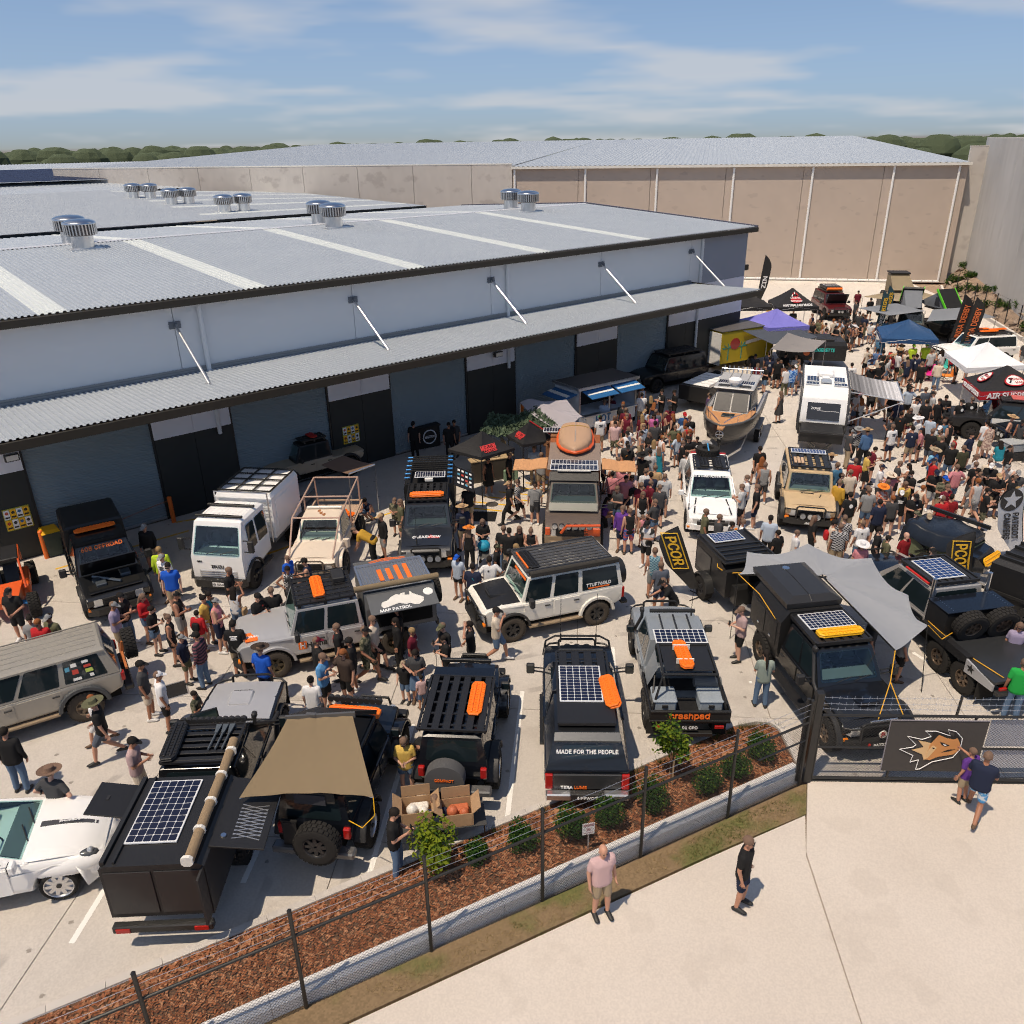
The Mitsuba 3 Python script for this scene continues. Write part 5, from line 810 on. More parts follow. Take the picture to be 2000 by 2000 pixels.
c = Car('white_four_wheel_drive','white four wheel drive facing us with words across its windscreen top','four wheel drive',pose(7.65,29.0,0,189.5))
c.shell(1.90,2.35,-2.40,1.05,1.08,1.12,(1.42,-1.37),0.40,KWHITE,sill=0.45,hf=0.98,nose=0.10,c=0.10); c.bonnet(KWHITE,w=0.86); c.house(0.20,-1.95,-2.35,1.86,KWHITE,tumb=0.20,crown=0.07); c.glaze([(0.80,-0.1),(-0.2,-1.0),(-1.1,-1.9)]); c.doors([(0.85,-0.1),(-0.15,-1.0)],KWHITE); c.wheels((1.42,-1.37),1.90,0.40,0.27); c.face(gw=0.5,bumper=KWHITE,bar_=False,reach=0.10); c.mirrors(m=KWHITE)
c.add('bonnet_line',cat(beam((1.0,0.55,1.115),(2.2,0.66,1.04),0.05,0.012),beam((1.0,-0.55,1.115),(2.2,-0.66,1.04),0.05,0.012)),BLACKP); c.add('lettering',text_on(c.qf,'SEA & LAND ADVENTURES',0.085,0.5,0.90,0.018),TEXTW); c.rack(-1.35,0.0,1.28,1.97,4,KMATT,along=True); c.board(lay(-0.45,0.25,2.0,2,0.8),KMATT,label='black recovery board on the rack'); c.board(lay(-0.45,-0.25,2.0,2,0.8),KMATT,label='second black recovery board on the rack')
k = c.add('roof_wheel',None,RUBBER,at=mul4(lay(-1.55,-0.05,2.10,0),np.array([[1,0,0,0],[0,0,-1,0],[0,1,0,0],[0,0,0,1.0]])),d=wheel_meshes(0.46,0.27,0.215,True,6)[0]); c.add('strap',box(-2.0,-1.1,-0.08,-0.03,2.24,2.26),mat('strap_blue',(0.05,0.25,0.5),0.6),under=k); c.add('roof_end',box(-2.0,-1.9,-0.7,0.7,1.83,1.88,0.02),LENSR); c.add('grille_guard',box(2.38,2.44,-0.55,0.55,0.55,0.8,0.02),BLACKP); c.antenna(1.9,-0.85,1.0,1.3)
c = Car('tan_four_wheel_drive','tan boxy four wheel drive with black flares, bull bar and round spotlights','four wheel drive',pose(11.45,29.1,0,194.5))
c.shell(1.86,2.10,-2.05,0.85,1.16,1.16,(1.35,-1.30),0.45,KTAN,sill=0.62,hf=1.10,nose=0.06); c.bonnet(KTAN,w=0.82); c.add('bonnet_vents',cat(box(0.98,1.03,-0.30,0.16,1.20,1.225),beam((1.05,0.42,1.215),(1.35,0.34,1.215),0.03,0.02)),BLACKP); c.house(0.65,-1.92,-2.0,1.98,KTAN,tumb=0.13); c.glaze([(0.78,0.0),(-0.1,-0.95),(-1.05,-1.9)]); c.doors([(0.82,0.0),(-0.05,-0.95)],KTAN); c.wheels((1.35,-1.30),2.08,0.45,0.32); c.flares((1.35,-1.30),BLACKP,0.10,0.09); c.face(spots=3,gw=0.5,plate='JMACX',bumper=BLACKM); c.mirrors()
c.rack(-1.5,0.55,1.42,2.10,5,KMATT); c.add('tan_boards',cat([box(-0.30,0.30,y - 0.05,y + 0.05,2.13,2.17,0.01) for y in (-0.55,-0.42,-0.29)]),mat('board_tan',(0.50,0.34,0.22),0.6),label='tan recovery boards on the rack'); c.solar(-1.05,0,2.14,0.45,1.3,4,11,SOLARB); c.add('snorkel_head',cbox(0.5,-0.98,2.0,0.2,0.12,0.3,0.03),BLACKP)

c = Car('white_truck','white crew cab light truck with a tall white box body and ribbed cab roof','truck',pose(-9.25,25.4,0,188.8))
cabp = [(2.05,y,z) for y in (-0.88,0.88) for z in (0.55,1.35)] + [(1.62,y,2.42) for y in (-0.80,0.80)] + [(1.45,y,2.50) for y in (-0.72,0.72)] + [(0.05,y,z) for y in (-0.92,0.92) for z in (0.75,1.4)] + [(0.05,y,2.42) for y in (-0.84,0.84)] + [(0.15,y,2.50) for y in (-0.72,0.72)] + [(1.9,y,z) for y in (-0.93,0.93) for z in (0.7,1.35)]; k = c.add('cab',hull(cabp),KWHITE,18)
c.cab = ([v_ for v_ in cabp],k,KWHITE); c.qf = [(2.06,-0.86,1.38),(2.06,0.86,1.38),(1.66,0.78,2.34),(1.66,-0.78,2.34)]; c.ql = c.qr = c.qR = c.qf; c.glaze([],rear=False,fr=(0.03,0.97,0.03,0.95)); c.add('lettering',text_on([(2.06,-0.86,0.9),(2.06,0.86,0.9),(2.05,0.86,1.3),(2.05,-0.86,1.3)],'ISUZU',0.10,0.5,0.30,0.014),BLACKM,under=k); c.add('lettering',text_on([(2.06,-0.86,0.9),(2.06,0.86,0.9),(2.05,0.86,1.3),(2.05,-0.86,1.3)],'NPS',0.06,0.15,0.7,0.014),BLACKM,under=k)
c.add('roof_ribs',cat([box(0.15,1.5,y - 0.012,y + 0.012,2.495,2.515) for y in np.linspace(-0.65,0.65,9)]),KWHITE,kind='stuff'); c.add('roof_bar',cat(box(1.42,1.52,-0.8,0.8,2.53,2.60,0.01),box(0.55,0.65,-0.82,0.82,2.53,2.60,0.01)),BLACKM)
c.add('grille',cat([box(2.05,2.09,-0.62,0.62,z,z + 0.05,0.01) for z in (0.66,0.74,0.82)]),mat('chrome',(0.6,0.6,0.6),0.15,0.9))
for sg in (1,-1):
    c.add('headlight',hull([(2.07,sg * 0.60,z) for z in (0.64,0.86)] + [(1.95,sg * 0.92,z) for z in (0.70,0.98)] + [(1.85,sg * 0.90,0.7)]),LENSC); q = [(1.55,sg * 0.935,1.38),(0.95,sg * 0.93,1.38),(0.95,sg * 0.865,2.28),(1.45,sg * 0.86,2.28)]; q2 = [(0.85,sg * 0.93,1.38),(0.15,sg * 0.93,1.38),(0.15,sg * 0.865,2.28),(0.85,sg * 0.865,2.28)]
    for qq in (q,q2): c.add('side_window',onquad(qq if sg > 0 else [qq[1],qq[0],qq[3],qq[2]],rrect(0.03,0.97,0.03,0.97,0.06,0.7),0.01),GLASSD)
    kk = c.add('mirror',cbox(1.95,sg * 1.20,1.75,0.12,0.20,0.42,0.03),BLACKP,30); c.add('arm',cat(bar((1.85,sg * 0.9,1.9),(1.95,sg * 1.2,1.95),0.02),bar((1.85,sg * 0.9,1.5),(1.95,sg * 1.2,1.55),0.02)),BLACKM,under=kk); c.add('cab_step',box(0.2,1.5,sg * 0.95 - 0.1,sg * 0.95 + 0.1,0.5,0.58,0.01),BLACKP)
c.add('bumper',hull([(2.22,y,z) for y in (-0.75,0.75) for z in (0.32,0.58)] + [(2.0,y,z) for y in (-0.95,0.95) for z in (0.34,0.62)]),BLACKM,15); c.plate('XB 0ZLP',[(2.225,-0.2,0.38),(2.225,0.2,0.38),(2.225,0.2,0.52),(2.225,-0.2,0.52)],False); c.add('chassis',box(-3.8,1.9,-0.4,0.4,0.5,0.75),UNDER); c.wheels((1.45,-2.05),2.0,0.46,0.34,0.22); c.add('front_guard',cat([prism(arc(1.45,0.46,0.60,175,5,10) + arc(1.45,0.46,0.54,5,175,10),*sorted((sg * 0.75,sg * 1.02)),0.01,1) for sg in (1,-1)]),BLACKP,30)
k = c.add('box_body',hull([(x,y,z) for x in (-0.25,-2.55) for y in (-1.02,1.02) for z in (0.98,2.46)] + [(x,y,2.62) for x in (-0.32,-2.50) for y in (-0.95,0.95)]),KWHITE,15); c.add('roof_grid',cat([beam((x,-0.95,2.68),(x,0.95,2.68),0.05,0.04) for x in np.linspace(-0.4,-2.45,5)] + [beam((-0.4,y,2.68),(-2.45,y,2.68),0.05,0.04) for y in np.linspace(-0.95,0.95,4)]),BLACKM,under=k); c.add('side_door',box(-2.3,-0.5,1.025,1.04,1.05,2.3,0.006),KWHITE,under=k); c.add('ladder',cat([box(-0.22,-0.20,0.55,0.95,z,z + 0.03) for z in np.arange(1.0,2.4,0.22)]),ALU,under=k)
c.add('headboard',tube([(-0.12,-0.95,0.9),(-0.12,-0.95,2.72),(-0.12,0.95,2.72),(-0.12,0.95,0.9)],0.03,8),ALU,40); c.add('tray',box(-4.0,-0.15,-1.02,1.02,0.86,0.97,0.01),mat('tray_grey',(0.16,0.17,0.18),0.4,0.5)); c.add('tray_rack',cat([beam((-2.7,y,1.2),(-4.0,y,1.2),0.04,0.2) for y in (-1.0,1.0)]),mat('tray_grey'))

c = Car('rolled_ute','dusty cream ute with an exterior tube cage and rust patches on its roof','ute',pose(-6.6,25.9,0,181))
c.shell(1.68,2.20,-0.62,1.00,1.10,1.10,(1.42,-1.55),0.44,KCREAM,sill=0.62,nose=0.05); c.bonnet(KCREAM,w=0.86); c.face(bumper=mat('bumper_dusty',(0.10,0.08,0.06),0.6),gw=0.55,reach=0.25); c.house(0.42,-0.45,-0.58,1.76,KCREAM,tumb=0.16); c.glaze([(0.8,-0.45)]); c.doors([(0.9,-0.4)],KCREAM); c.wheels((1.42,-1.55),2.06,0.44,0.36,0.2); c.flares((1.42,),KCREAM,0.12,0.06)
c.add('rust_patch',cat([mv(hull([(0.10 * math.cos(t) * (1 + 0.3 * math.sin(3 * t)),0.06 * math.sin(t),z) for t in np.linspace(0,6.28,11) for z in (0,0.012)]),x,y,1.752) for x,y in ((0.05,-0.05),(0.18,0.08),(-0.12,-0.15))]),mat('rust',(0.30,0.11,0.04),0.9)); CAGE = mat('cage_tube',(0.48,0.33,0.26),0.45,0.2)
for sg in (1,-1): c.add('cage_tube',tube([(2.15,sg * 0.70,0.75),(2.05,sg * 0.72,1.10),(0.95,sg * 0.80,1.98),(-2.35,sg * 0.82,2.12),(-2.45,sg * 0.80,1.0)],0.032,8),CAGE,40); c.add('cage_tube',tube([(-0.7,sg * 0.8,1.0),(-0.72,sg * 0.8,2.05)],0.03,8),CAGE,40); c.add('snorkel_stack',cyl((0.75,sg * 0.90,0.8),0.12,0.30,12),KCREAM,30) if sg > 0 else None
for x,z in ((0.95,1.98),(-0.7,2.05),(-2.35,2.12)): c.add('cage_tube',bar((x,-0.81,z),(x,0.81,z),0.032,8),CAGE,40)
c.add('tray',cat(box(-2.45,-0.65,-0.88,0.88,0.92,0.97,0.01),beam((-2.45,0.88,1.15),(-0.7,0.88,1.15),0.05,0.06),beam((-2.45,-0.88,1.15),(-0.7,-0.88,1.15),0.05,0.06),beam((-2.45,-0.88,1.15),(-2.45,0.88,1.15),0.05,0.06)),mat('tray_dusty',(0.40,0.29,0.21),0.7)); c.add('light_bar',box(-0.35,-0.25,-0.62,0.62,1.78,1.86,0.02),OFFW); c.board(lay(-1.25,0.45,1.12,20,0.9,10,10)); c.board(lay(-1.5,0.35,1.02,70,0.8))

c = Car('lettered_truck','dark blue truck with blue trimmed rack, solar panel and an orange board','truck',pose(-3.0,26.7,0,177.5))
c.shell(1.80,2.45,-0.95,1.05,1.20,1.20,(1.70,-1.75),0.43,paint('charcoal_blue',(0.016,0.019,0.026),0.3),sill=0.6,nose=0.06); CH = 'mat_paint_charcoal_blue'; c.bonnet(CH,w=0.9); c.face(spots=4,bumper=BLACKM,hoops=False); c.house(0.68,-0.88,-0.95,1.98,CH,tumb=0.15); c.glaze([(0.95,0.1),(0.0,-0.85)]); c.doors([(1.0,0.05),(0.0,-0.9)],CH); c.wheels((1.70,-1.75),2.0,0.43,0.31); c.flares((1.7,),BLACKP); c.mirrors(big=True); c.antenna(2.3,-0.3,1.2,1.3)
q = [(2.30,-0.7,1.17),(2.30,0.7,1.17),(1.2,0.7,1.255),(1.2,-0.7,1.255)]; c.add('lettering',text_on(q,'CLEARVIEW',0.14,0.5,0.45,0.03,True,0.95),TEXTW); c.add('red_swash',onquad(q,[(0.52,0.38),(0.80,0.36),(0.82,0.42),(0.66,0.46),(0.60,0.58)],0.028),REDP)
c.rack(-0.9,0.6,1.40,2.08,6,KMATT); c.board(lay(0.30,0,2.12,90,1.05)); c.board(lay(0.30,0,2.17,90,1.05)); k = c.add('canopy',hull([(x,y,z) for x in (-1.05,-3.3) for y,z in ((-0.93,0.75),(0.93,0.75),(-0.93,1.85),(0.93,1.85),(-0.85,2.0),(0.85,2.0))]),KMATT,15)
k = c.add('upper_rack',cat([beam((-1.0,y,2.22),(-3.35,y,2.22),0.06,0.06) for y in (-0.72,0.72)] + [beam((x,-0.72,2.24),(x,0.72,2.24),0.08,0.03) for x in np.linspace(-1.8,-3.3,8)]),BLACKM); c.add('blue_clamps',cat([cbox(x,sg * 0.78,2.25,0.05,0.2,0.06,0.01) for x in (-1.1,-1.5,-1.9,-2.3,-2.8,-3.2) for sg in (1,-1)]),mat('anodised_blue',(0.05,0.25,0.6),0.3,0.5),under=k); c.solar(-1.35,0.05,2.24,0.55,1.12,4,12); c.add('front_winch_bag',cbox(-0.98,0.02,2.2,0.12,0.3,0.12,0.02),OFFW)
kk = c.add('raised_panel',box(-3.0,-1.1,0,0.8,-0.015,0.015,0.004),KMATT,at=lay(0,0.92,1.92,0,1,-25),label='black side panel with small white and red stickers')
for i in range(4):
    for j in range(4): c.add('sticker',box(-2.8 + i * 0.42,-2.62 + i * 0.42,0.12 + j * 0.16,0.22 + j * 0.16,0.015,0.02),STK[(i * 2 + j) % 3 if (i + j) % 3 else 1],under=kk,at=lay(0,0.92,1.92,0,1,-25))

c = Car('orange_truck','orange truck carrying an upturned boat and twin solar panels on its roof','truck',pose(2.35,28.3,0,185.2))
c.shell(2.00,2.75,-1.2,1.85,1.35,1.40,(1.95,-1.85),0.50,mat('cab_brown',(0.10,0.075,0.06),0.5),sill=0.7,hf=1.20,nose=0.04); [c.add('orange_panel',box(2.70,2.775,*y_,0.86,1.15,0.02),KORNG) for y_ in ((0.38,0.96),(-0.96,-0.78))]; c.add('chin',box(2.6,2.78,-0.98,0.98,0.55,0.85,0.03),DUST); c.house(1.15,-1.10,-1.18,2.28,mat('cab_brown',(0.10,0.075,0.06),0.5),tumb=0.16); c.glaze([(1.4,0.2),(0.1,-1.0)],fr=(0.03,0.97,0.30,0.95)); c.wheels((1.95,-1.85),2.16,0.50,0.36); c.mirrors(big=True)
c.face(spots=0,bar_=False,bumper=DUST,gw=0.6); q = [(2.76,-0.8,0.95),(2.76,0.8,0.95),(2.74,0.8,1.2),(2.74,-0.8,1.2)]
for i in range(6): sp = c.add('spotlight',mv(cyl((0,0,0),0.10,0.10,14,'x'),2.72,-0.62 + i * 0.24,1.22),BLACKP,30); c.add('lens',mv(cyl((0,0,0),0.09,0.02,14,'x'),2.815,-0.62 + i * 0.24,1.22),LENSC,under=sp)
c.add('bar_tube',tube([(2.85,-0.4,1.0),(2.95,-0.2,1.32),(2.95,0.95,1.36)],0.05,8),KORNG,40); c.add('stone_screen',onquad([(1.95,-0.9,1.42),(1.95,0.9,1.42),(1.72,0.9,1.66),(1.72,-0.9,1.66)],rrect(0.02,0.98,0.05,0.95,0.05,4),0.03),mat('screen_grey',(0.20,0.20,0.17),0.3)); c.add('roof_fairing',hull([(1.2,y,2.30) for y in (-0.9,0.9)] + [(0.9,y,2.52) for y in (-0.88,0.88)] + [(0.5,y,2.3) for y in (-0.9,0.9)]),KMATT,15)
k = c.add('roof_deck',box(-2.2,0.7,-0.98,0.98,2.50,2.54,0.008),mat('deck_brown',(0.22,0.17,0.14),0.7)); c.add('deck_body',box(-3.4,-1.2,-1.0,1.0,0.8,2.48,0.02),mat('box_rust',(0.26,0.085,0.03),0.6)); c.solar(0.62,0,2.56,0.50,1.75,4,12); c.solar(0.08,0,2.56,0.45,1.72,4,12); c.add('lamp_bar',box(0.90,0.98,-0.6,0.6,2.56,2.62,0.01),OFFW)
H = []
for x,w,h_ in ((-0.62,0.0,0.10),(-0.75,0.22,0.20),(-1.1,0.50,0.30),(-1.6,0.64,0.36),(-2.4,0.66,0.36),(-3.1,0.60,0.33),(-3.25,0.58,0.32)): H.append([[x,w * math.sin(t) ,2.72 + h_ * max(0,math.cos(t)) ** 0.55] for t in np.linspace(-math.pi / 2,math.pi / 2,13)])
k = c.add('upturned_boat',sheet(np.array(H),0.02),mat('hull_timber',(0.42,0.27,0.17),0.5),50,label='upturned timber coloured dinghy with orange gunwale'); c.add('gunwale',tube([(x,w + 0.03,2.70) for x,w in ((-3.25,0.58),(-2.4,0.66),(-1.6,0.65),(-1.1,0.52),(-0.75,0.25),(-0.6,0.0))] + [(x,-w - 0.03,2.70) for x,w in ((-0.75,0.25),(-1.1,0.52),(-1.6,0.65),(-2.4,0.66),(-3.25,0.58))],0.06,7),KORNG,40,under=k); c.add('keel',tube([(-0.65,0,2.84),(-1.1,0,3.03),(-1.6,0,3.09),(-3.2,0,3.06)],0.018,5),mat('keel_grey',(0.3,0.27,0.25),0.5),under=k); c.add('strake',cat([tube([(-1.2,sg * 0.25,2.98),(-3.2,sg * 0.3,3.0)],0.012,5) for sg in (1,-1)]),mat('keel_grey'),under=k); c.add('strap',tube([(-2.7,w,2.70 + 0.40 * max(0,1 - (w / 0.68) ** 2) ** 0.3) for w in np.linspace(-0.68,0.68,9)],0.014,5),mat('strap_tan',(0.45,0.28,0.06),0.7),under=k)
for sg in (1,-1): k = c.add('side_flap',sheet(np.array([[[0.4 - a * 1.1,sg * (1.02 + 1.25 * b),2.45 - 0.10 * b - 0.05 * (b == 0.5)] for b in (0,0.25,0.5,0.75,1)] for a in (0,0.33,0.66,1)]),0.03),mat('flap_timber',(0.50,0.26,0.12),0.7),label='open timber coloured side flap'); c.add('stay',cat(bar((0.35,sg * 2.1,2.35),(0.35,sg * 1.0,1.5),0.012),bar((-0.65,sg * 2.1,2.35),(-0.65,sg * 1.0,1.5),0.012)),BLACKM,under=k)
c.add('rear_rack',cat(beam((-2.4,-1.0,2.5),(-3.6,-1.3,1.9),0.08,0.08),box(-3.9,-2.9,-1.0,-0.3,2.5,2.55),cbox(-3.3,-0.95,1.5,0.9,0.5,1.4,0.05)),mat('rack_rust',(0.20,0.09,0.04),0.6)); c.solar(-3.45,-0.85,2.62,0.55,0.95,4,8)

c = Car('open_bonnet_ute','black ute with its bonnet raised and an orange board on the roof','ute',pose(-13.55,24.0,0,147))
c.shell(1.90,2.60,-2.65,1.15,1.14,1.16,(1.65,-1.75),0.44,KBLACK,sill=0.55,bed=1.16,bedx=-0.85,nose=0.05); c.house(0.55,-0.72,-0.82,1.92,KBLACK,tumb=0.17); c.glaze([(0.95,0.1),(0.0,-0.7)]); c.doors([(1.0,0.05),(0.0,-0.8)],KBLACK); c.wheels((1.65,-1.75),2.0,0.44,0.31); c.flares((1.65,),BLACKP,0.08,0.07); c.mirrors(big=True); c.face(spots=0,gw=0.5,bumper=BLACKM,bar_=False)
c.add('lettering',text_on(c.qf,'608 OFFROAD',0.13,0.5,0.88,0.02),TEXTO); c.add('sunroof',box(-0.15,0.30,-0.48,0.48,1.90,1.925,0.02),KBLUE); c.add('raised_bonnet',sheet(np.array([[[1.22 + 0.75 * a,b * 0.80,1.22 + 0.72 * a ** 0.9] for b in (-1,-0.5,0,0.5,1)] for a in (0,0.33,0.66,1)]),0.04),KBLACK,40,label='raised black bonnet'); k = c.add('engine_bay',box(1.25,2.45,-0.72,0.72,1.0,1.13),UNDER); c.add('engine_parts',cat(cbox(1.6,0.4,1.16,0.4,0.3,0.1,0.02),cbox(2.0,-0.35,1.16,0.35,0.3,0.12,0.02),bar((1.4,-0.5,1.18),(2.2,0.2,1.18),0.05),cyl((1.7,-0.45,1.13),0.12,0.08)),mat('engine_grey',(0.12,0.14,0.16),0.3,0.6),under=k); c.add('front_panel',box(2.35,2.5,-0.75,0.75,1.10,1.14,0.01),KBLACK,under=k)
k = c.add('canopy',hull([(x,y,z) for x in (-0.95,-3.0) for y,z in ((-0.95,0.95),(0.95,0.95),(-0.90,1.95),(0.90,1.95))] + [(x,y,2.02) for x in (-1.0,-2.95) for y in (-0.8,0.8)]),KMATT,15); c.board(lay(-0.55,0.0,1.97,90,1.1)); c.add('orange_light',cbox(0.2,0.98,0.95,0.5,0.02,0.25,0.005),KORNG)

c = Car('orange_buggy','orange and black open buggy with knobbly tyres at the left edge','buggy',pose(-16.3,22.9,0,150))
c.add('body',hull([(1.35,y,z) for y in (-0.35,0.35) for z in (0.55,0.75)] + [(0.5,y,z) for y in (-0.55,0.55) for z in (0.45,1.0)]),KORNG,15); c.add('side_pod',cat(box(-0.9,0.6,0.45,0.72,0.45,0.85,0.04),box(-0.9,0.6,-0.72,-0.45,0.45,0.85,0.04)),KORNG); c.add('tub',box(-1.3,0.5,-0.5,0.5,0.42,0.7,0.02),KMATT)
for sg in (1,-1): c.add('cage_tube',tube([(0.8,sg * 0.62,0.85),(0.25,sg * 0.58,1.62),(-0.85,sg * 0.58,1.65),(-1.4,sg * 0.55,0.9)],0.035,8),KORNG if sg > 0 else BLACKM,40); c.add('front_arm',cat(bar((1.1,sg * 0.3,0.55),(1.2,sg * 0.75,0.42),0.03),bar((0.9,sg * 0.3,0.55),(1.15,sg * 0.75,0.42),0.03)),mat('anodised_blue')); c.add('seat',hull([(-0.5 + x,sg * 0.25 + y,z) for x,z in ((0,0.62),(0.4,0.62),(-0.1,1.2),(0.05,1.2)) for y in (-0.2,0.2)]),KMATT,20)
c.add('roof_panel',box(-0.85,0.25,-0.58,0.58,1.64,1.70,0.02),KMATT); c.wheels((1.2,-1.25),1.76,0.40,0.30,0.17); c.add('light_pod',cbox(0.35,0,1.72,0.08,0.8,0.08,0.02),BLACKM)

c = Car('shaded_jeep','dull tan pickup parked in the canopy shade with a red board on top','pickup',pose(-8.92,33.47,0,232))
SH = mat('paint_light_tan',(0.42,0.34,0.24),0.4); c.shell(1.70,2.15,-2.35,0.85,1.12,1.14,(1.40,-1.55),0.44,SH,sill=0.6,bed=1.05,bedx=-0.85,nose=0.10); c.bonnet(SH); c.house(0.55,-0.75,-0.82,1.86,KMATT,tumb=0.14); c.glaze([(0.75,0.0),(-0.1,-0.72)]); c.doors([(0.8,0.0),(0.0,-0.8)],SH); c.wheels((1.40,-1.55),1.94,0.44,0.31); c.flares((1.4,-1.55),BLACKP,0.1,0.08); c.face(bar_=False); c.rack(-0.7,0.4,1.3,1.98,5); c.board(lay(-0.2,0.0,2.02,90,1.05),REDP,label='red recovery board on the rack'); c.mirrors()

# far vehicles
def simple(name,lab,cat_,x,y,az,m,L=4.7,W=1.85,H=1.85,ute=False,rk=True,brd=None):
    c = Car(name,lab,cat_,pose(x,y,0,az)); f = L / 2
    c.shell(W,f,-f,f * 0.42,1.12,1.13,(f * 0.6,-f * 0.58),0.42,m,sill=0.55,**(dict(bed=1.1,bedx=-f * 0.35) if ute else {})); c.bonnet(m); rw = -f * 0.30 if ute else -f * 0.88; c.house(f * 0.22,rw,rw - 0.1,H,m,tumb=0.17); c.glaze([(f * 0.36,0.02),(-0.05,rw)]); c.wheels((f * 0.6,-f * 0.58),W + 0.1,0.42,0.29); c.face(spots=2); c.mirrors(); c.doors([(f * 0.38,0),(0,rw)],m)
    if rk: c.rack(rw + 0.2,f * 0.2,1.3,H + 0.10,5)
    if brd: c.board(lay(0.1,0,H + 0.14,90,1.05),brd)
    return c
c = simple('big_black_wagon','big black wagon with a matt bonnet beside the red and black marquee','wagon',24.049999999999997,37.5,292,KMATT,5.4,2.0,1.85); c.add('red_mesh_mat',box(-0.9,0.1,-0.3,0.45,1.98,2.01),mat('mat_redwhite',(0.45,0.10,0.09),0.6)); c.add('white_decal',box(-0.6,0.9,1.005,1.02,0.9,1.15),STK[1])
simple('dark_car','glossy dark car at the right edge behind the seated crowd','car',25.18,35.690000000000005,268,KBLUE,4.8,1.9,1.8,rk=False)
simple('shaded_wagon','black wagon in the canopy shade behind the boat','wagon',9.34,47.5,240,KBLACK,5.0,1.9,1.95)
c = simple('red_open_ute','dark red wagon far back with its bonnet up and an orange roll on top','wagon',26.46,67.73,183,paint('dark_red',(0.07,0.008,0.010)),4.8,1.9,1.95); c.add('roof_case',box(-1.6,0.2,-0.65,0.65,2.15,2.35,0.03),KMATT); c.solar(-0.8,0,2.36,0.6,1.1,4,8,SOLAR); c.add('orange_roll',bar((0.35,-0.6,2.2),(0.35,0.6,2.2),0.12,10),ORANGE,40); c.add('raised_bonnet',sheet(np.array([[[1.1 + 0.5 * a,b * 0.8,1.2 + 0.8 * a] for b in (-1,0,1)] for a in (0,0.5,1)]),0.04),KBLACK)
c = simple('white_rack_car','white wagon with orange boards on its rack behind the white marquee','wagon',29.9,51.78,262,KWHITE,4.9,1.9,1.85); c.board(lay(-0.5,0.3,2.05,0,1.05)); c.board(lay(-1.4,-0.1,2.05,0,1.05)); c.board(lay(-0.4,-0.4,2.05,0,1.05))

def wedge_tent_ute(x,y,az,side,lab):
    c = simple('tent_ute',lab,'ute',x,y,az,KMATT,5.0,1.9,1.85,rk=False,ute=True)
    k = c.add('roof_tent',box(-2.2,0.1,-0.7,0.7,1.98,2.10,0.03),KMATT)
    hx = -2.2 if side > 0 else 0.1; ox = 0.1 if side > 0 else -2.2
    c.add('tent_lid',beam((hx,0,2.12),(ox * 0.55 + hx * 0.45,0,3.35),1.4,0.14),KMATT,under=k); c.add('lid_trim',cat(*[beam((hx,yy,2.16),(ox * 0.55 + hx * 0.45,yy,3.40),0.05,0.16) for yy in (-0.70,0.70)]),mat('lime_trim',(0.12,0.60,0.03),0.4),under=k)
    top = ox * 0.5 + hx * 0.5; V = []
    c.add('tent_cloth',hull([(hx * 0.9 + ox * 0.1,y_,2.15) for y_ in (-0.64,0.64)] + [(top,y_,3.2) for y_ in (-0.62,0.62)] + [(ox,y_,2.12) for y_ in (-0.64,0.64)] + [(ox * 1.0 + (ox - hx) * 0.35,y_,2.25) for y_ in (-0.5,0.5)]),CANVG,under=k)
    for sg in (1,-1): c.add('tent_window',onquad([(hx * 0.55 + ox * 0.45 - 0.3 * 1,sg * 0.635,2.25),(hx * 0.55 + ox * 0.45 + 0.3,sg * 0.635,2.25),(top + 0.15,sg * 0.63,2.85),(top - 0.15,sg * 0.63,2.85)],rrect(0,1,0,1,0.1),0.02),mat('mesh_dark'),under=k)
    return c
c = wedge_tent_ute(29.2,59.6,200,1,'black ute with a grey wedge roof tent, left one of two')
c = wedge_tent_ute(31.6,58.4,168,-1,'black ute with a grey wedge roof tent, right one of two'); c.solar(-0.45,0,2.2,0.5,0.9,4,6,at=lay(0,0,0.2))
for nm,pts_,m_,lab in (('side_awning',[(25.1,59.2,2.2),(26.3,56.6,2.15),(29.0,57.2,2.3),(28.2,60.0,2.35)],CANVG,'grey awning spread from the left tent ute'),('side_awning',[(27.7,54.2,2.2),(32.8,55.1,2.2),(32.2,58.0,2.35),(29.6,57.4,2.35)],CANVG,'grey awning in front of the right tent ute'),
                         ('side_awning',[(27.3,63.8,2.2),(29.0,61.6,2.2),(32.7,62.6,2.25),(31.6,65.4,2.5)],mat('canvas_khaki',(0.25,0.20,0.13),0.9),'khaki awning behind the wedge tents')):
    t = Thing(nm,lab,'awning'); Q_ = [np.array(p_) for p_ in pts_]; n = 9
    t.add('cloth',sheet(np.array([[bil(Q_,a,b) + [0,0,-0.12 * math.sin(math.pi * a) * math.sin(math.pi * b)] for b in np.linspace(0,1,n)] for a in np.linspace(0,1,n)]),0.012),m_,40)
    for p_ in pts_: t.add('pole',bar(p_,(p_[0],p_[1],0),0.015,6),BLACKM)
t = Thing('roof_tent_truck','khaki roof tent with a raised lid rising above the other tents','roof tent',pose(31.0,66.2,0,190))
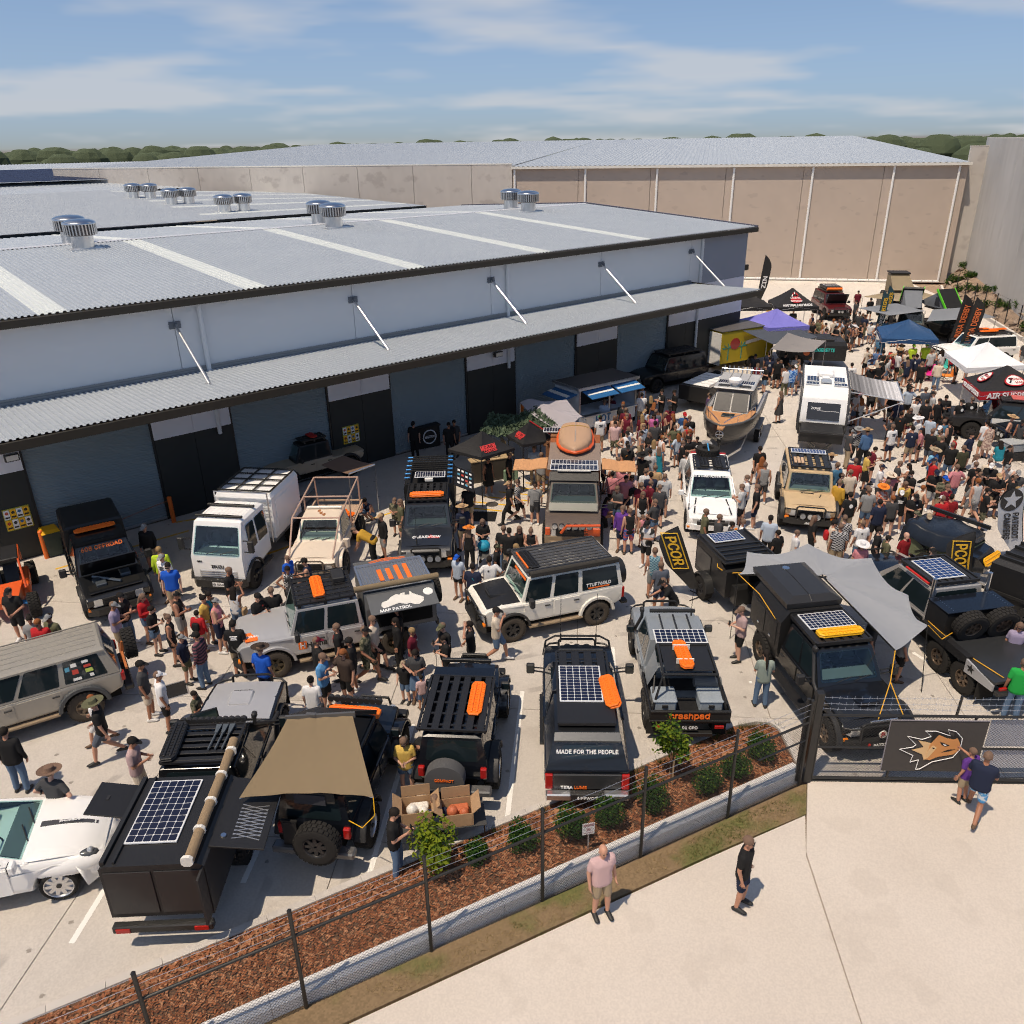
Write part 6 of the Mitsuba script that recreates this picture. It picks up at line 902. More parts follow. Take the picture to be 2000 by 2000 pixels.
t.add('tent_cloth',hull([(-1.0,y,2.1) for y in (-0.7,0.7)] + [(1.2,y,2.1) for y in (-0.7,0.7)] + [(-0.9,y,3.45) for y in (-0.7,0.7)] + [(0.0,y,3.5) for y in (-0.7,0.7)]),'mat_canvas_khaki'); t.add('lid',box(-1.1,0.2,-0.75,0.75,3.5,3.62,0.03),KMATT); t.add('flap',sheet(np.array([[[0.0 + 2.0 * a,-0.7 + 1.4 * b + 0.3 * a * (b - 0.5),3.45 - 0.9 * a - 0.1 * math.sin(a * 3.1)] for b in np.linspace(0,1,6)] for a in np.linspace(0,1,6)]),0.015),'mat_canvas_khaki',40); t.add('vehicle_body',hull([(x,y,z) for x in (-2.2,2.2) for y in (-0.9,0.9) for z in (0.6,1.2)] + [(x,y,1.95) for x in (-1.8,0.6) for y in (-0.75,0.75)]),KMATT,15); 
for x in (-1.4,1.4):
    for y in (-0.8,0.8): t.add('wheel',mv(cyl((0,-0.12,0),0.4,0.24,16,'y'),x,y,0.4),RUBBER,30)


# ---- boat on its trailer
HULLK = mat('hull_dark',(0.035,0.033,0.030),0.3,coat=0.4); TEAK = mat('teak_deck',(0.46,0.23,0.10),0.6)
b = Thing('motor_boat','dark hulled cabin motor boat with tan deck and radar dome on a trailer','boat',pose(10.55,37.0,0,203))
SX = [3.6,3.2,2.6,1.7,0.6,-0.8,-2.2,-3.2]; SW = [0.05,0.42,0.80,1.08,1.20,1.24,1.22,1.18]; SK = [1.55,1.15,0.85,0.68,0.60,0.58,0.58,0.60]; ST = [2.05,2.02,1.98,1.92,1.86,1.80,1.76,1.74]
P = np.array([[[x,w * y_,k_ + (t_ - k_) * z_] for y_,z_ in ((-1,1),(-1.0,0.86),(-0.92,0.50),(-0.72,0.24),(0,0),(0.72,0.24),(0.92,0.50),(1.0,0.86),(1,1))] for x,w,k_,t_ in zip(SX,SW,SK,ST)])
b.add('hull',sheet(P,0.03),HULLK,35); b.add('gunwale',tube([(x,w,t_ + 0.02) for x,w,t_ in zip(SX[::-1],SW[::-1],ST[::-1])] + [(x,-w,t_ + 0.02) for x,w,t_ in zip(SX,SW,ST)],0.05,7),mat('gunwale_grey',(0.10,0.10,0.10),0.3),40)
b.add('foredeck',prism([(x,w * 0.93) for x,w in zip(SX[:5],SW[:5])] + [(x,-w * 0.93) for x,w in zip(SX[:5][::-1],SW[:5][::-1])],1.93,1.97,plane='xy'),TEAK); b.add('hatch',box(1.55,2.0,-0.28,0.28,1.97,2.02,0.01),GLASSD); b.add('cockpit_floor',box(-3.1,-0.9,-1.05,1.05,1.2,1.24),mat('deck_grey',(0.2,0.2,0.2),0.6)); b.add('side_coaming',cat(*[box(-3.15,0.7,*sorted((sg * 1.02,sg * 1.18)),1.74,1.86,0.01) for sg in (1,-1)]),mat('coaming',(0.28,0.28,0.29),0.4))
k = b.add('cabin',hull([(1.25,y,1.95) for y in (-0.80,0.80)] + [(-1.0,y,1.75) for y in (-0.98,0.98)] + [(0.55,y,2.85) for y in (-0.74,0.74)] + [(-0.9,y,2.90) for y in (-0.86,0.86)]),mat('cabin_grey',(0.16,0.16,0.165),0.35),15)
qf = [(1.26,-0.80,1.97),(1.26,0.80,1.97),(0.57,0.74,2.84),(0.57,-0.74,2.84)]
for a,e in ((0.03,0.48),(0.52,0.97)): b.add('windscreen',onquad(qf,rrect(a,e,0.06,0.95,0.05,1),0.012),mat('boat_glass',(0.06,0.055,0.05),0.05,coat=0.5),under=k)
for sg in (1,-1): q = [(0.95,sg * 0.86,2.02),(-0.85,sg * 0.985,1.95),(-0.80,sg * 0.88,2.80),(0.50,sg * 0.76,2.78)]; b.add('side_window',onquad((q if sg > 0 else [q[1],q[0],q[3],q[2]]),rrect(0.04,0.96,0.06,0.94,0.05,1.6),0.02),GLASSD,under=k)
rf = b.add('hard_top',box(-2.1,0.75,-0.92,0.92,2.90,2.98,0.04),mat('hardtop_grey',(0.36,0.365,0.37),0.4)); b.add('top_panels',cat(box(-1.95,-0.7,-0.02,0.02,2.98,2.99),box(-1.95,-0.7,-0.45,-0.42,2.98,2.99),box(-1.95,-0.7,0.42,0.45,2.98,2.99)),mat('seam_dark',(0.1,0.1,0.1),0.6),under=rf)
for y in (-0.48,0.48): sk = b.add('solar_panel',box(-0.55,0.05,y - 0.36,y + 0.36,2.985,3.01,0.004),SOLARW); b.add('cells',cat([box(-0.53 + i * 0.11,-0.53 + i * 0.11 + 0.095,y - 0.34 + j * 0.098,y - 0.34 + j * 0.098 + 0.085,3.008,3.015) for i in range(5) for j in range(7)]),SOLAR,under=sk,kind='stuff'); b.add('roof_hatch',box(0.22,0.55,y - 0.26,y + 0.26,2.985,3.01,0.01),BLACKP)
rd = b.add('radar_dome',lathe([(0,3.12),(0.28,3.12),(0.31,3.18),(0.30,3.30),(0.22,3.36),(0,3.37)],22),WHITE,40,at=lay(0.32,0,0)); b.add('pedestal',cyl((0.32,0,2.98),0.14,0.15,14),OFFW,under=rd)
b.add('rocket_rack',cat([tube([(-1.6,-0.95,2.98),(-2.0,-0.98,3.18),(-2.05,0.98,3.18),(-1.6,0.95,2.98)],0.025,7)] + [bar((-2.03,y,3.0),(-2.08,y,3.32),0.03,8) for y in np.linspace(-0.85,0.85,9)]),ALU,40)
for sg in (1,-1): b.add('bow_rail',cat(tube([(0.8,sg * 1.10,1.95),(1.0,sg * 1.08,2.28),(2.3,sg * 0.86,2.36),(3.2,sg * 0.42,2.38),(3.55,sg * 0.1,2.2)],0.018,6),*[bar((x,sg * w,1.98),(x,sg * w,2.32),0.014,5) for x,w in ((1.6,1.02),(2.3,0.86),(2.9,0.60))]),STEEL,40)
b.add('bow_sprit',hull([(3.2,y,z) for y in (-0.2,0.2) for z in (1.98,2.06)] + [(3.95,y,z) for y in (-0.12,0.12) for z in (1.98,2.05)]),TEAK); b.add('anchor',cat(tube([(3.95 + 0.0,0.16 * math.cos(t),1.78 + 0.16 * math.sin(t)) for t in np.linspace(0,6.28,16)],0.02,6),bar((3.95,-0.16,1.78),(3.95,0.16,1.78),0.015),bar((3.95,0,1.62),(3.95,0,1.94),0.015)),STEEL,40); b.add('stern_engine',cbox(-3.5,0,1.6,0.4,0.45,1.0,0.08),KBLACK)
t = Thing('boat_trailer','galvanised trailer under the motor boat','trailer',pose(10.55,37.0,0,203)); t.add('frame',cat(beam((-3.4,0.7,0.55),(2.0,0.7,0.55),0.08,0.12),beam((-3.4,-0.7,0.55),(2.0,-0.7,0.55),0.08,0.12),beam((2.0,0.7,0.55),(4.0,0,0.5),0.08,0.12),beam((2.0,-0.7,0.55),(4.0,0,0.5),0.08,0.12),beam((3.9,0,0.5),(5.0,0,0.5),0.09,0.12)),GALV); t.add('winch_post',cat(beam((3.75,0,0.5),(3.85,0,1.5),0.1,0.1),cbox(3.75,0,1.45,0.2,0.2,0.2,0.03)),BLACKM)
for x in (-0.9,-1.75):
    for sg in (1,-1): k = t.add('wheel',None,RUBBER,at=lay(x,sg * 1.12,0.36),d=wheel_meshes(0.36,0.24,0.2,True,6)[0]); t.add('rim',None,ALU,under=k,at=mul4(lay(x,sg * 1.12,0.36),np.diag([sg,sg,1,1])),d=wheel_meshes(0.36,0.24,0.2,True,6)[1])
for sg in (1,-1): t.add('mudguard',box(-2.3,-0.4,sg * 1.12 - 0.15,sg * 1.12 + 0.15,0.76,0.82,0.02),CHEQ); t.add('bunk',beam((-3.2,sg * 0.6,0.7),(1.5,sg * 0.5,0.8),0.1,0.08),mat('bunk_carpet',(0.05,0.05,0.05),0.95))

# ---- caravan
c = Car('white_caravan','white caravan with roof solar panels and a striped awning on its side','caravan',pose(15.35,38.6,0,199))
c.add('body',hull([(x,y,z) for x in (2.35,-2.7) for y in (-1.06,1.06) for z in (0.75,1.30)] + [(1.75,y,2.70) for y in (-1.04,1.04)] + [(-2.5,y,2.74) for y in (-1.04,1.04)] + [(2.25,y,1.75) for y in (-1.06,1.06)] + [(2.05,y,2.3) for y in (-1.05,1.05)]),KWHITE,14)
for sg in (1,-1): c.add('corner_trim',tube([(2.38,sg * 1.05,0.8),(2.36,sg * 1.06,1.3),(2.27,sg * 1.06,1.76),(2.07,sg * 1.05,2.31),(1.75,sg * 1.04,2.72),(-2.5,sg * 1.04,2.75)],0.055,6),mat('trim_dark',(0.045,0.045,0.047),0.4),40)
qf = [(2.26,-0.95,1.75),(2.26,0.95,1.75),(2.06,0.95,2.29),(2.06,-0.95,2.29)]; qf = [(2.355,-0.95,1.30),(2.355,0.95,1.30),(2.262,0.95,1.75),(2.262,-0.95,1.75)]
k = c.add('front_window',onquad([(2.34,-0.72,1.36),(2.34,0.72,1.36),(2.12,0.72,2.12),(2.12,-0.72,2.12)],rrect(0.0,1.0,0.0,1.0,0.04,2),0.05),mat('panel_gloss',(0.03,0.03,0.032),0.15,coat=0.5)); c.add('lettering',text_on([(2.34,-0.72,1.36),(2.34,0.72,1.36),(2.12,0.72,2.12),(2.12,-0.72,2.12)],'ZONE',0.10,0.26,0.66,0.06,True,0.42),TEXTW,under=k); c.add('stripe',onquad([(2.34,-0.72,1.36),(2.34,0.72,1.36),(2.12,0.72,2.12),(2.12,-0.72,2.12)],[(0.30,0.52),(0.98,0.52),(0.98,0.54),(0.30,0.54)],0.055),TEXTW,under=k)
c.add('lower_front',box(2.34,2.42,-1.04,1.04,0.62,1.22,0.03),mat('checker_black',(0.03,0.03,0.03),0.4)); k = c.add('front_storage',hull([(x,y,z) for x in (2.42,3.3) for y in (-0.95,0.95) for z in (0.55,1.0)] + [(2.5,y,1.25) for y in (-0.9,0.9)]),KMATT,15); c.add('storage_rail',tube([(2.5,-1.0,1.1),(3.4,-0.95,1.1),(3.4,0.95,1.1),(2.5,1.0,1.1)],0.025,6),BLACKM,40,under=k); c.add('drawbar',cat(beam((3.2,0.5,0.5),(4.4,0,0.5),0.08,0.1),beam((3.2,-0.5,0.5),(4.4,0,0.5),0.08,0.1)),BLACKM)
for x in (-0.3,-1.2):
    for sg in (1,-1): k = c.add('wheel',None,RUBBER,at=lay(x,sg * 0.95,0.38),d=wheel_meshes(0.36,0.24,0.2,True,6)[0]); c.add('rim',None,RIMK,under=k,at=mul4(lay(x,sg * 0.95,0.38),np.diag([sg,sg,1,1])),d=wheel_meshes(0.36,0.24,0.2,True,6)[1])
for x,y,l,w in ((0.2,0.62,0.85,0.52),(0.25,-0.58,0.95,0.60),(1.12,0.66,0.42,0.62),(1.12,-0.60,0.42,0.62)): c.solar(x,y,2.745,l,w,6,4,SOLAR,gap=0.012)
c.add('roof_hatch',box(0.35,0.95,-0.24,0.26,2.75,2.82,0.03),mat('hatch_grey',(0.30,0.33,0.36),0.1)); c.add('air_conditioner',box(-0.95,-0.25,-0.38,0.38,2.74,2.95,0.06),WHITE,30); c.add('roof_vent',box(-0.05,0.25,-0.18,0.18,2.74,2.86,0.03),WHITE); c.add('side_window',box(-1.2,-0.2,1.05,1.075,1.5,2.1,0.01),GLASSD); c.add('rail_lamp',cbox(2.32,1.10,1.6,0.06,0.06,0.12,0.01),LENSC)
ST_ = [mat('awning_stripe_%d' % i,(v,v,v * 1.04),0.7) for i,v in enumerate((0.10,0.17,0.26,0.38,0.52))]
k = c.add('awning',beam((1.3,1.06,2.66),(-2.3,1.06,2.66),0.10,0.12),OFFW,label='striped grey roll-out awning')
for i in range(24):
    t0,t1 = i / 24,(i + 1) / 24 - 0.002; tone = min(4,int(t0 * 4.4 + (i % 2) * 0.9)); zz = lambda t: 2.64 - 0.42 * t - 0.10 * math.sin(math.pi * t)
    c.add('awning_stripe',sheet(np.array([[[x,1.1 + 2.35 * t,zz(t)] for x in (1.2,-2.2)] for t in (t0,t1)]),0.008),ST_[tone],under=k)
c.add('awning_arm',cat(bar((1.25,1.1,1.0),(1.25,3.45,2.20),0.028,6),bar((1.25,1.1,2.5),(1.25,3.45,2.22),0.025,6),bar((-2.25,1.1,1.0),(-2.25,3.45,2.20),0.028,6),bar((1.3,3.46,2.2),(-2.3,3.46,2.2),0.045,8)),ALU,40,under=k); c.add('awning_leg',cat(bar((1.2,3.3,2.2),(1.2,3.3,0.0),0.018,6),bar((-2.2,3.3,2.2),(-2.2,3.3,0),0.018,6)),ALU,under=k)

# ---- marquees
def gazebo(name,lab,corners,apex,zc,m,cat_='marquee',val=0.28,vm=None,frame=None,sag=0.10,group=None):
    """corners: four xy points in order round"""
    t = Thing(name,lab,cat_); C_ = [np.array([*p_,zc]) for p_ in corners]; A_ = np.array([*(apex[:2] if len(apex) > 2 else np.mean([p_ for p_ in corners],0)),apex[-1]])
    t.C,t.A = C_,A_; n = 8; cen = np.mean(C_,0)
    for i in range(4):
        p_,q_ = C_[i],C_[(i + 1) % 4]; G = [[A_ * (1 - r) + (p_ * (1 - s_) + q_ * s_) * r + np.array([0,0,-sag * (math.sin(math.pi * r) * (0.5 + 0.7 * math.sin(math.pi * s_))) + 0.006 * math.sin(r * 21 + s_ * 13)]) for r in np.linspace(0.02,1,n)] for s_ in np.linspace(0,1,n)]
        t.add('roof_panel',sheet(np.array(G),0.008),m,40)
        if val: 
            w_ = np.linspace(0,1,9); t.add('valance',sheet(np.array([[p_ * (1 - s_) + q_ * s_ + [0,0,-v * val] + (p_ + q_ - 2 * cen) * 0.004 * math.sin(s_ * 25) * v for v in (0,0.5,1)] for s_ in w_]),0.006),vm or m,40)
        t.add('leg',bar(p_ * [1,1,0] * 0.97 + cen * [1,1,0] * 0.03,p_ * 0.97 + cen * 0.03 - [0,0,0.02],0.025,6),frame or ALU)
        t.add('truss',cat(bar(p_ - [0,0,0.25],(p_ + q_) / 2 - [0,0,0.02],0.012,5),bar(q_ - [0,0,0.25],(p_ + q_) / 2 - [0,0,0.02],0.012,5)),frame or ALU)
    return t
def roofquad(t,i,r0,r1,s0,s1,up=0.03):
    p_,q_ = t.C[i],t.C[(i + 1) % 4]; f = lambda r,s_: t.A * (1 - r) + (p_ * (1 - s_) + q_ * s_) * r + np.array([0,0,up - 0.10 * math.sin(math.pi * r)])
    return [f(r1,s0),f(r1,s1),f(r0,s1),f(r0,s0)]
TB = mat('tent_black',(0.022,0.022,0.024),0.7,spec=0.3); TR = mat('tent_red',(0.42,0.012,0.018),0.6); TP = mat('tent_purple',(0.18,0.17,0.55),0.6); TBL = mat('tent_blue',(0.015,0.06,0.16),0.5); TW = mat('tent_white',(0.74,0.76,0.80),0.6)
t = gazebo('black_marquee','black coffee marquee with red words, left one',[(-2.56,31.15),(-1.18,30.1),(0.15,31.15),(-1.1,32.3)],(-1.14,30.9,2.95),2.12,TB,val=0.12,frame=BLACKM); k = t.key
q = roofquad(t,1,0.45,0.95,0.05,0.75); t.add('lettering',text_on(q,'MERSTON',0.20,0.35,0.62,0.01,True,0.72),mat('letter_red',(0.75,0.06,0.06),0.6)); t.add('lettering',text_on(q,'COFFEE',0.14,0.40,0.28,0.01,True,0.6),'mat_letter_red')
t = gazebo('black_marquee','black coffee marquee with red words and a red edge, right one',[(-0.14,32.75),(0.49,31.5),(1.95,32.1),(1.3,33.4)],(0.78,32.0,2.95),2.12,TB,val=0.12,frame=BLACKM)
q = roofquad(t,0,0.45,0.95,0.2,0.9); t.add('lettering',text_on(q,'MERSTON',0.18,0.5,0.62,0.01,True,0.6),'mat_letter_red'); t.add('lettering',text_on(q,'COFFEE',0.13,0.5,0.3,0.01,True,0.5),'mat_letter_red'); t.add('red_edge',tube([tuple(t.A + [0,0,0.03]),tuple(t.C[2] + [0,0,0.03])],0.03,6),TR)
ct = Thing('camouflage_net','green leafy camouflage net hung between the coffee marquees and the stage','camouflage net'); NV,NF = [],[]
Q_ = [np.array(p_) for p_ in ((-1.3,33.2,2.15),(2.1,33.7,2.15),(1.2,35.6,2.35),(-0.9,35.2,2.2))]
for i in range(2600):
    a,b_ = nrnd.rand(),nrnd.rand(); p_ = bil(Q_,a,b_) + [0,0,-0.28 * math.sin(math.pi * a) + 0.45 * (b_ > 0.7) * (b_ - 0.7) + nrnd.randn() * 0.03]; e = nrnd.randn(3) * 0.06; f_ = nrnd.randn(3) * 0.06
    NV += [p_ + e,p_ + f_,p_ - e,p_ - f_]; NF.append([4 * i,4 * i + 1,4 * i + 2,4 * i + 3])
ct.add('net_leaves',(np.array(NV),tri(NF)),mat('net_green',(0.075,0.11,0.065),0.9),kind='stuff'); ct.add('net_cords',cat([tube([bil(Q_,a,s_) + [0,0,-0.28 * math.sin(math.pi * a)] for s_ in np.linspace(0,1,5)],0.008,4) for a in np.linspace(0,1,12)]),BLACKM,kind='stuff'); ct.add('pole',cat(*[bar(tuple(p_),(p_[0],p_[1],0),0.02,6) for p_ in Q_]),BLACKM)
ts = Thing('grey_tarp','grey fabric shade stretched beside the blue food trailer','shade cloth'); Q_ = [np.array(p_) for p_ in ((2.0,33.25,2.15),(3.35,34.45,2.2),(2.6,36.2,2.6),(0.45,36.1,2.45))]
ts.add('cloth',sheet(np.array([[bil(Q_,a,b_) + [0,0,0.22 * math.exp(-((a + b_ * 0.6 - 0.8) * 5) ** 2) - 0.1 * math.sin(math.pi * b_)] for b_ in np.linspace(0,1,10)] for a in np.linspace(0,1,14)]),0.01),mat('tarp_lilac',(0.33,0.31,0.34),0.8),40)
for p_ in Q_: ts.add('pole',bar(tuple(p_),(p_[0],p_[1],0),0.02,6),ALU)
t = gazebo('purple_marquee','violet blue marquee beside the warehouse corner',[(16.36,51.5),(19.15,52.0),(18.8,54.9),(15.3,54.4)],(17.4,53.4,3.35),2.5,TP)
t = gazebo('printed_marquee','black marquee with red round badge and white print near the back wall',[(19.6,60.3),(22.75,60.4),(22.9,63.6),(19.9,63.4)],(21.2,62.0,3.25),2.12,TB)
q = roofquad(t,0,0.0,1,0,1,0.04)
t.add('badge',onquad(q,[(0.5 + 0.20 * math.cos(a),0.36 + 0.17 * math.sin(a)) for a in np.linspace(0,6.28,20)[:-1]],0.01),TR); t.add('lettering',text_on(q,'LOCAL',0.16,0.5,0.44,0.015,True,0.75),TEXTW); t.add('lettering',text_on(q,'OFFROAD',0.16,0.5,0.28,0.015,True,0.85),TEXTW); t.add('lettering',text_on(q,'AUSTRALIAN MADE',0.22,0.5,0.07,0.015,True,2.2),TEXTW)
for i,(s_,t_) in enumerate(((0.40,0.66),(0.50,0.70),(0.60,0.66),(0.35,0.58),(0.65,0.60))): t.add('print_mark',onquad(q,[(s_ - 0.035,t_ - 0.07),(s_ + 0.03,t_ - 0.05),(s_ + 0.035,t_ + 0.05),(s_ - 0.02,t_ + 0.06)],0.01),STK[1] if i % 2 else TR)
t = gazebo('far_black_marquee','plain black marquee partly hidden at the warehouse end',[(16.6,60.6),(19.3,60.4),(19.5,63.2),(16.8,63.4)],(18,61.9,2.9),2.15,TB); t.add('yellow_sign',box(18.9,19.5,60.3,60.34,1.2,1.9),YELLOW)
t = gazebo('navy_marquee','dark blue shiny marquee with two people in yellow vests below',[(22.9,49.8),(26.1,49.15),(27.0,52.2),(24.0,53.2)],(25.0,51.1,3.0),2.1,TBL)
t = gazebo('white_marquee','bright white marquee at the right edge',[(24.35,42.5),(27.75,42.9),(27.3,46.6),(25.0,46.2)],(26.3,44.4,3.05),2.1,TW)
t = gazebo('red_black_marquee','black and red marquee with AIR SUSPENSION on its valance',[(22.57,37.75),(26.15,37.9),(25.9,40.9),(23.06,40.3)],(24.45,39.2,3.1),2.2,TB,val=0.42,vm=TR)
q = [t.C[0] + [0.0,-0.03,-0.42],t.C[1] + [0,-0.03,-0.42],t.C[1] + [0,-0.03,0],t.C[0] + [0,-0.03,0]]; t.add('lettering',text_on(q,'AIR SUSPENSION',0.26,0.52,0.5,0.02,True,3.1),TEXTW); q = [t.C[3] + [-0.03,0,-0.42],t.C[0] + [-0.03,0,-0.42],t.C[0] + [-0.03,0,0],t.C[3] + [-0.03,0,0]]; t.add('lettering',text_on(q,'AIR SUSPENSION',0.2,0.5,0.5,0.02,True,2.2),TEXTW)
for i,(s0,wd) in ((0,(0.52,1.0)),(3,(0.5,0.8))):
    q = roofquad(t,i,0,1,0,1,0.05); t.add('badge',onquad(q,[(0.5 + 0.21 * math.cos(a),0.36 + 0.22 * math.sin(a)) for a in np.linspace(0,6.28,22)[:-1]],0.008),TR); t.add('badge_face',onquad(q,[(0.5 + 0.18 * math.cos(a),0.36 + 0.185 * math.sin(a)) for a in np.linspace(0,6.28,22)[:-1]],0.014),STK[1]); t.add('lettering',text_on(q,'AIRBAG',0.14,0.55,0.40,0.02,True,0.62),LENSR); t.add('lettering',text_on(q,'MAN',0.14,0.58,0.27,0.02,True,0.4),LENSR); t.add('figure_mark',onquad(q,[(0.38,0.25),(0.41,0.36),(0.35,0.44),(0.44,0.46),(0.47,0.42),(0.44,0.35),(0.42,0.24)],0.02),BLACKM)
# brown awning on two legs by the shaded pickup
t = Thing('brown_awning','brown fabric awning on two thin legs in the shade','awning'); Q_ = [np.array(p_) for p_ in ((-7.39,29.63,2.1),(-6.2,28.89,2.0),(-5.35,29.86,2.0),(-6.66,30.38,2.2))]
t.add('cloth',sheet(np.array([[bil(Q_,a,b_) + [0,0,-0.05 * math.sin(math.pi * a)] for b_ in np.linspace(0,1,6)] for a in np.linspace(0,1,6)]),0.01),mat('cloth_brown',(0.16,0.10,0.07),0.9),40); t.add('front_bar',bar(tuple(Q_[1]),tuple(Q_[2]),0.03,6),ALU)
for p_ in Q_[1:3]: t.add('leg',bar(tuple(p_),(p_[0],p_[1],0),0.018,6),ALU)

# ---- feather flags
def flag(name,lab,x,y,az,h,w,m,marks,lean=8,base=True,z0=0.0):
    t = Thing(name,lab,'flag',pose(x,y,z0,az)); ln = math.radians(lean)
    S = []
    for v in np.linspace(0,1,14):
        wid = w * (0.35 + 0.65 * min(1,v * 2.4)) * (1 - max(0,(v - 0.72) / 0.28) ** 2.2 * 0.97); z = 0.35 + v * (h - 0.35); S.append([[z * math.sin(ln) + u * wid,0.03 * math.sin(v * 9 + u * 3),z * math.cos(ln)] for u in np.linspace(0,1,7)])
    t.add('cloth',sheet(np.array(S),0.008),m,40); S = np.array(S); t.add('pole',tube([(0,0,0)] + [tuple(s_[0]) for s_ in S[::2]] + [tuple(S[-1][-1])],0.016,6),BLACKM)
    if base: t.add('foot',cat(*[bar((0,0,0.05),(0.5 * math.cos(a),0.5 * math.sin(a),0.02),0.018,5) for a in (0.5,2.1,3.7,5.3)]),BLACKM)
    for kind,mm,txt,u0,u1,v0,v1 in marks:
        f = lambda u,v: np.array([(0.35 + v * (h - 0.35)) * math.sin(ln) + u * w,0,(0.35 + v * (h - 0.35)) * math.cos(ln)])
        for sg in (1,-1):
            o = np.array([0,sg * 0.035,0])
            if kind == 'down':
                q = [f(u1,v1) + o,f(u1,v0) + o,f(u0,v0) + o,f(u0,v1) + o] if sg > 0 else [f(u0,v1) + o,f(u0,v0) + o,f(u1,v0) + o,f(u1,v1) + o]; L_ = np.linalg.norm(q[1] - q[0]); H_ = np.linalg.norm(q[3] - q[0]); t.add('lettering',text_on(q,txt,H_ * 0.8,0.5,0.5,0.012,True,L_ * 0.94),mm)
            elif kind == 'text':     # reads upwards along the pole
                q = [f(u1,v0) + o,f(u1,v1) + o,f(u0,v1) + o,f(u0,v0) + o] if sg < 0 else [f(u0,v1) + o,f(u0,v0) + o,f(u1,v0) + o,f(u1,v1) + o]; L_ = np.linalg.norm(q[1] - q[0]); H_ = np.linalg.norm(q[3] - q[0]); t.add('lettering',text_on(q,txt,H_ * 0.8,0.5,0.5,0.012,True,L_ * 0.94),mm)
            elif kind == 'frame':
                P_ = [f(u0,v0) + o,f(u1,v0) + o,f(u1,v1) + o,f(u0,v1) + o]; t.add('border',tube([tuple(p_) for p_ in P_],0.022,5,True),mm)
            elif kind == 'disc':
                c_ = f(u0,v0) + o; t.add('emblem',(lambda d: d)(xf(cyl((0,0,-0.006),u1,0.012,22),np.array([[1,0,0,c_[0]],[0,0,1,c_[1]],[0,1,0,c_[2]],[0,0,0,1]]))),mm)
            elif kind == 'star':
                c_ = f(u0,v0); q = [c_ + [-u1,sg * 0.045,-u1],c_ + [u1,sg * 0.045,-u1],c_ + [u1,sg * 0.045,u1],c_ + [-u1,sg * 0.045,u1]]; q = q if sg < 0 else [q[1],q[0],q[3],q[2]]; t.add('emblem',onquad(q,STAR,0.006),mm)
    return t
FB = mat('flag_black',(0.018,0.018,0.019),0.6); FY = mat('flag_yellow',(0.70,0.42,0.03),0.6); FW = mat('flag_grey',(0.40,0.42,0.46),0.6); FO = mat('flag_orange',(0.65,0.16,0.05),0.6)
flag('feather_flag','black feather flag with yellow letters beside the black camper trailer',6.05,22.67,270,2.7,0.78,FB,[('down',FY,'PCOR',0.20,0.72,0.38,0.86),('frame',FY,'',0.14,0.78,0.34,0.90)],20)
flag('feather_flag','black feather flag with yellow letters by the six wheel truck and green camper',14.47,22.4,275,2.32,0.82,FB,[('down',FY,'PCOR',0.20,0.72,0.30,0.80),('frame',FY,'',0.14,0.78,0.26,0.84)],6)
flag('feather_flag','grey feather flag with black star and dark words at the right edge',17.51,24.75,262,2.9,0.95,FW,[('disc',FB,'',0.5,0.40,0.82,0),('star',FW,'',0.5,0.34,0.82,0),('down',FB,'PATRIOT',0.18,0.46,0.22,0.64),('down',FB,'CAMPERS',0.50,0.80,0.22,0.64)],12)
flag('feather_flag','black curved coffee flag with white letters behind the shaded pickup',-7.1,35.52,255,3.0,0.65,FB,[('down',TEXTW,'COFFEE',0.2,0.8,0.16,0.66),('disc',TEXTW,'',0.5,0.20,0.80,0)],38)
for i,(X,Y,lab) in enumerate(((1320,1455,'left'),(1395,1490,'right'))): flag('feather_flag','tall black flag with orange words behind the white marquee, ' + lab + ' one',[(28.59,52.92),(28.76,51.84)][i][0],[(28.59,52.92),(28.76,51.84)][i][1],95,4.2,0.8,FB,[('text',FO,'DUNGA DERBY',0.2,0.75,0.15,0.85)],8)
for i in range(2): flag('feather_flag',('left' if i == 0 else 'right') + ' one of two dark teal flags beside the dark blue marquee',[(26.13,58.21),(27.44,60.33)][i][0],[(26.13,58.21),(27.44,60.33)][i][1],95,3.6,0.5,mat('flag_teal',(0.02,0.06,0.08),0.6),[('text',FY,'BIGS',0.2,0.8,0.55,0.85),('text',TEXTW,'BRAKES',0.2,0.8,0.15,0.5)],3)
flag('feather_flag','black flag with white marks at the end of the warehouse',21.0,70.5,95,4.6,0.7,FB,[('text',TEXTW,'ZIN',0.2,0.8,0.35,0.6)],6)

# ---- stalls and small things by the warehouse
bt = Thing('blue_food_trailer','blue and white food trailer with raised serving hatches','food trailer',pose(4.3,39.6,0,55.5)); NB = mat('trailer_blue',(0.025,0.12,0.30),0.4)
bt.add('body',cat(box(-1.85,1.85,-0.95,0.95,0.55,1.25,0.02),box(-1.85,1.85,0.85,0.95,1.25,2.55,0.01),box(-1.85,-1.78,-0.95,0.95,1.25,2.55),box(1.78,1.85,-0.95,0.95,1.25,2.55)),mat('trailer_white',(0.55,0.60,0.66),0.5)); bt.add('roof',box(-1.95,1.95,-1.02,1.02,2.58,2.68,0.03),mat('roof_dark',(0.08,0.075,0.075),0.5)); bt.add('roof_edge',cat(beam((-1.95,-1.03,2.62),(1.95,-1.03,2.62),0.05,0.14),beam((-1.95,-1.03,2.62),(-1.95,1.03,2.62),0.05,0.14)),ALU)
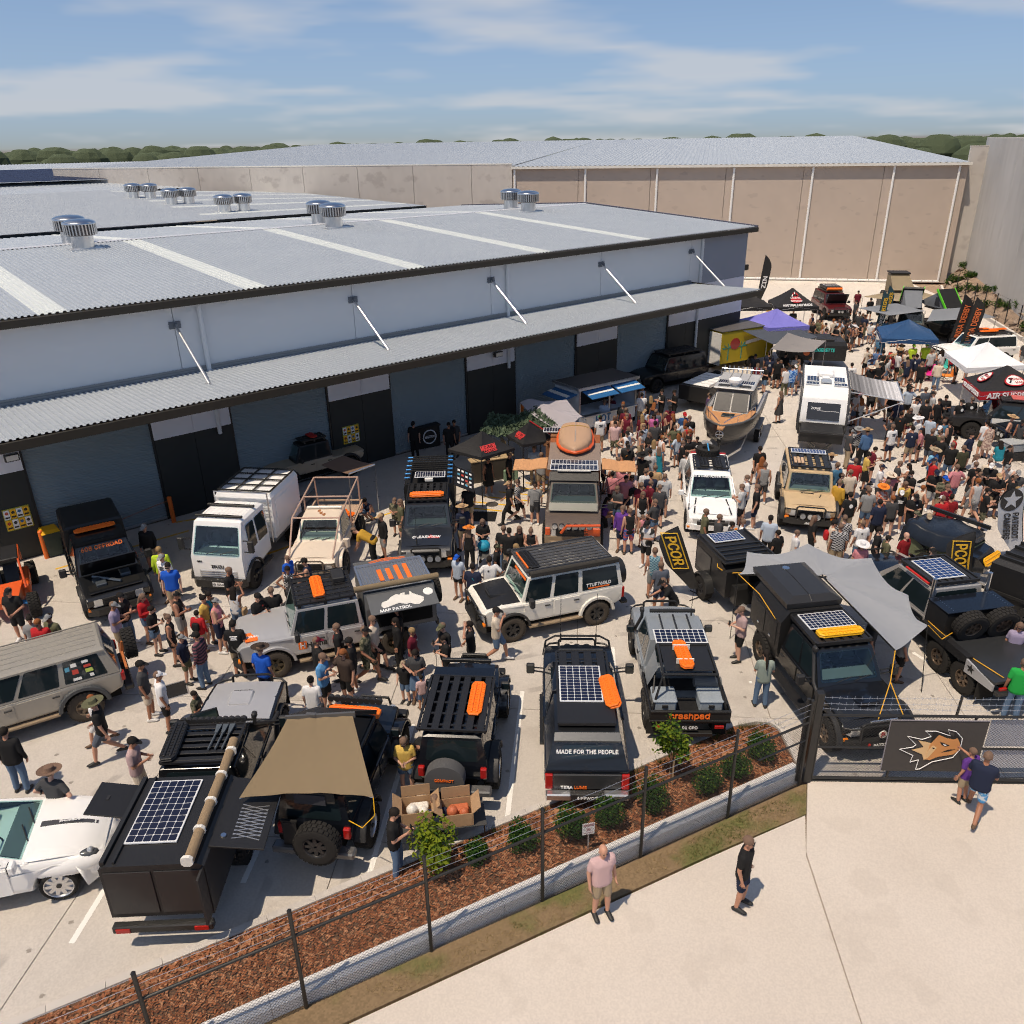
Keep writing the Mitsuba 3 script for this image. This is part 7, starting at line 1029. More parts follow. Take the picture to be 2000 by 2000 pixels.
for x0,x1 in ((-1.7,0.0),(0.15,1.7)): k = bt.add('hatch',beam(((x0 + x1) / 2,-0.98,2.50),((x0 + x1) / 2,-1.75,2.28),x1 - x0,0.03),NB); bt.add('hatch_stripe',beam(((x0 + x1) / 2,-1.3,2.425),((x0 + x1) / 2,-1.42,2.39),x1 - x0 - 0.1,0.035),STK[1],under=k)
k = bt.add('end_hatch',beam((-1.88,0,2.35),(-2.75,0,2.15),1.7,0.03),NB); bt.add('hatch_stripe',beam((-2.2,0.1,2.295),(-2.4,0.1,2.25),1.5,0.035),STK[1],under=k)
bt.add('counter',box(-1.75,1.75,-1.2,-0.9,1.22,1.27,0.01),ALU); bt.add('corner_post',cat(*[box(x - 0.04,x + 0.04,-0.97,-0.89,1.25,2.58) for x in (-1.81,0.07,1.81)]),ALU); bt.add('interior',box(-1.7,1.7,0.5,0.84,1.0,2.2),BLACKP); q = [(-1.8,-0.96,0.6),(1.8,-0.96,0.6),(1.8,-0.96,1.22),(-1.8,-0.96,1.22)]; bt.add('lettering',text_on(q,'HOT',0.34,0.42,0.5,0.015),NB); bt.add('menu_board',onquad(q,rrect(0.10,0.24,0.1,0.9,0.02,2),0.01),STK[1])
for x in (-0.4,0.5): bt.add('wheel',mv(cyl((0,-0.1,0),0.33,0.2,16,'y'),x,-0.86,0.33),RUBBER,30)
yv = Thing('yellow_food_van','yellow painted food trailer with teal palms under a dark awning','food trailer',pose(14.7,52.3,0,62)); YV = mat('van_yellow',(0.46,0.34,0.015),0.5)
yv.add('body',hull([(x,y,z) for x in (-2.2,2.2) for y in (-1,1) for z in (0.5,2.4)] + [(x,y,2.5) for x in (-2.1,2.1) for y in (-0.9,0.9)]),YV,15); yv.add('roof_cover',box(-2.25,2.25,-1.03,1.03,2.5,2.56,0.02),mat('roof_dark')); yv.add('white_side',box(-2.24,-2.2,-0.95,0.95,0.4,2.4),WHITE); q = [(-2.2,-1.005,0.5),(2.2,-1.005,0.5),(2.2,-1.005,2.4),(-2.2,-1.005,2.4)]
TEAL = mat('palm_teal',(0.03,0.25,0.22),0.6)
for s_ in (0.13,0.38): yv.add('palm_print',cat(onquad(q,[(s_ - 0.008,0.1),(s_ + 0.008,0.1),(s_ + 0.006,0.5),(s_ - 0.006,0.5)],0.01),*[onquad(q,[(s_,0.5),(s_ + 0.09 * math.cos(a) - 0.02,0.5 + 0.15 * math.sin(a) + 0.03),(s_ + 0.1 * math.cos(a),0.5 + 0.16 * math.sin(a) - 0.03)],0.01) for a in (0.1,0.8,1.6,2.4,3.1)]),TEAL)
yv.add('badge',onquad(q,[(0.25 + 0.09 * math.cos(a),0.62 + 0.19 * math.sin(a)) for a in np.linspace(0,6.28,18)[:-1]],0.012),LENSR); yv.add('wheel',mv(cyl((0,-0.12,0),0.36,0.24,18,'y'),0.4,-0.98,0.36),RUBBER,30); yv.add('white_band',onquad(q,[(0.45,0.55),(0.98,0.68),(0.98,0.80),(0.45,0.66)],0.012),STK[1])
k = yv.add('awning',sheet(np.array([[[-0.6 + 3.8 * a,-1.05 - 2.6 * b_,2.45 - 0.35 * b_ - 0.1 * math.sin(3.1 * a)] for b_ in np.linspace(0,1,6)] for a in np.linspace(0,1,8)]),0.012),mat('awning_slate',(0.055,0.065,0.085),0.8),40); yv.add('poles',cat(*[bar((x,-3.6,2.08),(x,-3.6,0),0.018,6) for x in (-0.5,3.1)]),ALU,under=k)
for nm,Q_,m_,lab in (('shade_sail',[(17.3,45.9,2.3),(15.3,47.2,2.2),(17.0,49.6,2.6),(19.0,48.6,2.3)],mat('shade_grey',(0.20,0.19,0.19),0.85),'grey brown shade sail between the yellow trailer and the boat'),):
    t = Thing(nm,lab,'shade cloth'); Q_ = [np.array(p_) for p_ in Q_]; t.add('cloth',sheet(np.array([[bil(Q_,a,b_) + [0,0,-0.1 * math.sin(math.pi * a)] for b_ in np.linspace(0,1,7)] for a in np.linspace(0,1,7)]),0.012),m_,40)
    for p_ in Q_: t.add('pole',bar(tuple(p_),(p_[0],p_[1],0),0.018,6),ALU)
lt = Thing('lettered_trailer','black camper trailer with turquoise letters near the caravan','trailer',pose(19.4,51.9,0,100)); lt.add('body',hull([(x,y,z) for x in (-2.0,2.0) for y in (-0.9,0.9) for z in (0.5,1.45)] + [(x,y,1.7) for x in (-1.4,1.9) for y in (-0.8,0.8)]),KMATT,15); lt.add('roof_box',box(-1.3,1.2,-0.8,0.8,1.7,1.85,0.03),KMATT); q = [(-2.0,-0.91,0.5),(2.0,-0.91,0.5),(2.0,-0.91,1.4),(-2.0,-0.91,1.4)]; lt.add('lettering',text_on(q,'LANDGERETTE',0.2,0.62,0.75,0.015,True,1.6),mat('letter_teal',(0.05,0.6,0.55),0.5)); lt.add('open_door',box(-1.5,-0.3,-1.6,-0.92,1.42,1.46,0.01),KMATT); lt.add('badge',xf(cyl((0,0,0),0.2,0.03,18),np.array([[1,0,0,-0.4],[0,0,1,-0.93],[0,1,0,1.0],[0,0,0,1]])),FO)
for x in (-0.9,): lt.add('wheel',mv(cyl((0,-0.12,0),0.38,0.24,18,'y'),x,-0.88,0.38),RUBBER,30)
tt = Thing('tray_trailer','black trailer with white slatted top and twin spare wheels behind the boat','trailer',pose(10.89,43.629999999999995,0,220)); tt.add('body',hull([(x,y,z) for x in (-1.6,1.6) for y in (-0.9,0.9) for z in (0.55,1.35)]),KMATT,15); tt.add('top_slats',cat(*[box(-1.3 + i * 0.55,-0.85 + i * 0.55,-0.8,0.8,1.37,1.41,0.01) for i in range(5)]),WHITE); tt.add('side_rail',beam((-1.6,0.9,1.5),(1.6,0.9,1.5),0.06,0.12),ALU); tt.add('tail_light',cat(cbox(-1.65,-0.6,0.8,0.05,0.2,0.1),cbox(-1.65,0.6,0.8,0.05,0.2,0.1)),LENSR)
for y in (-0.4,0.4): k = tt.add('spare_wheel',None,RUBBER,at=lay(-1.78,y,1.05,90),d=wheel_meshes(0.40,0.28,0.2,True,6)[0])
for y in (-0.95,0.95): tt.add('wheel',None,RUBBER,at=lay(0,y,0.4),d=wheel_meshes(0.40,0.28,0.2,True,6)[0])
def sign_board(u,z,lab):
    t = Thing('safety_sign',lab,'sign',WF); t.add('board',box(u - 0.42,u + 0.42,31.27,31.3,z - 0.42,z + 0.40,0.006),mat('board_olive',(0.35,0.32,0.04),0.6))
    for i in range(4):
        for j in range(2): k = t.add('panel',box(u - 0.40 + i * 0.2,u - 0.215 + i * 0.2,31.262,31.272,z - 0.38 + j * 0.40,z - 0.02 + j * 0.38),STK[1] if (i + j) % 2 else YELLOW); t.add('symbol',xf(cyl((0,0,0),0.055,0.006,14),np.array([[1,0,0,u - 0.31 + i * 0.2],[0,0,1,31.257],[0,1,0,z - 0.14 + j * 0.39],[0,0,0,1]])),[LENSR,BLACKM,NB,BLACKM][i],under=k); t.add('print',box(u - 0.38 + i * 0.2,u - 0.235 + i * 0.2,31.258,31.264,z - 0.34 + j * 0.40,z - 0.28 + j * 0.40),BLACKM,under=k)
sign_board(3.42,1.6,'yellow and white safety sign board on the dark wall at the left'); sign_board(16.8,1.6,'yellow and white safety sign board on the dark wall behind the coffee flag')
for u,t_ in ((3.9,'at the left end by the yellow lidded bin'),(8.45,'between first roller door and white truck'),(26.6,'in the shade behind the coffee stall')): t = Thing('bollard','orange steel bollard ' + t_,'bollard',WF,'orange bollards along the wall'); t.add('post',cyl((u,30.86,0),0.085,1.06,16),mat('bollard_orange',(0.72,0.15,0.02),0.45),30); t.add('cap',cyl((u,30.86,1.06),0.09,0.03,16,r2=0.06),'mat_bollard_orange',30)
single('barrier_chain',tube([W(8.45,30.86,0.95),W(6.2,30.88,0.62),W(3.9,30.86,0.95)],0.014,5),mat('chain_orange',(0.35,0.10,0.03),0.6),'thin orange chain hung between two bollards','chain')
bn = Thing('wheelie_bin','dark green wheelie bin with a yellow lid beside the left bollard','bin',pose(-16.65,26.48,0,140)); bn.add('body',hull([(x * (0.8 if z < 0.5 else 1),y * (0.8 if z < 0.5 else 1),z) for x in (-0.3,0.3) for y in (-0.28,0.28) for z in (0.05,0.95)]),mat('bin_green',(0.03,0.05,0.04),0.5)); bn.add('lid',hull([(x,y,0.96) for x in (-0.34,0.34) for y in (-0.31,0.31)] + [(x,y,1.05) for x in (-0.3,0.2) for y in (-0.25,0.25)]),YELLOW); bn.add('wheels',cat(*[cyl((-0.3,y,0.1),0.1,0.06,12,'y') for y in (-0.25,0.25)]),RUBBER)
dn = Thing('floor_sign','small white sign on the roller door base behind the open bonnet ute','sign',WF); dn.add('plate',box(6.15,6.55,31.3,31.34,0.45,0.95,0.005),STK[1]); dn.add('mark',beam((6.25,31.295,0.75),(6.45,31.295,0.65),0.01,0.06),BLACKM)
dj = Thing('bar_counter','black stall counter with a round white emblem on its front','stall',pose(-4.08,37.150000000000006,0,150)); dj.add('front',box(-0.1,0.0,-0.75,0.75,0,1.05,0.01),KMATT); dj.add('top',box(-0.65,0.05,-0.8,0.8,1.05,1.10,0.01),KMATT); dj.add('emblem_ring',xf(lathe([(0.30,0),(0.33,0.01),(0.36,0)],26),np.array([[0,0,1,0.005],[1,0,0,0.2],[0,1,0,0.55],[0,0,0,1]])),TEXTW); dj.add('lettering',text_on([(0.0,-0.2,0.2),(0.0,0.6,0.2),(0.0,0.6,0.9),(0.0,-0.2,0.9)],'MERSTON',0.13,d=0.012,wid=0.5),TEXTW)
cs = Thing('coffee_counter','timber and black coffee bar under the left coffee marquee','stall',pose(-0.9,32.9,0,160)); cs.add('bench',box(-0.5,0.1,-0.9,0.9,0.95,1.0,0.01),mat('ply_timber',(0.38,0.28,0.16),0.6)); cs.add('front_panel',box(0.02,0.08,-0.88,0.88,0,0.95),mat('panel_brown',(0.06,0.05,0.04),0.6)); cs.add('machine',box(-0.4,-0.05,-0.3,0.4,1.0,1.4,0.03),STEEL); cs.add('milk_crates',cat(*[cbox(0.3,0.6 + i * 0.22,0.25,0.2,0.18,0.5,0.03) for i in range(3)]),mat('bottle_green',(0.2,0.3,0.2),0.4)); cs.add('side_board',box(-1.2,-0.6,0.9,0.95,0.3,1.5),'mat_ply_timber')
sg_ = Thing('stage','low dark stage at the wall for the musician','stage',pose(-0.09,44.129999999999995,0,50)); sg_.add('deck',box(-1.6,1.6,-0.9,0.9,0.25,0.32,0.01),KMATT); sg_.add('skirt',box(-1.58,1.58,-0.88,0.88,0,0.25),BLACKP)
sp_ = Thing('loudspeaker','black loudspeaker on a stand beside the musician','loudspeaker',pose(0.43,43.25,0,170)); sp_.add('cabinet',hull([(x,y * (0.8 if x < 0 else 1),z) for x in (-0.15,0.18) for y in (-0.19,0.19) for z in (1.45,2.1)]),BLACKP); sp_.add('grille',box(0.18,0.19,-0.17,0.17,1.48,2.07),mat('grille_dark',(0.03,0.03,0.03),0.8)); sp_.add('stand',cat(bar((0,0,0.3),(0,0,1.45),0.02),*[bar((0,0,0.6),(0.5 * math.cos(a),0.5 * math.sin(a),0.02),0.015) for a in (0,2.1,4.2)]),BLACKM)
pk = Thing('red_guard_post','red padded post beside the dark blue marquee leg','post',pose(23.66,49.91,0,0)); pk.add('pad',box(-0.12,0.12,-0.12,0.12,0,1.2,0.04),mat('pad_red',(0.6,0.03,0.02),0.5),30); pk.add('cap',box(-0.08,0.08,-0.08,0.08,1.2,1.24,0.02),BLACKP)
for i,((x,y),m_,t_) in enumerate(zip(((25.12,47.58),(26.86,49.2),(25.99,47.29),(29.61,52.81)),(mat('chair_pink',(0.65,0.02,0.25),0.5),mat('chair_teal',(0.05,0.42,0.36),0.5),mat('chair_orange',(0.7,0.22,0.03),0.5),mat('chair_lilac',(0.5,0.3,0.3),0.5)),('magenta','teal','orange','dusty pink'))):
    t = Thing('camp_chair',t_ + ' folding camp chair by the trade stalls','chair',pose(x,y,0,200 + i * 40)); t.add('seat',box(-0.28,0.28,-0.3,0.3,0.38,0.44,0.03),m_); t.add('backrest',hull([(-0.28,y_,0.42) for y_ in (-0.3,0.3)] + [(-0.42,y_,0.95) for y_ in (-0.28,0.28)] + [(-0.32,y_,0.42) for y_ in (-0.3,0.3)]),m_); t.add('frame',cat(bar((-0.28,-0.3,0),(0.28,0.3,0.42),0.012),bar((0.28,-0.3,0),(-0.28,0.3,0.42),0.012),bar((0.28,0.3,0),(0.2,0.3,0.6),0.012),bar((0.28,-0.3,0),(0.2,-0.3,0.6),0.012)),BLACKM)
gb = Thing('grey_case','grey hard cooler case at the right edge behind the seated crowd','case',pose(22.7,34.470000000000006,0,170)); gb.add('body',box(-0.35,0.35,-0.55,0.55,0.45,0.8,0.04),mat('case_grey')); gb.add('lid',box(-0.37,0.37,-0.57,0.57,0.8,0.88,0.03),mat('case_light',(0.33,0.35,0.36),0.5)); gb.add('stand',box(-0.33,0.33,-0.5,0.5,0,0.45,0.02),BLACKP)
for i,((x,y),w_) in enumerate((((-2.08,12.87),0.0),((-1.24,12.81),1.0))):
    t = Thing('cardboard_box',('open cardboard box beside the man reaching in' if i == 0 else 'open cardboard box with upright flaps on the small table'),'box',pose(x,y,0.62,172)); CB_ = mat('cardboard',(0.36,0.23,0.13),0.9)
    t.add('walls',cat(box(-0.25,0.25,-0.32,-0.305,0,0.32),box(-0.25,0.25,0.305,0.32,0,0.32),box(-0.25,-0.235,-0.3,0.3,0,0.32),box(0.235,0.25,-0.3,0.3,0,0.32),box(-0.25,0.25,-0.32,0.32,0,0.012)),CB_)
    for sg in (1,-1): t.add('flap',beam((0,sg * 0.32,0.32),(0,sg * 0.48,0.47),0.5,0.012),CB_)
    t.add('flap',box(-0.275,-0.262,-0.3,0.3,0.32,0.60),CB_); t.add('contents',cat(ball((0,-0.1,0.2),0.12,8),ball((0.05,0.14,0.18),0.1,8),cbox(-0.1,0.05,0.12,0.2,0.4,0.2,0.03)),[OFFW,mat('toy_orange',(0.45,0.12,0.05),0.6)][i],40)
tb = Thing('small_table','small dark folding table under the cardboard boxes','table',pose(-1.66,12.83,0,172)); tb.add('top',box(-0.34,0.34,-1.0,1.0,0.58,0.61,0.006),mat('table_dark',(0.05,0.05,0.05),0.6))
for x in (-0.3,0.3):
    for y in (-0.95,0.95): tb.add('leg',bar((x,y,0),(x,y,0.58),0.014,5),BLACKM)
bg = Thing('shopping_bag','white plastic carrier bag hanging behind the tent vehicle','bag',pose(-4.28,12.09,0.45,190)); bg.add('bag',hull([(0.12 * math.cos(a) * (1 + 0.2 * math.sin(3 * a)),0.2 * math.sin(a),z) for a in np.linspace(0,6,10) for z in (0.05,0.32)] + [(0,0.02,0.5),(0.03,0,0)]),mat('bag_white',(0.7,0.7,0.72),0.5),30); bg.add('handle',tube([(0,-0.05,0.42),(0,-0.03,0.6),(0,0.05,0.6),(0,0.06,0.42)],0.012,5),'mat_bag_white')
pr = Thing('pushchair','pushchair with a turquoise hood among the family group','pushchair',pose(-0.98,24.98,0,175)); pr.add('frame',cat(bar((-0.35,-0.2,0.95),(0.35,-0.22,0.1),0.015),bar((-0.35,0.2,0.95),(0.35,0.22,0.1),0.015),bar((-0.3,-0.2,0.1),(0.2,-0.2,0.6),0.015),bar((-0.3,0.2,0.1),(0.2,0.2,0.6),0.015),bar((-0.35,-0.2,0.95),(-0.35,0.2,0.95),0.018)),ALU); pr.add('seat',hull([(0.2,y,0.42) for y in (-0.18,0.18)] + [(-0.2,y,0.40) for y in (-0.18,0.18)] + [(-0.25,y,0.8) for y in (-0.18,0.18)]),BLACKP); pr.add('hood',ball((-0.08,0,0.78),(0.24,0.22,0.2),9),mat('hood_teal',(0.01,0.25,0.40),0.6),60)
for x in (-0.3,0.35):
    for y in (-0.22,0.22): pr.add('wheel',cyl((x,y - 0.015,0.09),0.09,0.03,12,'y'),RUBBER)
fl_ = Thing('floor_mat','dark square mat on the concrete between two trucks','mat',pose(-1.17,29.15,0,5)); fl_.add('sheet',box(-0.45,0.45,-0.55,0.55,0,0.008),KMATT); fl_.add('edge',tube([(-0.45,-0.55,0.01),(0.45,-0.55,0.01),(0.45,0.55,0.01),(-0.45,0.55,0.01)],0.008,4,True),BLACKM)


# ---- people: one continuous body per pose, clothing and hair as parts; local +x is forward
def sph(c,r,n=10):
    r3 = np.broadcast_to(np.asarray(r,float),(3,)); return m3.Manifold.sphere(1.0,n).scale(r3.tolist()).translate(list(map(float,c)))
def bone(a,ra,b,rb,n=10): return m3.Manifold.batch_hull([sph(a,ra,n),sph(b,rb,n)])
def mix3(a,b,t): return np.asarray(a,float) * (1 - t) + np.asarray(b,float) * t
def skeleton(pose_,sex):
    w = 0.185 if sex == 'm' else 0.16; hw = 0.085 if sex == 'm' else 0.09
    J = dict(pel=np.array([0,0,0.95]),wai=np.array([0,0,1.10]),che=np.array([0.01,0,1.30]),nec=np.array([0.0,0,1.47]),hea=np.array([0.03,0,1.635]))
    for s,t in ((1,'L'),(-1,'R')):
        J['S' + t] = np.array([0,s * w,1.415]); J['E' + t] = np.array([-0.03,s * (w + 0.065),1.14]); J['W' + t] = np.array([0.05,s * (w + 0.075),0.90])
        J['H' + t] = np.array([0,s * hw,0.93]); J['K' + t] = np.array([0.025,s * (hw + 0.02),0.50]); J['A' + t] = np.array([-0.02,s * (hw + 0.03),0.085])
    def arm(t,e,w_):
        s = 1 if t == 'L' else -1; J['E' + t] = np.array([e[0],s * e[1],e[2]]); J['W' + t] = np.array([w_[0],s * w_[1],w_[2]])
    if pose_ == 'fold': arm('L',(0.07,0.27,1.15),(0.25,-0.03,1.18)); arm('R',(0.07,0.27,1.15),(0.27,-0.04,1.13))
    if pose_ == 'phone': arm('L',(0.03,0.24,1.14),(0.27,0.06,1.20)); arm('R',(0.03,0.24,1.14),(0.26,0.07,1.17)); J['hea'] = J['hea'] + [0.03,0,-0.01]
    if pose_ == 'fists': arm('L',(0.0,0.28,1.16),(0.22,0.10,1.03)); arm('R',(0.0,0.28,1.16),(0.22,0.10,1.03))
    if pose_ == 'hips': arm('L',(-0.06,0.40,1.18),(0.06,0.19,1.03)); arm('R',(-0.06,0.40,1.18),(0.06,0.19,1.03))
    if pose_ == 'holdup': arm('L',(0.22,0.20,1.40),(0.30,0.08,1.64)); arm('R',(0.22,0.20,1.40),(0.30,0.08,1.64))
    if pose_ == 'raise': arm('L',(0.16,0.34,1.46),(0.14,0.11,1.66)); arm('R',(0.02,0.25,1.15),(0.18,0.20,0.98))
    if pose_ == 'mouth': arm('R',(0.10,0.22,1.16),(0.20,0.05,1.46))
    if pose_ == 'point': arm('R',(0.20,0.24,1.28),(0.42,0.20,1.32))
    if pose_ in ('walk','strid','mouth'):
        J['KL'] = J['KL'] + [0.20,0,0.02]; J['AL'] = J['AL'] + [0.30,0,0.03]; J['KR'] = J['KR'] + [0.0,0,0.0]; J['AR'] = J['AR'] + [-0.34,0,0.10]
        if pose_ != 'mouth': J['WL'] = J['WL'] + [-0.16,0,0.02]; J['WR'] = J['WR'] + [0.16,0,0.05]
    if pose_ == 'strid': J['AL'] = J['AL'] + [0.16,0.02,0.02]; J['KL'] = J['KL'] + [0.08,0,0.03]; arm('R',(0.10,0.24,1.16),(0.26,0.0,1.22)); arm('L',(0.08,0.26,1.15),(0.24,0.03,1.15))
    def up(ang,piv,drop=0.0):
        c,s = math.cos(ang),math.sin(ang)
        for k in ('wai','che','nec','hea','SL','SR','EL','ER','WL','WR'):
            d = J[k] - piv; J[k] = piv + np.array([c * d[0] + s * d[2],d[1],-s * d[0] + c * d[2]]) - [0,0,drop]
    if pose_ == 'bend': up(math.radians(62),J['pel'].copy()); [J.__setitem__('E' + t,J['S' + t] + [0.05,0.02 * s,-0.27]) or J.__setitem__('W' + t,J['S' + t] + [0.16,-0.05 * s,-0.50]) for s,t in ((1,'L'),(-1,'R'))]
    if pose_ == 'lean': up(math.radians(28),J['pel'].copy()); [J.__setitem__('E' + t,J['S' + t] + [0.14,0.03 * s,-0.22]) or J.__setitem__('W' + t,J['S' + t] + [0.36,0,-0.32]) for s,t in ((1,'L'),(-1,'R'))]
    if pose_ in ('sit','crouch'):
        z = 0.50 if pose_ == 'sit' else 0.32; dz = 0.95 - z
        for k in J: J[k] = J[k] - [0,0,dz if k[0] not in 'KA' else 0]
        for s,t in ((1,'L'),(-1,'R')):
            J['K' + t] = np.array([0.42,s * 0.13,z + 0.02]) if pose_ == 'sit' else np.array([0.36,s * 0.17,0.50]); J['A' + t] = np.array([0.42,s * 0.13,0.085]) if pose_ == 'sit' else np.array([0.06,s * 0.15,0.09])
        up(math.radians(10 if pose_ == 'sit' else 24),J['pel'].copy()); [J.__setitem__('E' + t,J['S' + t] + [0.10,0.03 * s,-0.25]) or J.__setitem__('W' + t,J['S' + t] + [0.33,-0.06 * s,-0.27]) for s,t in ((1,'L'),(-1,'R'))]
    if pose_ in ('stand','fold','phone'): J['AL'] = J['AL'] + [0.05,0.02,0]; J['KL'] = J['KL'] + [0.03,0.01,0]
    return J
SK_ = {}
def sk(p_,s_):
    if (p_,s_) not in SK_: SK_[p_,s_] = skeleton(p_,s_)
    return SK_[p_,s_]
def torso(J,g,low=0.0,narrow=1.0):
    s = abs(J['SL'][1]) * narrow; d = J['nec'] - J['pel']; d = d / np.linalg.norm(d); e = np.array([0,1.0,0]); L = []
    R = [(J['che'] + d * 0.03,s * 0.60,0.105),(J['wai'],s * 0.42,0.098),(J['pel'] - d * low,s * 0.45,0.108)]
    for (a,ya,ra),(b,yb,rb) in zip(R[:-1],R[1:]): L.append(m3.Manifold.batch_hull([sph(a + e * ya,ra + g),sph(a - e * ya,ra + g),sph(b + e * yb,rb + g),sph(b - e * yb,rb + g)]))
    L.append(m3.Manifold.batch_hull([sph(J['SL'] * [1,narrow,1] if narrow < 1 else J['SL'],0.058 + g * 0.8),sph(J['SR'] * [1,narrow,1] if narrow < 1 else J['SR'],0.058 + g * 0.8),sph(R[0][0] + e * R[0][1],0.105 + g),sph(R[0][0] - e * R[0][1],0.105 + g)]))
    return L
def headframe(J):
    d = J['hea'] - J['nec']; d = d / np.linalg.norm(d); f = np.array([1.0,0,0]) - d * d[0]; f /= np.linalg.norm(f) + 1e-9
    M = np.eye(4); M[:3,0],M[:3,1],M[:3,2],M[:3,3] = f,np.cross(d,f),d,J['hea']; return M
BD = {}
def body_mesh(p_,s_):
    if ('body',p_,s_) in BD: return BD['body',p_,s_]
    J = sk(p_,s_); L = torso(J,0.0); k = 1.0 if s_ == 'm' else 0.88
    L.append(bone(J['nec'] - [0,0,0.03],0.058 * k,mix3(J['nec'],J['hea'],0.6),0.05 * k))
    H = headframe(J); hm = m3.Manifold.batch_hull([sph((-0.015,0,0.03),(0.098,0.077,0.095),12),sph((0.02,0,-0.05),(0.07,0.058,0.075),12)]) + m3.Manifold.hull_points(np.array([[0.075,0,0.02],[0.088,-0.016,-0.03],[0.088,0.016,-0.03],[0.115,0,-0.028],[0.07,0.02,-0.04],[0.07,-0.02,-0.04],[0.06,0,0.03]],np.float32))
    for s in (1,-1): hm = hm + sph((-0.01,s * 0.078,-0.01),(0.025,0.012,0.034),6)
    L.append(hm.transform(H[:3].tolist()))
    for t,s in (('L',1),('R',-1)):
        L += [bone(J['S' + t],0.055 * k,J['E' + t],0.041 * k),bone(J['E' + t],0.041 * k,J['W' + t],0.028 * k),bone(J['H' + t],0.092,J['K' + t],0.058 * k),bone(mix3(J['K' + t],J['A' + t],0.0),0.056 * k,mix3(J['K' + t],J['A' + t],0.3),0.058 * k),bone(mix3(J['K' + t],J['A' + t],0.3),0.058 * k,J['A' + t],0.037 * k)]
        a = J['A' + t]; L.append(m3.Manifold.batch_hull([sph(a + [-0.04,0,-0.045],0.035,6),sph(a + [0.14,s * 0.01,-0.058],(0.05,0.042,0.022),6),sph(a,0.035,6)]))
        w = J['W' + t]; d = w - J['E' + t]; d /= np.linalg.norm(d); u = np.cross(d,[0,s * 1.0,0.2]); u /= np.linalg.norm(u); v = np.cross(u,d)
        L.append(m3.Manifold.batch_hull([sph(w,(0.024,) * 3,6)] + [sph(w + d * 0.085 + u * q,0.013,4) for q in (-0.03,0.03)]))
        for q,l in ((-0.033,0.058),(-0.011,0.07),(0.011,0.075),(0.033,0.066)):
            b = w + d * 0.085 + u * q; c = b + d * l * 0.6 + v * 0.012 * s; L += [bone(b,0.0095,c,0.0085,4),bone(c,0.0085,c + d * l * 0.35 + v * 0.025 * s,0.0075,4)]
        b = w + d * 0.03 + u * 0.03; c = b + d * 0.035 + u * 0.028; L += [bone(b,0.012,c,0.010,4),bone(c,0.010,c + d * 0.032 + v * 0.01 * s,0.0085,4)]
    m = man(m3.Manifold.batch_boolean(L,m3.OpType.Add)); BD['body',p_,s_] = plyd(m,65); return BD['body',p_,s_]
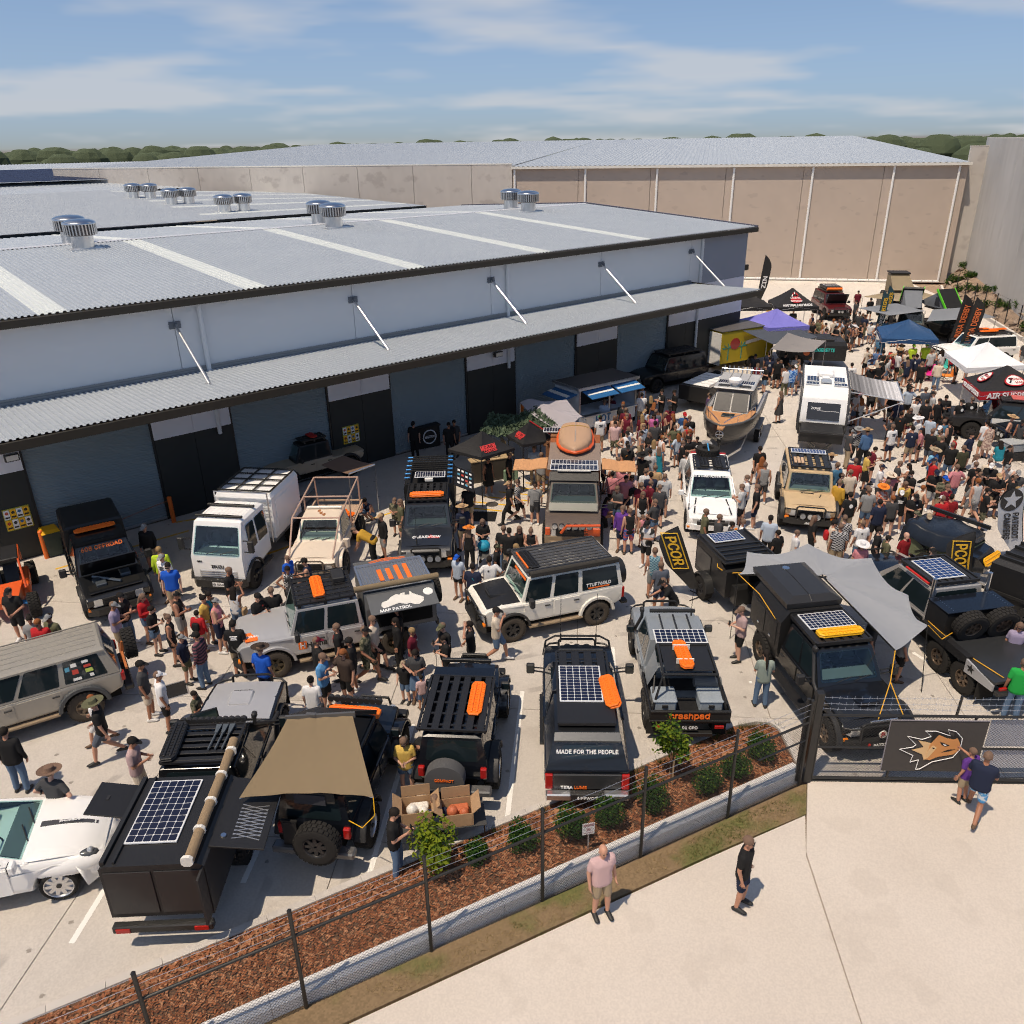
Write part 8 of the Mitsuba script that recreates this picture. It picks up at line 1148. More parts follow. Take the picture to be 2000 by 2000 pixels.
def part(kind,p_,s_):
    key = (kind,p_,s_)
    if key in BD: return BD[key]
    J = sk(p_,s_); H = headframe(J); L = []; sm = 50
    if kind in ('t','l','k'):
        L = torso(J,0.020,0.05,1.0 if kind != 'k' else 0.70)
        if kind != 'k':
            for t in 'LR': e = mix3(J['S' + t],J['E' + t],0.62 if kind == 't' else 1.0); L.append(bone(J['S' + t],0.074,e,0.066 if kind == 't' else 0.056,10)); L += [bone(J['E' + t],0.056,mix3(J['E' + t],J['W' + t],0.95),0.042,8)] if kind == 'l' else []
    if kind in ('s','p','skirt'):
        d = J['pel'] - J['wai']; L.append(m3.Manifold.batch_hull([sph(J['pel'] + [0,y,0.03],0.122,10) for y in (0.075,-0.075)] + [sph(J['H' + t] - [0,0,0.02],0.112,10) for t in 'LR']))
        for t in 'LR':
            K,A_ = J['K' + t],J['A' + t]
            if kind == 's': L.append(bone(J['H' + t],0.112,mix3(J['H' + t],K,0.80 if s_ == 'm' else 0.42),0.088 if s_ == 'm' else 0.10))
            if kind == 'p': L += [bone(J['H' + t],0.110,K,0.076),bone(K,0.076,mix3(K,A_,0.93),0.062)]
        if kind == 'skirt': L.append(m3.Manifold.batch_hull([sph(J['pel'] + [0,y,0],0.125,10) for y in (0.07,-0.07)] + [sph(J['pel'] + [x,y,-0.42],0.07,8) for x in (-0.1,0.12) for y in (0.15,-0.15)]))
    if kind == 'shoe':
        for t,s in (('L',1),('R',-1)): a = J['A' + t]; L.append(m3.Manifold.batch_hull([sph(a + [-0.05,0,-0.048],(0.042,0.042,0.036),8),sph(a + [0.15,s * 0.01,-0.055],(0.062,0.050,0.029),8),sph(a + [0.0,0,-0.005],0.043,8)]))
    if kind in ('short','long','pony','bun'):
        c = sph((-0.022,0,0.042),(0.108,0.090,0.104),14).trim_by_plane([-0.66,0,0.75],-0.012); L = [c]
        if kind == 'long': L.append(m3.Manifold.batch_hull([sph((-0.06,y,0.03),0.065,8) for y in (0.04,-0.04)] + [sph((-0.075,y,-0.26),0.042,8) for y in (0.07,-0.07)]))
        if kind == 'pony': L.append(m3.Manifold.batch_hull([sph((-0.12,0,0.05),0.035,8),sph((-0.125,0,-0.18),0.04,8),sph((-0.115,0,-0.38),0.015,6)]))
        if kind == 'bun': L.append(sph((-0.09,0,0.12),0.05,10))
        L = [q.transform(H[:3].tolist()) for q in L]
    if kind == 'cap':
        c = sph((-0.015,0,0.045),(0.112,0.092,0.100),14).trim_by_plane([-0.12,0,0.99],0.045); b = m3.Manifold.hull_points(np.array([[x,y,z] for x,y in ((0.06,0.085),(0.06,-0.085),(0.15,0.06),(0.15,-0.06),(0.19,0.025),(0.19,-0.025)) for z in (0.050 - (x - 0.06) * 0.25,0.058 - (x - 0.06) * 0.25)],np.float32)); L = [q.transform(H[:3].tolist()) for q in (c + b,sph((-0.022,0,0.14),0.012,6))]
    if kind == 'hat':
        V,F = lathe([(0,0.165),(0.06,0.168),(0.088,0.15),(0.098,0.07),(0.105,0.062),(0.20,0.072),(0.235,0.088),(0.237,0.082),(0.19,0.060),(0.10,0.050),(0,0.05)],24); V = V * [1.06,0.96,1]; BD[key] = plyd(xf((V - [0.01,0,0],F),H),40); return BD[key]
    if kind == 'glasses': L = [m3.Manifold.hull_points(np.array([[0.088,y,z] for y in (0.066,-0.066) for z in (0.0,0.032)] + [[0.104,y,z] for y in (0.04,-0.04) for z in (-0.008,0.034)],np.float32)).transform(H[:3].tolist())]
    if kind == 'eyes': L = [sph((0.0835,s * 0.032,0.008),(0.010,0.016,0.009),6).transform(H[:3].tolist()) for s in (1,-1)]
    if kind == 'mouth': L = [sph((0.083,0,-0.068),(0.008,0.026,0.007),6).transform(H[:3].tolist())]
    if kind == 'mask': L = [sph((0.045,0,-0.055),(0.052,0.062,0.05),8).transform(H[:3].tolist())]
    if kind == 'pack': L = [m3.Manifold.batch_hull([sph(mix3(J['che'],J['wai'],q) + [-0.19,y,0],0.07,8) for q in (0,1.0) for y in (0.07,-0.07)])]
    if kind == 'bag': L = [m3.Manifold.batch_hull([sph(J['pel'] + [0.02 + x,-0.26,-0.02 + z],0.05,8) for x in (-0.09,0.09) for z in (-0.10,0.06)])]
    if kind == 'strap': BD[key] = plyd(tube([J['pel'] + [0.0,-0.24,0.05],J['che'] + [0.14,-0.05,0],J['nec'] + [0.02,0.11,-0.01],J['che'] + [-0.14,-0.03,0],J['pel'] + [-0.02,-0.24,0.05]],0.012,5)); return BD[key]
    if kind == 'phone': w = (J['WL'] + J['WR']) / 2; dd = w - (J['EL'] + J['ER']) / 2; dd /= np.linalg.norm(dd); BD[key] = plyd(xf(box(-0.012,0.012,-0.04,0.04,0.0,0.15,0.004),np.array([[0.8,0,-0.3,(w + dd * 0.12)[0]],[0,1,0,0],[0.3,0,0.8,(w + dd * 0.12)[2]],[0,0,0,1]]))); return BD[key]
    BD[key] = plyd(man(m3.Manifold.batch_boolean(L,m3.OpType.Add)),sm); return BD[key]
CLOTH = dict(black=(0.016,0.016,0.017),charcoal=(0.055,0.056,0.06),navy=(0.018,0.024,0.05),white=(0.66,0.66,0.67),grey=(0.24,0.245,0.25),palegrey=(0.42,0.43,0.44),red=(0.42,0.02,0.025),darkred=(0.20,0.012,0.016),maroon=(0.13,0.014,0.028),pink=(0.55,0.22,0.25),palepink=(0.55,0.38,0.38),pinkmag=(0.5,0.13,0.32),dusty=(0.42,0.30,0.30),lavender=(0.30,0.26,0.38),lilac=(0.42,0.28,0.48),purple=(0.11,0.04,0.24),plum=(0.075,0.045,0.10),royal=(0.015,0.09,0.48),royalnavy=(0.03,0.08,0.22),sky=(0.10,0.27,0.52),blue=(0.10,0.17,0.33),steel=(0.06,0.16,0.27),paleblue=(0.40,0.47,0.57),slate=(0.085,0.10,0.13),teal=(0.02,0.20,0.27),green=(0.02,0.33,0.06),lime=(0.35,0.7,0.05),hivis=(0.45,0.62,0.04),yellow=(0.58,0.40,0.10),mustard=(0.45,0.26,0.035),tan=(0.40,0.27,0.15),khaki=(0.33,0.26,0.175),cream=(0.60,0.52,0.42),peach=(0.55,0.35,0.26),rust=(0.34,0.13,0.06),orange=(0.65,0.20,0.03),brown=(0.065,0.038,0.024),darkbrown=(0.05,0.036,0.03),olive=(0.11,0.11,0.065),darkolive=(0.05,0.05,0.03),sage=(0.24,0.29,0.26),denim=(0.10,0.16,0.26),jean=(0.07,0.14,0.27),ginger=(0.24,0.085,0.03),blond=(0.28,0.185,0.09),dark=(0.018,0.014,0.012),none=(0.05,0.035,0.03))
PRINT = dict(camo=((0.16,0.15,0.10),(0.05,0.055,0.035),14),check=((0.45,0.45,0.46),(0.03,0.03,0.035),9),stripe=((0.20,0.08,0.10),(0.03,0.03,0.04),0),floral=((0.40,0.09,0.10),(0.05,0.10,0.30),16),floralpale=((0.55,0.44,0.36),(0.30,0.20,0.18),18),floralred=((0.55,0.14,0.08),(0.60,0.50,0.45),18),bluecamo=((0.08,0.28,0.55),(0.55,0.60,0.65),10),bluecheck=((0.05,0.13,0.20),(0.25,0.38,0.42),9),blueflor=((0.03,0.12,0.40),(0.30,0.45,0.65),14),bluejersey=((0.04,0.16,0.42),(0.20,0.45,0.65),7),blackwhite=((0.03,0.03,0.03),(0.55,0.55,0.56),4))
def cloth(c):
    if c in CLOTH: return mat('cloth_' + c,CLOTH[c],0.85,spec=0.2)
    a,b,f = PRINT[c]
    if c in ('check','bluecheck','stripe'):
        def fn(p,n,uv,a=a,b=b): q = mi.Point3f(p); v = dr.floor(q.z * 22) + (0 if c == 'stripe' else dr.floor((q.x + q.y * 0.7) * 20)); return mix(a,b,dr.select(v - 2 * dr.floor(v / 2) > 0.5,1.0,0.0))
    else:
        def fn(p,n,uv,a=a,b=b,f=f): return mix(a,b,smoothstep(0.46,0.54,fbm(p.x * f,p.y * f,p.z * f,2)))
    return mat('cloth_' + c,rough=0.85,tex=proc(fn),spec=0.2)
SKIN = [mat('skin_%d' % i,c,0.5,spec=0.3) for i,c in enumerate(((0.50,0.27,0.185),(0.43,0.215,0.14),(0.33,0.155,0.095),(0.56,0.33,0.24)))]
EYEM,LIPM,SHOEM = mat('eye_dark',(0.03,0.025,0.02),0.3),mat('lips',(0.28,0.09,0.075),0.5),[mat('shoe_black',(0.02,0.02,0.02),0.6),mat('shoe_brown',(0.10,0.06,0.035),0.7),mat('shoe_white',(0.6,0.6,0.6),0.6)]
CNAME = {'royal': 'bright blue','hivis': 'yellow high-visibility','palepink': 'pale pink','paleblue': 'pale blue','royalnavy': 'blue jersey','dusty': 'dusty pink','pinkmag': 'bright pink','camo': 'camouflage','charcoal': 'dark grey','palegrey': 'light grey','sky': 'light blue','blueflor': 'blue patterned','bluejersey': 'blue print','darkolive': 'dark olive','darkred': 'dark red','darkbrown': 'dark brown','floralpale': 'pale floral','floralred': 'red floral','bluecamo': 'blue patterned','bluecheck': 'blue checked','check': 'checked','stripe': 'striped','jean': 'denim blue','steel': 'steel blue','blackwhite': 'black and white','slate': 'slate','royalblue': 'blue','plum': 'plum'}
def make_people(text):
    for row in text.strip().split('\n'):
        a,o,near = row.split('|'); x,y,az_,p_,s_,top,bot,head,h_,ex = a.split(','); ex = ex.split('+') if ex else []; h_ = float(h_); i = len(used)
        (tk,tc),(bk,bc),(hk,hc) = top.split(':'),bot.split(':'),head.split(':'); N = lambda c: CNAME.get(c,c)
        tw = 'vest' if tc == 'hivis' else {'t': 't-shirt','k': 'singlet','l': 'shirt'}[tk]; bw = {'s': 'shorts','p': 'trousers','k': 'skirt'}[bk]
        b = 'jeans' if (bc,bk) == ('denim','p') else N(bc) + ' ' + bw
        lab = N(tc) + ' dress' if bk == 'k' and bc == tc else N(tc) + ' ' + tw + ' and ' + b
        hd = {'cap': N(hc) + ' cap','hat': '' if hc == 'none' else N(hc) + ' hat','long': 'long ' + hc + ' hair','pony': hc + ' ponytail','bun': hc + ' hair bun','bald': 'bald','short': ''}[hk]
        lab = (o + ' ' if o else '') + ('child' if h_ < 1.46 else 'person') + ' in ' + lab + (', ' + hd if hd else '') + ', ' + near
        t = Thing('person',lab,'person',pose(float(x),float(y),0.0,float(az_),h_ / 1.75))
        r = random.Random(int(float(x) * 977 + float(y) * 131)); t.add('body',None,SKIN[0] if hc == 'pink' else SKIN[r.choice((0,0,1,1,2,3))],d=body_mesh(p_,s_))
        t.add({'t': 'shirt','k': 'singlet','l': 'long_shirt'}[tk],None,cloth(tc),d=part(tk,p_,s_)); t.add({'s': 'shorts','p': 'trousers','k': 'skirt'}[bk],None,cloth(bc),d=part('skirt' if bk == 'k' else bk,p_,s_))
        t.add('shoes',None,SHOEM[r.choice((0,0,0,1,2))],d=part('shoe',p_,s_)); t.add('eyes',None,EYEM,d=part('eyes',p_,s_)); t.add('mouth',None,LIPM,d=part('mouth',p_,s_))
        if hk in ('cap','hat'):
            t.add('hair',None,cloth(r.choice(('dark','dark','brown','brown'))),d=part('long' if s_ == 'f' else 'short',p_,s_)); t.add(hk,None,cloth(hc),d=part(hk,p_,s_)) if hc != 'none' else None
        elif hk != 'bald': t.add('hair',None,cloth(hc),d=part(hk,p_,s_))
        if 'glasses' in ex or r.random() < 0.3: t.add('sunglasses',None,BLACKP,d=part('glasses',p_,s_))
        if tk == 't' and tc in ('black','charcoal','navy','white','palegrey','maroon','olive','cream','steel') and p_ not in ('bend','lean','sit','crouch') and r.random() < 0.6:
            b_ = r.random() < 0.5; x0,x1 = (0.09,0.142) if b_ else (-0.125,-0.08); k = r.choice((0,1,2)); m_ = cloth('charcoal') if tc in ('white','palegrey','cream') else r.choice((TEXTW,TEXTW,cloth('palegrey'),FO,LENSR))
            if ('print',k,b_) not in BD: BD['print',k,b_] = plyd((cat(box(x0,x1,0.03,0.085,1.31,1.36)) if k == 0 else cat(*[box(x0,x1,-w_,w_,z_,z_ + 0.028) for w_,z_ in ((0.10,1.33),(0.07,1.285),(0.085,1.24))]) if k == 1 else xf(cyl((0,0,x0),0.075,x1 - x0,12),np.array([[0,0,1,0],[1,0,0,0],[0,1,0,1.27]]))))
            t.add('shirt_print',None,m_,d=BD['print',k,b_])
        if 'mask' in ex: t.add('face_mask',None,mat('mask_blue',(0.30,0.45,0.58),0.7),d=part('mask',p_,s_))
        if p_ == 'phone' and r.random() < 0.5: t.add('phone',None,BLACKM,d=part('phone',p_,s_))
        for e in ex:
            if ':' in e: k,c = e.split(':'); t.add({'bag': 'shoulder_bag','pack': 'backpack'}[k],None,cloth(c),d=part(k,p_,s_)); t.add('strap',None,cloth(c),d=part('strap',p_,s_)) if k == 'bag' else None


# ---- planter, fence, gate, bank
MULCH = [mat('mulch_%d' % i,c,0.9,spec=0.1) for i,c in enumerate(((0.27,0.105,0.05),(0.16,0.065,0.035),(0.36,0.18,0.10)))]
KERB = mat('kerb_concrete',rough=0.9,tex=proc(t_pale),spec=0.2); WALLC = mat('planter_wall',(0.62,0.61,0.60),0.85)
def leafm(name,c,t): 
    scene['mat_' + name] = {'type': 'principledthin','base_color': {'type': 'rgb','value': c},'roughness': 0.32,'spec_trans': 0.0,'diff_trans': t}; mats[name] = 1; return 'mat_' + name
LEAFD,LEAFM,LEAFL,LEAFY = leafm('leaf_dark',[0.022,0.055,0.016],0.5),leafm('leaf_mid',[0.045,0.095,0.022],0.6),leafm('leaf_light',[0.14,0.21,0.03],0.8),leafm('leaf_bright',[0.24,0.30,0.03],0.9)
BARK = mat('bark',(0.12,0.08,0.05),0.9); TWIG = mat('stake',(0.33,0.24,0.15),0.9)
pl_in = [(-13.0,6.5),(-0.64,12.95),(2.71,14.70),(5.41,16.18),(6.25,16.28),(6.48,16.05),(6.52,14.72),(6.44,14.60),(1.98,12.30),(-13.0,4.75)]
single('planting_bed',prism(ccw(pl_in),-0.1,0.10,plane='xy'),mat('bed_soil',(0.11,0.06,0.035),0.95),'raised bed of red brown bark mulch behind the fence','planting bed',kind='structure')
bed = Polygon(pl_in).buffer(-0.06)
def chips(poly,n,z,s0,s1,seed):
    r = np.random.RandomState(seed); x0,y0,x1,y1 = poly.bounds; V,F = [],[]; import shapely
    P = np.column_stack([r.uniform(x0,x1,n * 3),r.uniform(y0,y1,n * 3)]); P = P[shapely.contains_xy(poly,P[:,0],P[:,1])][:n]
    for i,p in enumerate(P):
        a = r.rand() * 6.28; l = r.uniform(s0,s1); w = l * r.uniform(0.25,0.5); u = np.array([math.cos(a),math.sin(a),r.uniform(-0.35,0.35)]) * l; v = np.array([-math.sin(a),math.cos(a),r.uniform(-0.5,0.5)]) * w; c = np.array([*p,z + 0.012 + r.rand() * 0.03])
        V += [c - u - v,c + u - v,c + u + v,c - u + v]; F.append([4 * i,4 * i + 1,4 * i + 2,4 * i + 3])
    return np.array(V),tri(F)
for i in range(3): single('bark_mulch',chips(bed,14000,0.10,0.018,0.055,40 + i),MULCH[i],('red brown','dark brown','pale orange')[i] + ' bark chips covering the planting bed','bark mulch',kind='stuff')
kp = [(-13.0,6.58),(-0.64,13.03),(2.69,14.78),(5.40,16.26),(6.0,16.42),(6.42,16.36),(6.60,16.05),(6.62,14.8)]; ki = 0
kt = Thing('kerb',kind='structure')
for a,b in zip(kp[:-1],kp[1:]):
    n = max(1,int(math.dist(a,b) / 0.9))
    for k in range(n): p,q = mix3([*a,0.03],[*b,0.03],k / n),mix3([*a,0.03],[*b,0.03],(k + 1) / n); d = (q - p) / np.linalg.norm(q - p); kt.add('kerb_block',beam(p + d * 0.004,q - d * 0.004,0.16,0.20),KERB)
pw = Thing('planter_wall','low pale concrete wall holding the planting bed above the verge','wall')
for k in range(20): p,q = mix3([-13.0,4.68,0.03],[6.48,14.60,0.03],k / 20),mix3([-13.0,4.68,0.03],[6.48,14.60,0.03],(k + 1) / 20); d = (q - p) / np.linalg.norm(q - p); pw.add('wall_block',beam(p + d * 0.004,q - d * 0.004,0.30,0.42),WALLC)
def leaves(n,fn,size,seed,el=2.0):
    r = np.random.RandomState(seed); V,F = [],[]
    for i in range(n):
        c,out = fn(r); out = np.asarray(out,float) + r.randn(3) * 0.55; out /= np.linalg.norm(out) + 1e-9; s = size * r.uniform(0.6,1.25)
        u = np.cross(out,r.randn(3)); u /= np.linalg.norm(u) + 1e-9; v = np.cross(out,u); L_,W_ = u * s,v * s / el
        V += [c - L_,c + W_ + out * s * 0.12,c + L_ * 1.0 - out * s * 0.15,c - W_ + out * s * 0.12]; F += [[4 * i,4 * i + 1,4 * i + 2],[4 * i,4 * i + 2,4 * i + 3]]
    return np.array(V),np.array(F)
def bush(name,lab,x,y,z,rx,h,seed,mats_=None,n=1000,size=0.045,group=None,cat_='shrub'):
    mats_ = mats_ or (LEAFD,LEAFM,LEAFL); t = Thing(name,lab,cat_,pose(x,y,z,0),group); r0 = np.random.RandomState(seed); lobes = [(r0.uniform(-0.5,0.5) * rx,r0.uniform(-0.5,0.5) * rx,r0.uniform(0.35,0.75) * h,r0.uniform(0.45,0.7)) for _ in range(8)]
    def fn(r):
        q = lobes[r.randint(8)]; d = r.randn(3); d /= np.linalg.norm(d); k = r.uniform(0.75,1.03) if r.rand() < 0.8 else r.uniform(0.3,0.8); c = np.array([q[0],q[1],q[2]]) + d * [rx * q[3],rx * q[3],h * 0.36] * k; c[2] = max(c[2],0.03); return c,d + [0,0,0.5]
    for i,(m_,f) in enumerate(zip(mats_,(0.55,0.35,0.10))): t.add(('leaves','mid_leaves','young_leaves')[i],leaves(int(n * f),fn,size,seed * 3 + i),m_,kind='stuff')
    t.add('stems',cat([tube([(0,0,-0.05),(q[0] * 0.5,q[1] * 0.5,q[2] * 0.6),(q[0],q[1],q[2])],0.012,5) for q in lobes]),BARK,kind='stuff')
for i,(x,y,rx,h_,w_) in enumerate(((2.87,13.50,0.50,0.95,'behind the fence post below the black ute'),(4.30,13.95,0.52,0.85,'largest of the group of three by the fence'),(4.95,14.40,0.48,0.85,'middle of the group of three by the fence'),(5.66,14.95,0.52,0.95,'nearest to the gate'),(2.0,13.05,0.50,0.95,'right of the small white sign'),(1.12,12.65,0.52,1.05,'beside the small white sign'),(0.12,12.45,0.42,0.75,'left of the small white sign'),(-0.83,12.15,0.36,0.6,'next to the bright yellow green sapling'))):
    bush('shrub','rounded glossy green shrub, ' + w_,x,y,0.10,rx * 0.78,h_ * 0.88,100 + i,n=1700,size=0.036)
def sapling(lab,x,y,h_,rx,seed,mats_,zb=0.1,n=700):
    t = Thing('small_tree',lab,'tree',pose(x,y,zb,0)); r0 = np.random.RandomState(seed); t.add('trunk',tube([(0,0,-0.05),(0.02,0.01,h_ * 0.4),(-0.01,0.02,h_ * 0.85)],[0.022,0.016,0.008],6),BARK); br = []
    for k in range(11): a = r0.rand() * 6.28; z0 = h_ * r0.uniform(0.35,0.8); br.append(((0,0,z0),(math.cos(a) * rx * r0.uniform(0.5,1),math.sin(a) * rx * r0.uniform(0.5,1),z0 + h_ * r0.uniform(0.08,0.25))))
    t.add('branches',cat([tube([a,b],[0.010,0.005],5) for a,b in br]),BARK,kind='stuff')
    def fn(r): a,b = br[r.randint(11)]; k = r.uniform(0.45,1.15); return np.array(a) * (1 - k) + np.array(b) * k + r.randn(3) * 0.075,[0,0,1.0]
    for i,(m_,f) in enumerate(zip(mats_,(0.45,0.35,0.2))): t.add(('leaves','mid_leaves','young_leaves')[i],leaves(int(n * f),fn,0.055,seed + i,1.7),m_,kind='stuff')
    for s in (0.16,-0.16): t.add('stake',bar((s,0.03,0),(s,0.03,h_ * 0.42),0.015,5),TWIG)
sapling('young staked tree with loose light green leaves behind the grey ute',3.55,14.35,1.65,0.36,5,(LEAFL,LEAFM,LEAFY)); bush('small_tree','bright yellow green leafy young tree at the bottom beside the cardboard boxes',-1.66,11.85,0.3,0.46,1.1,9,(LEAFY,LEAFL,LEAFM),900,0.06,cat_='tree')
gt = []
for (a,b) in ((kp[1],kp[2]),(kp[2],kp[3]),(kp[3],kp[5])):
    for k in range(16): p = mix3([*a,0.1],[*b,0.1],nrnd.rand()) + [0.12,-0.2,0]; gt += [(p,nrnd.randn(3)) for _ in range(12)]
V,F = [],[]
for i,(p,e) in enumerate(gt): t_ = p + [e[0] * 0.09,e[1] * 0.09,0.16 + 0.05 * e[2]]; s = np.array([0.006,0.004,0]); V += [p - s + [e[0] * 0.02,e[1] * 0.02,0],p + s + [e[0] * 0.02,e[1] * 0.02,0],t_]; F.append([3 * i,3 * i + 1,3 * i + 2])
single('grass_tufts',(np.array(V),np.array(F)),leafm('grass_green',[0.09,0.12,0.03],0.6),'thin green grass tufts along the inside of the kerb','grass',kind='stuff')
vp = Polygon([(6.55,14.22),(6.30,13.44),(4.02,12.40),(-3.5,8.70),(-6,7.4),(-3.5,9.1),(2.7,12.25)])
r_ = np.random.RandomState(77); V,F = [],[]; import shapely
P = np.column_stack([r_.uniform(-6,6.6,60000),r_.uniform(7.4,14.3,60000)]); P = P[shapely.contains_xy(vp,P[:,0],P[:,1])][:14000]; NZ = meshkit.fbm(np.column_stack([P * 1.1,P[:,:1] * 0]),3)
for nm,keep,m_,h_ in (('dry_grass',NZ > 0.35,leafm('grass_dry',[0.30,0.22,0.11],0.5),0.045),('green_grass',NZ > 0.60,'mat_grass_green',0.06)):
    V,F = [],[]
    for i,p in enumerate(P[keep]): e = r_.randn(2) * 0.03; a = r_.rand() * 6.28; s = np.array([math.cos(a),math.sin(a)]) * 0.006; V += [[p[0] - s[0],p[1] - s[1],-0.02],[p[0] + s[0],p[1] + s[1],-0.02],[p[0] + e[0],p[1] + e[1],-0.02 + h_ * r_.uniform(0.5,1.2)]]; F.append([3 * i,3 * i + 1,3 * i + 2])
    single(nm,(np.array(V),np.array(F)),m_,nm.replace('_',' ') + ' blades on the verge outside the fence','grass',kind='stuff')
lbl = Thing('plant_sign','small white printed sign among the shrubs','sign',pose(1.44,12.31,0,168)); lbl.add('plate',box(-0.005,0.005,-0.13,0.13,0.62,0.92,0.003),mat('sign_white',(0.62,0.62,0.63),0.5)); lbl.add('print',cat(box(0.005,0.008,-0.11,0.11,0.84,0.90),box(0.005,0.008,-0.09,0.09,0.66,0.68),box(0.005,0.008,-0.04,0.04,0.72,0.79)),mat('print_grey',(0.35,0.22,0.24),0.6)); lbl.add('stick',bar((0,0,0.1),(0,0,0.64),0.012),GALV)
# chain link fence and sliding gate
WIRE = mat('fence_wire',(0.03,0.03,0.03),0.5); BARB = mat('barbed_wire',(0.55,0.56,0.58),0.35,0.7)
def linkmesh(L,z0,z1,pitch=0.075,r=0.0028):
    H = z1 - z0; out = []
    for k in range(int((L + H) / pitch)):
        s = k * pitch - H
        for sg in (1,-1):
            a,b = (s,z0),(s + H,z1)
            if a[0] < 0: a = (0,z0 - s)
            if b[0] > L: b = (L,z0 + (L - s))
            if b[0] - a[0] < 0.02: continue
            out.append(bar((a[0],0.004 * sg,a[1] if sg > 0 else z0 + z1 - a[1]),(b[0],0.004 * sg,b[1] if sg > 0 else z0 + z1 - b[1]),r,3))
    return cat(*out)
FP = [(6.44,14.30),(4.58,13.36),(2.53,12.32),(0.47,11.28),(-1.60,10.24),(-3.65,9.20),(-5.70,8.16),(-7.75,7.12),(-9.80,6.08),(-11.85,5.04)]
fz = Thing('chain_link_fence','black chain link fence with barbed wire along the planting bed','fence',pose(FP[0][0],FP[0][1],-0.1,243.2)); FL = math.dist(FP[0],FP[-1])
for p in FP: s = math.dist(FP[0],p); fz.add('post',cyl((s,0,0),0.035,2.42,10),BLACKM,30); fz.add('cap',cyl((s,0,2.42),0.04,0.03,10,r2=0.02),BLACKM)
fz.add('rail',bar((0,0,1.84),(FL,0,1.84),0.028,8),BLACKM,40); fz.add('rail',bar((0,0,0.06),(FL,0,0.06),0.012,6),BLACKM); fz.add('rail',bar((0,0,1.35),(1.4,0,1.35),0.022,6),BLACKM,label='short brace rail at the gate end'); fz.add('wire_mesh',linkmesh(FL,0.06,1.84),WIRE,kind='stuff')
def barbs(L,z,seed):
    r = np.random.RandomState(seed); return cat(tube([(x,0,z - 0.03 * math.sin(math.pi * (x % 2.2) / 2.2)) for x in np.linspace(0,L,24)],0.0045,4),*[bar((x,-0.02,z - 0.035),(x + 0.02,0.02,z + 0.02),0.004,3) for x in np.arange(0.1,L,0.16)])
for k,z in enumerate((2.02,2.18,2.34)): fz.add('barbed_wire',barbs(FL,z,k),BARB)
gt_ = Thing('sliding_gate','black chain link sliding gate with a barbed wire top across the driveway','gate',pose(6.62,14.39,0,92.4))
gt_.add('gate_post',box(-0.08,0.08,-0.08,0.08,0,2.48,0.01),BLACKM); gt_.add('gate_post',box(-0.26,-0.18,-0.04,0.04,0,2.30,0.008),BLACKM)
for z,r in ((0.10,0.035),(0.02,0.03),(0.98,0.025),(1.86,0.032)): gt_.add('rail',bar((0.12,0,z),(7.6,0,z),r,8),BLACKM,40)
for s in (0.12,1.80,3.44,5.0,6.6): gt_.add('upright',bar((s,0,0.05),(s,0,1.86),0.028,8),BLACKM,40)
for s in (3.0,5.9): gt_.add('wire_arm',bar((s,0,1.86),(s + 0.02,0,2.40),0.03,8),BLACKM,40)
gt_.add('wire_mesh',linkmesh(7.5,0.1,1.86),WIRE,kind='stuff',at=lay(0.1,0,0))
for k,z in enumerate((2.04,2.18,2.34)): gt_.add('barbed_wire',barbs(7.5,z,9 + k),BARB)
bn_ = Thing('gate_banner','dark mesh banner on the gate with an orange horned lizard head','banner',pose(6.62,14.39,0,92.4))
def onb(P,y=-0.045): return [(x - 6.62,y,z + 0.035 * (x - 6.62) / 4) for x,z in P]
BQ = [(1.60,-0.045,0.36),(3.72,-0.045,0.36),(3.72,-0.045,1.78),(1.60,-0.045,1.78)]
bn_.add('cloth',sheet(np.array([[[1.60 + 2.12 * a,-0.04 - 0.008 * math.sin(a * 9 + b * 4),0.36 + 1.42 * b] for b in np.linspace(0,1,7)] for a in np.linspace(0,1,10)]),0.006),mat('banner_mesh',(0.050,0.045,0.043),0.8),40); bn_.add('hem',tube([(1.60,-0.045,0.36),(1.60,-0.045,1.78),(3.72,-0.045,1.78)],0.014,5),mat('hem_grey',(0.22,0.21,0.24),0.7))
def poly_on(P,d): P = ccw([(x - 6.62,z + 0.035 * (x - 6.62) / 4) for x,z in P]); return prism(P,-0.05 - d,-0.052,plane='xz')
EMB_O,EMB_L,EMB_K = mat('emblem_orange',(0.55,0.25,0.085),0.7),mat('emblem_light',(0.62,0.42,0.22),0.7),mat('emblem_black',(0.012,0.011,0.011),0.7)
out_ = [(9.85,0.982),(9.739,0.747),(9.309,0.62),(9.079,0.418),(8.988,0.403),(9.003,0.677),(8.827,0.613),(8.859,0.799),(8.533,0.975),(8.815,1.037),(8.869,1.102),(8.639,1.34),(8.973,1.25),(9.156,1.33),(9.008,1.481),(9.246,1.476),(9.56,1.355),(9.487,1.521),(9.669,1.468),(9.84,1.283)]
bn_.add('outline',tube(onb(out_,-0.06),0.010,5,True),TEXTW); bn_.add('spikes',poly_on([(9.175,0.759),(9.127,0.658),(9.054,0.829),(8.804,0.953),(9.055,1.032),(8.9,1.219),(9.122,1.164),(9.235,1.128)],0.006),EMB_L); bn_.add('crest',poly_on([(9.189,1.096),(9.176,1.428),(9.322,1.491),(9.477,1.439),(9.647,1.32),(9.653,1.419),(9.787,1.284),(9.869,1.082),(9.748,1.218),(9.335,1.293)],0.010),EMB_K)
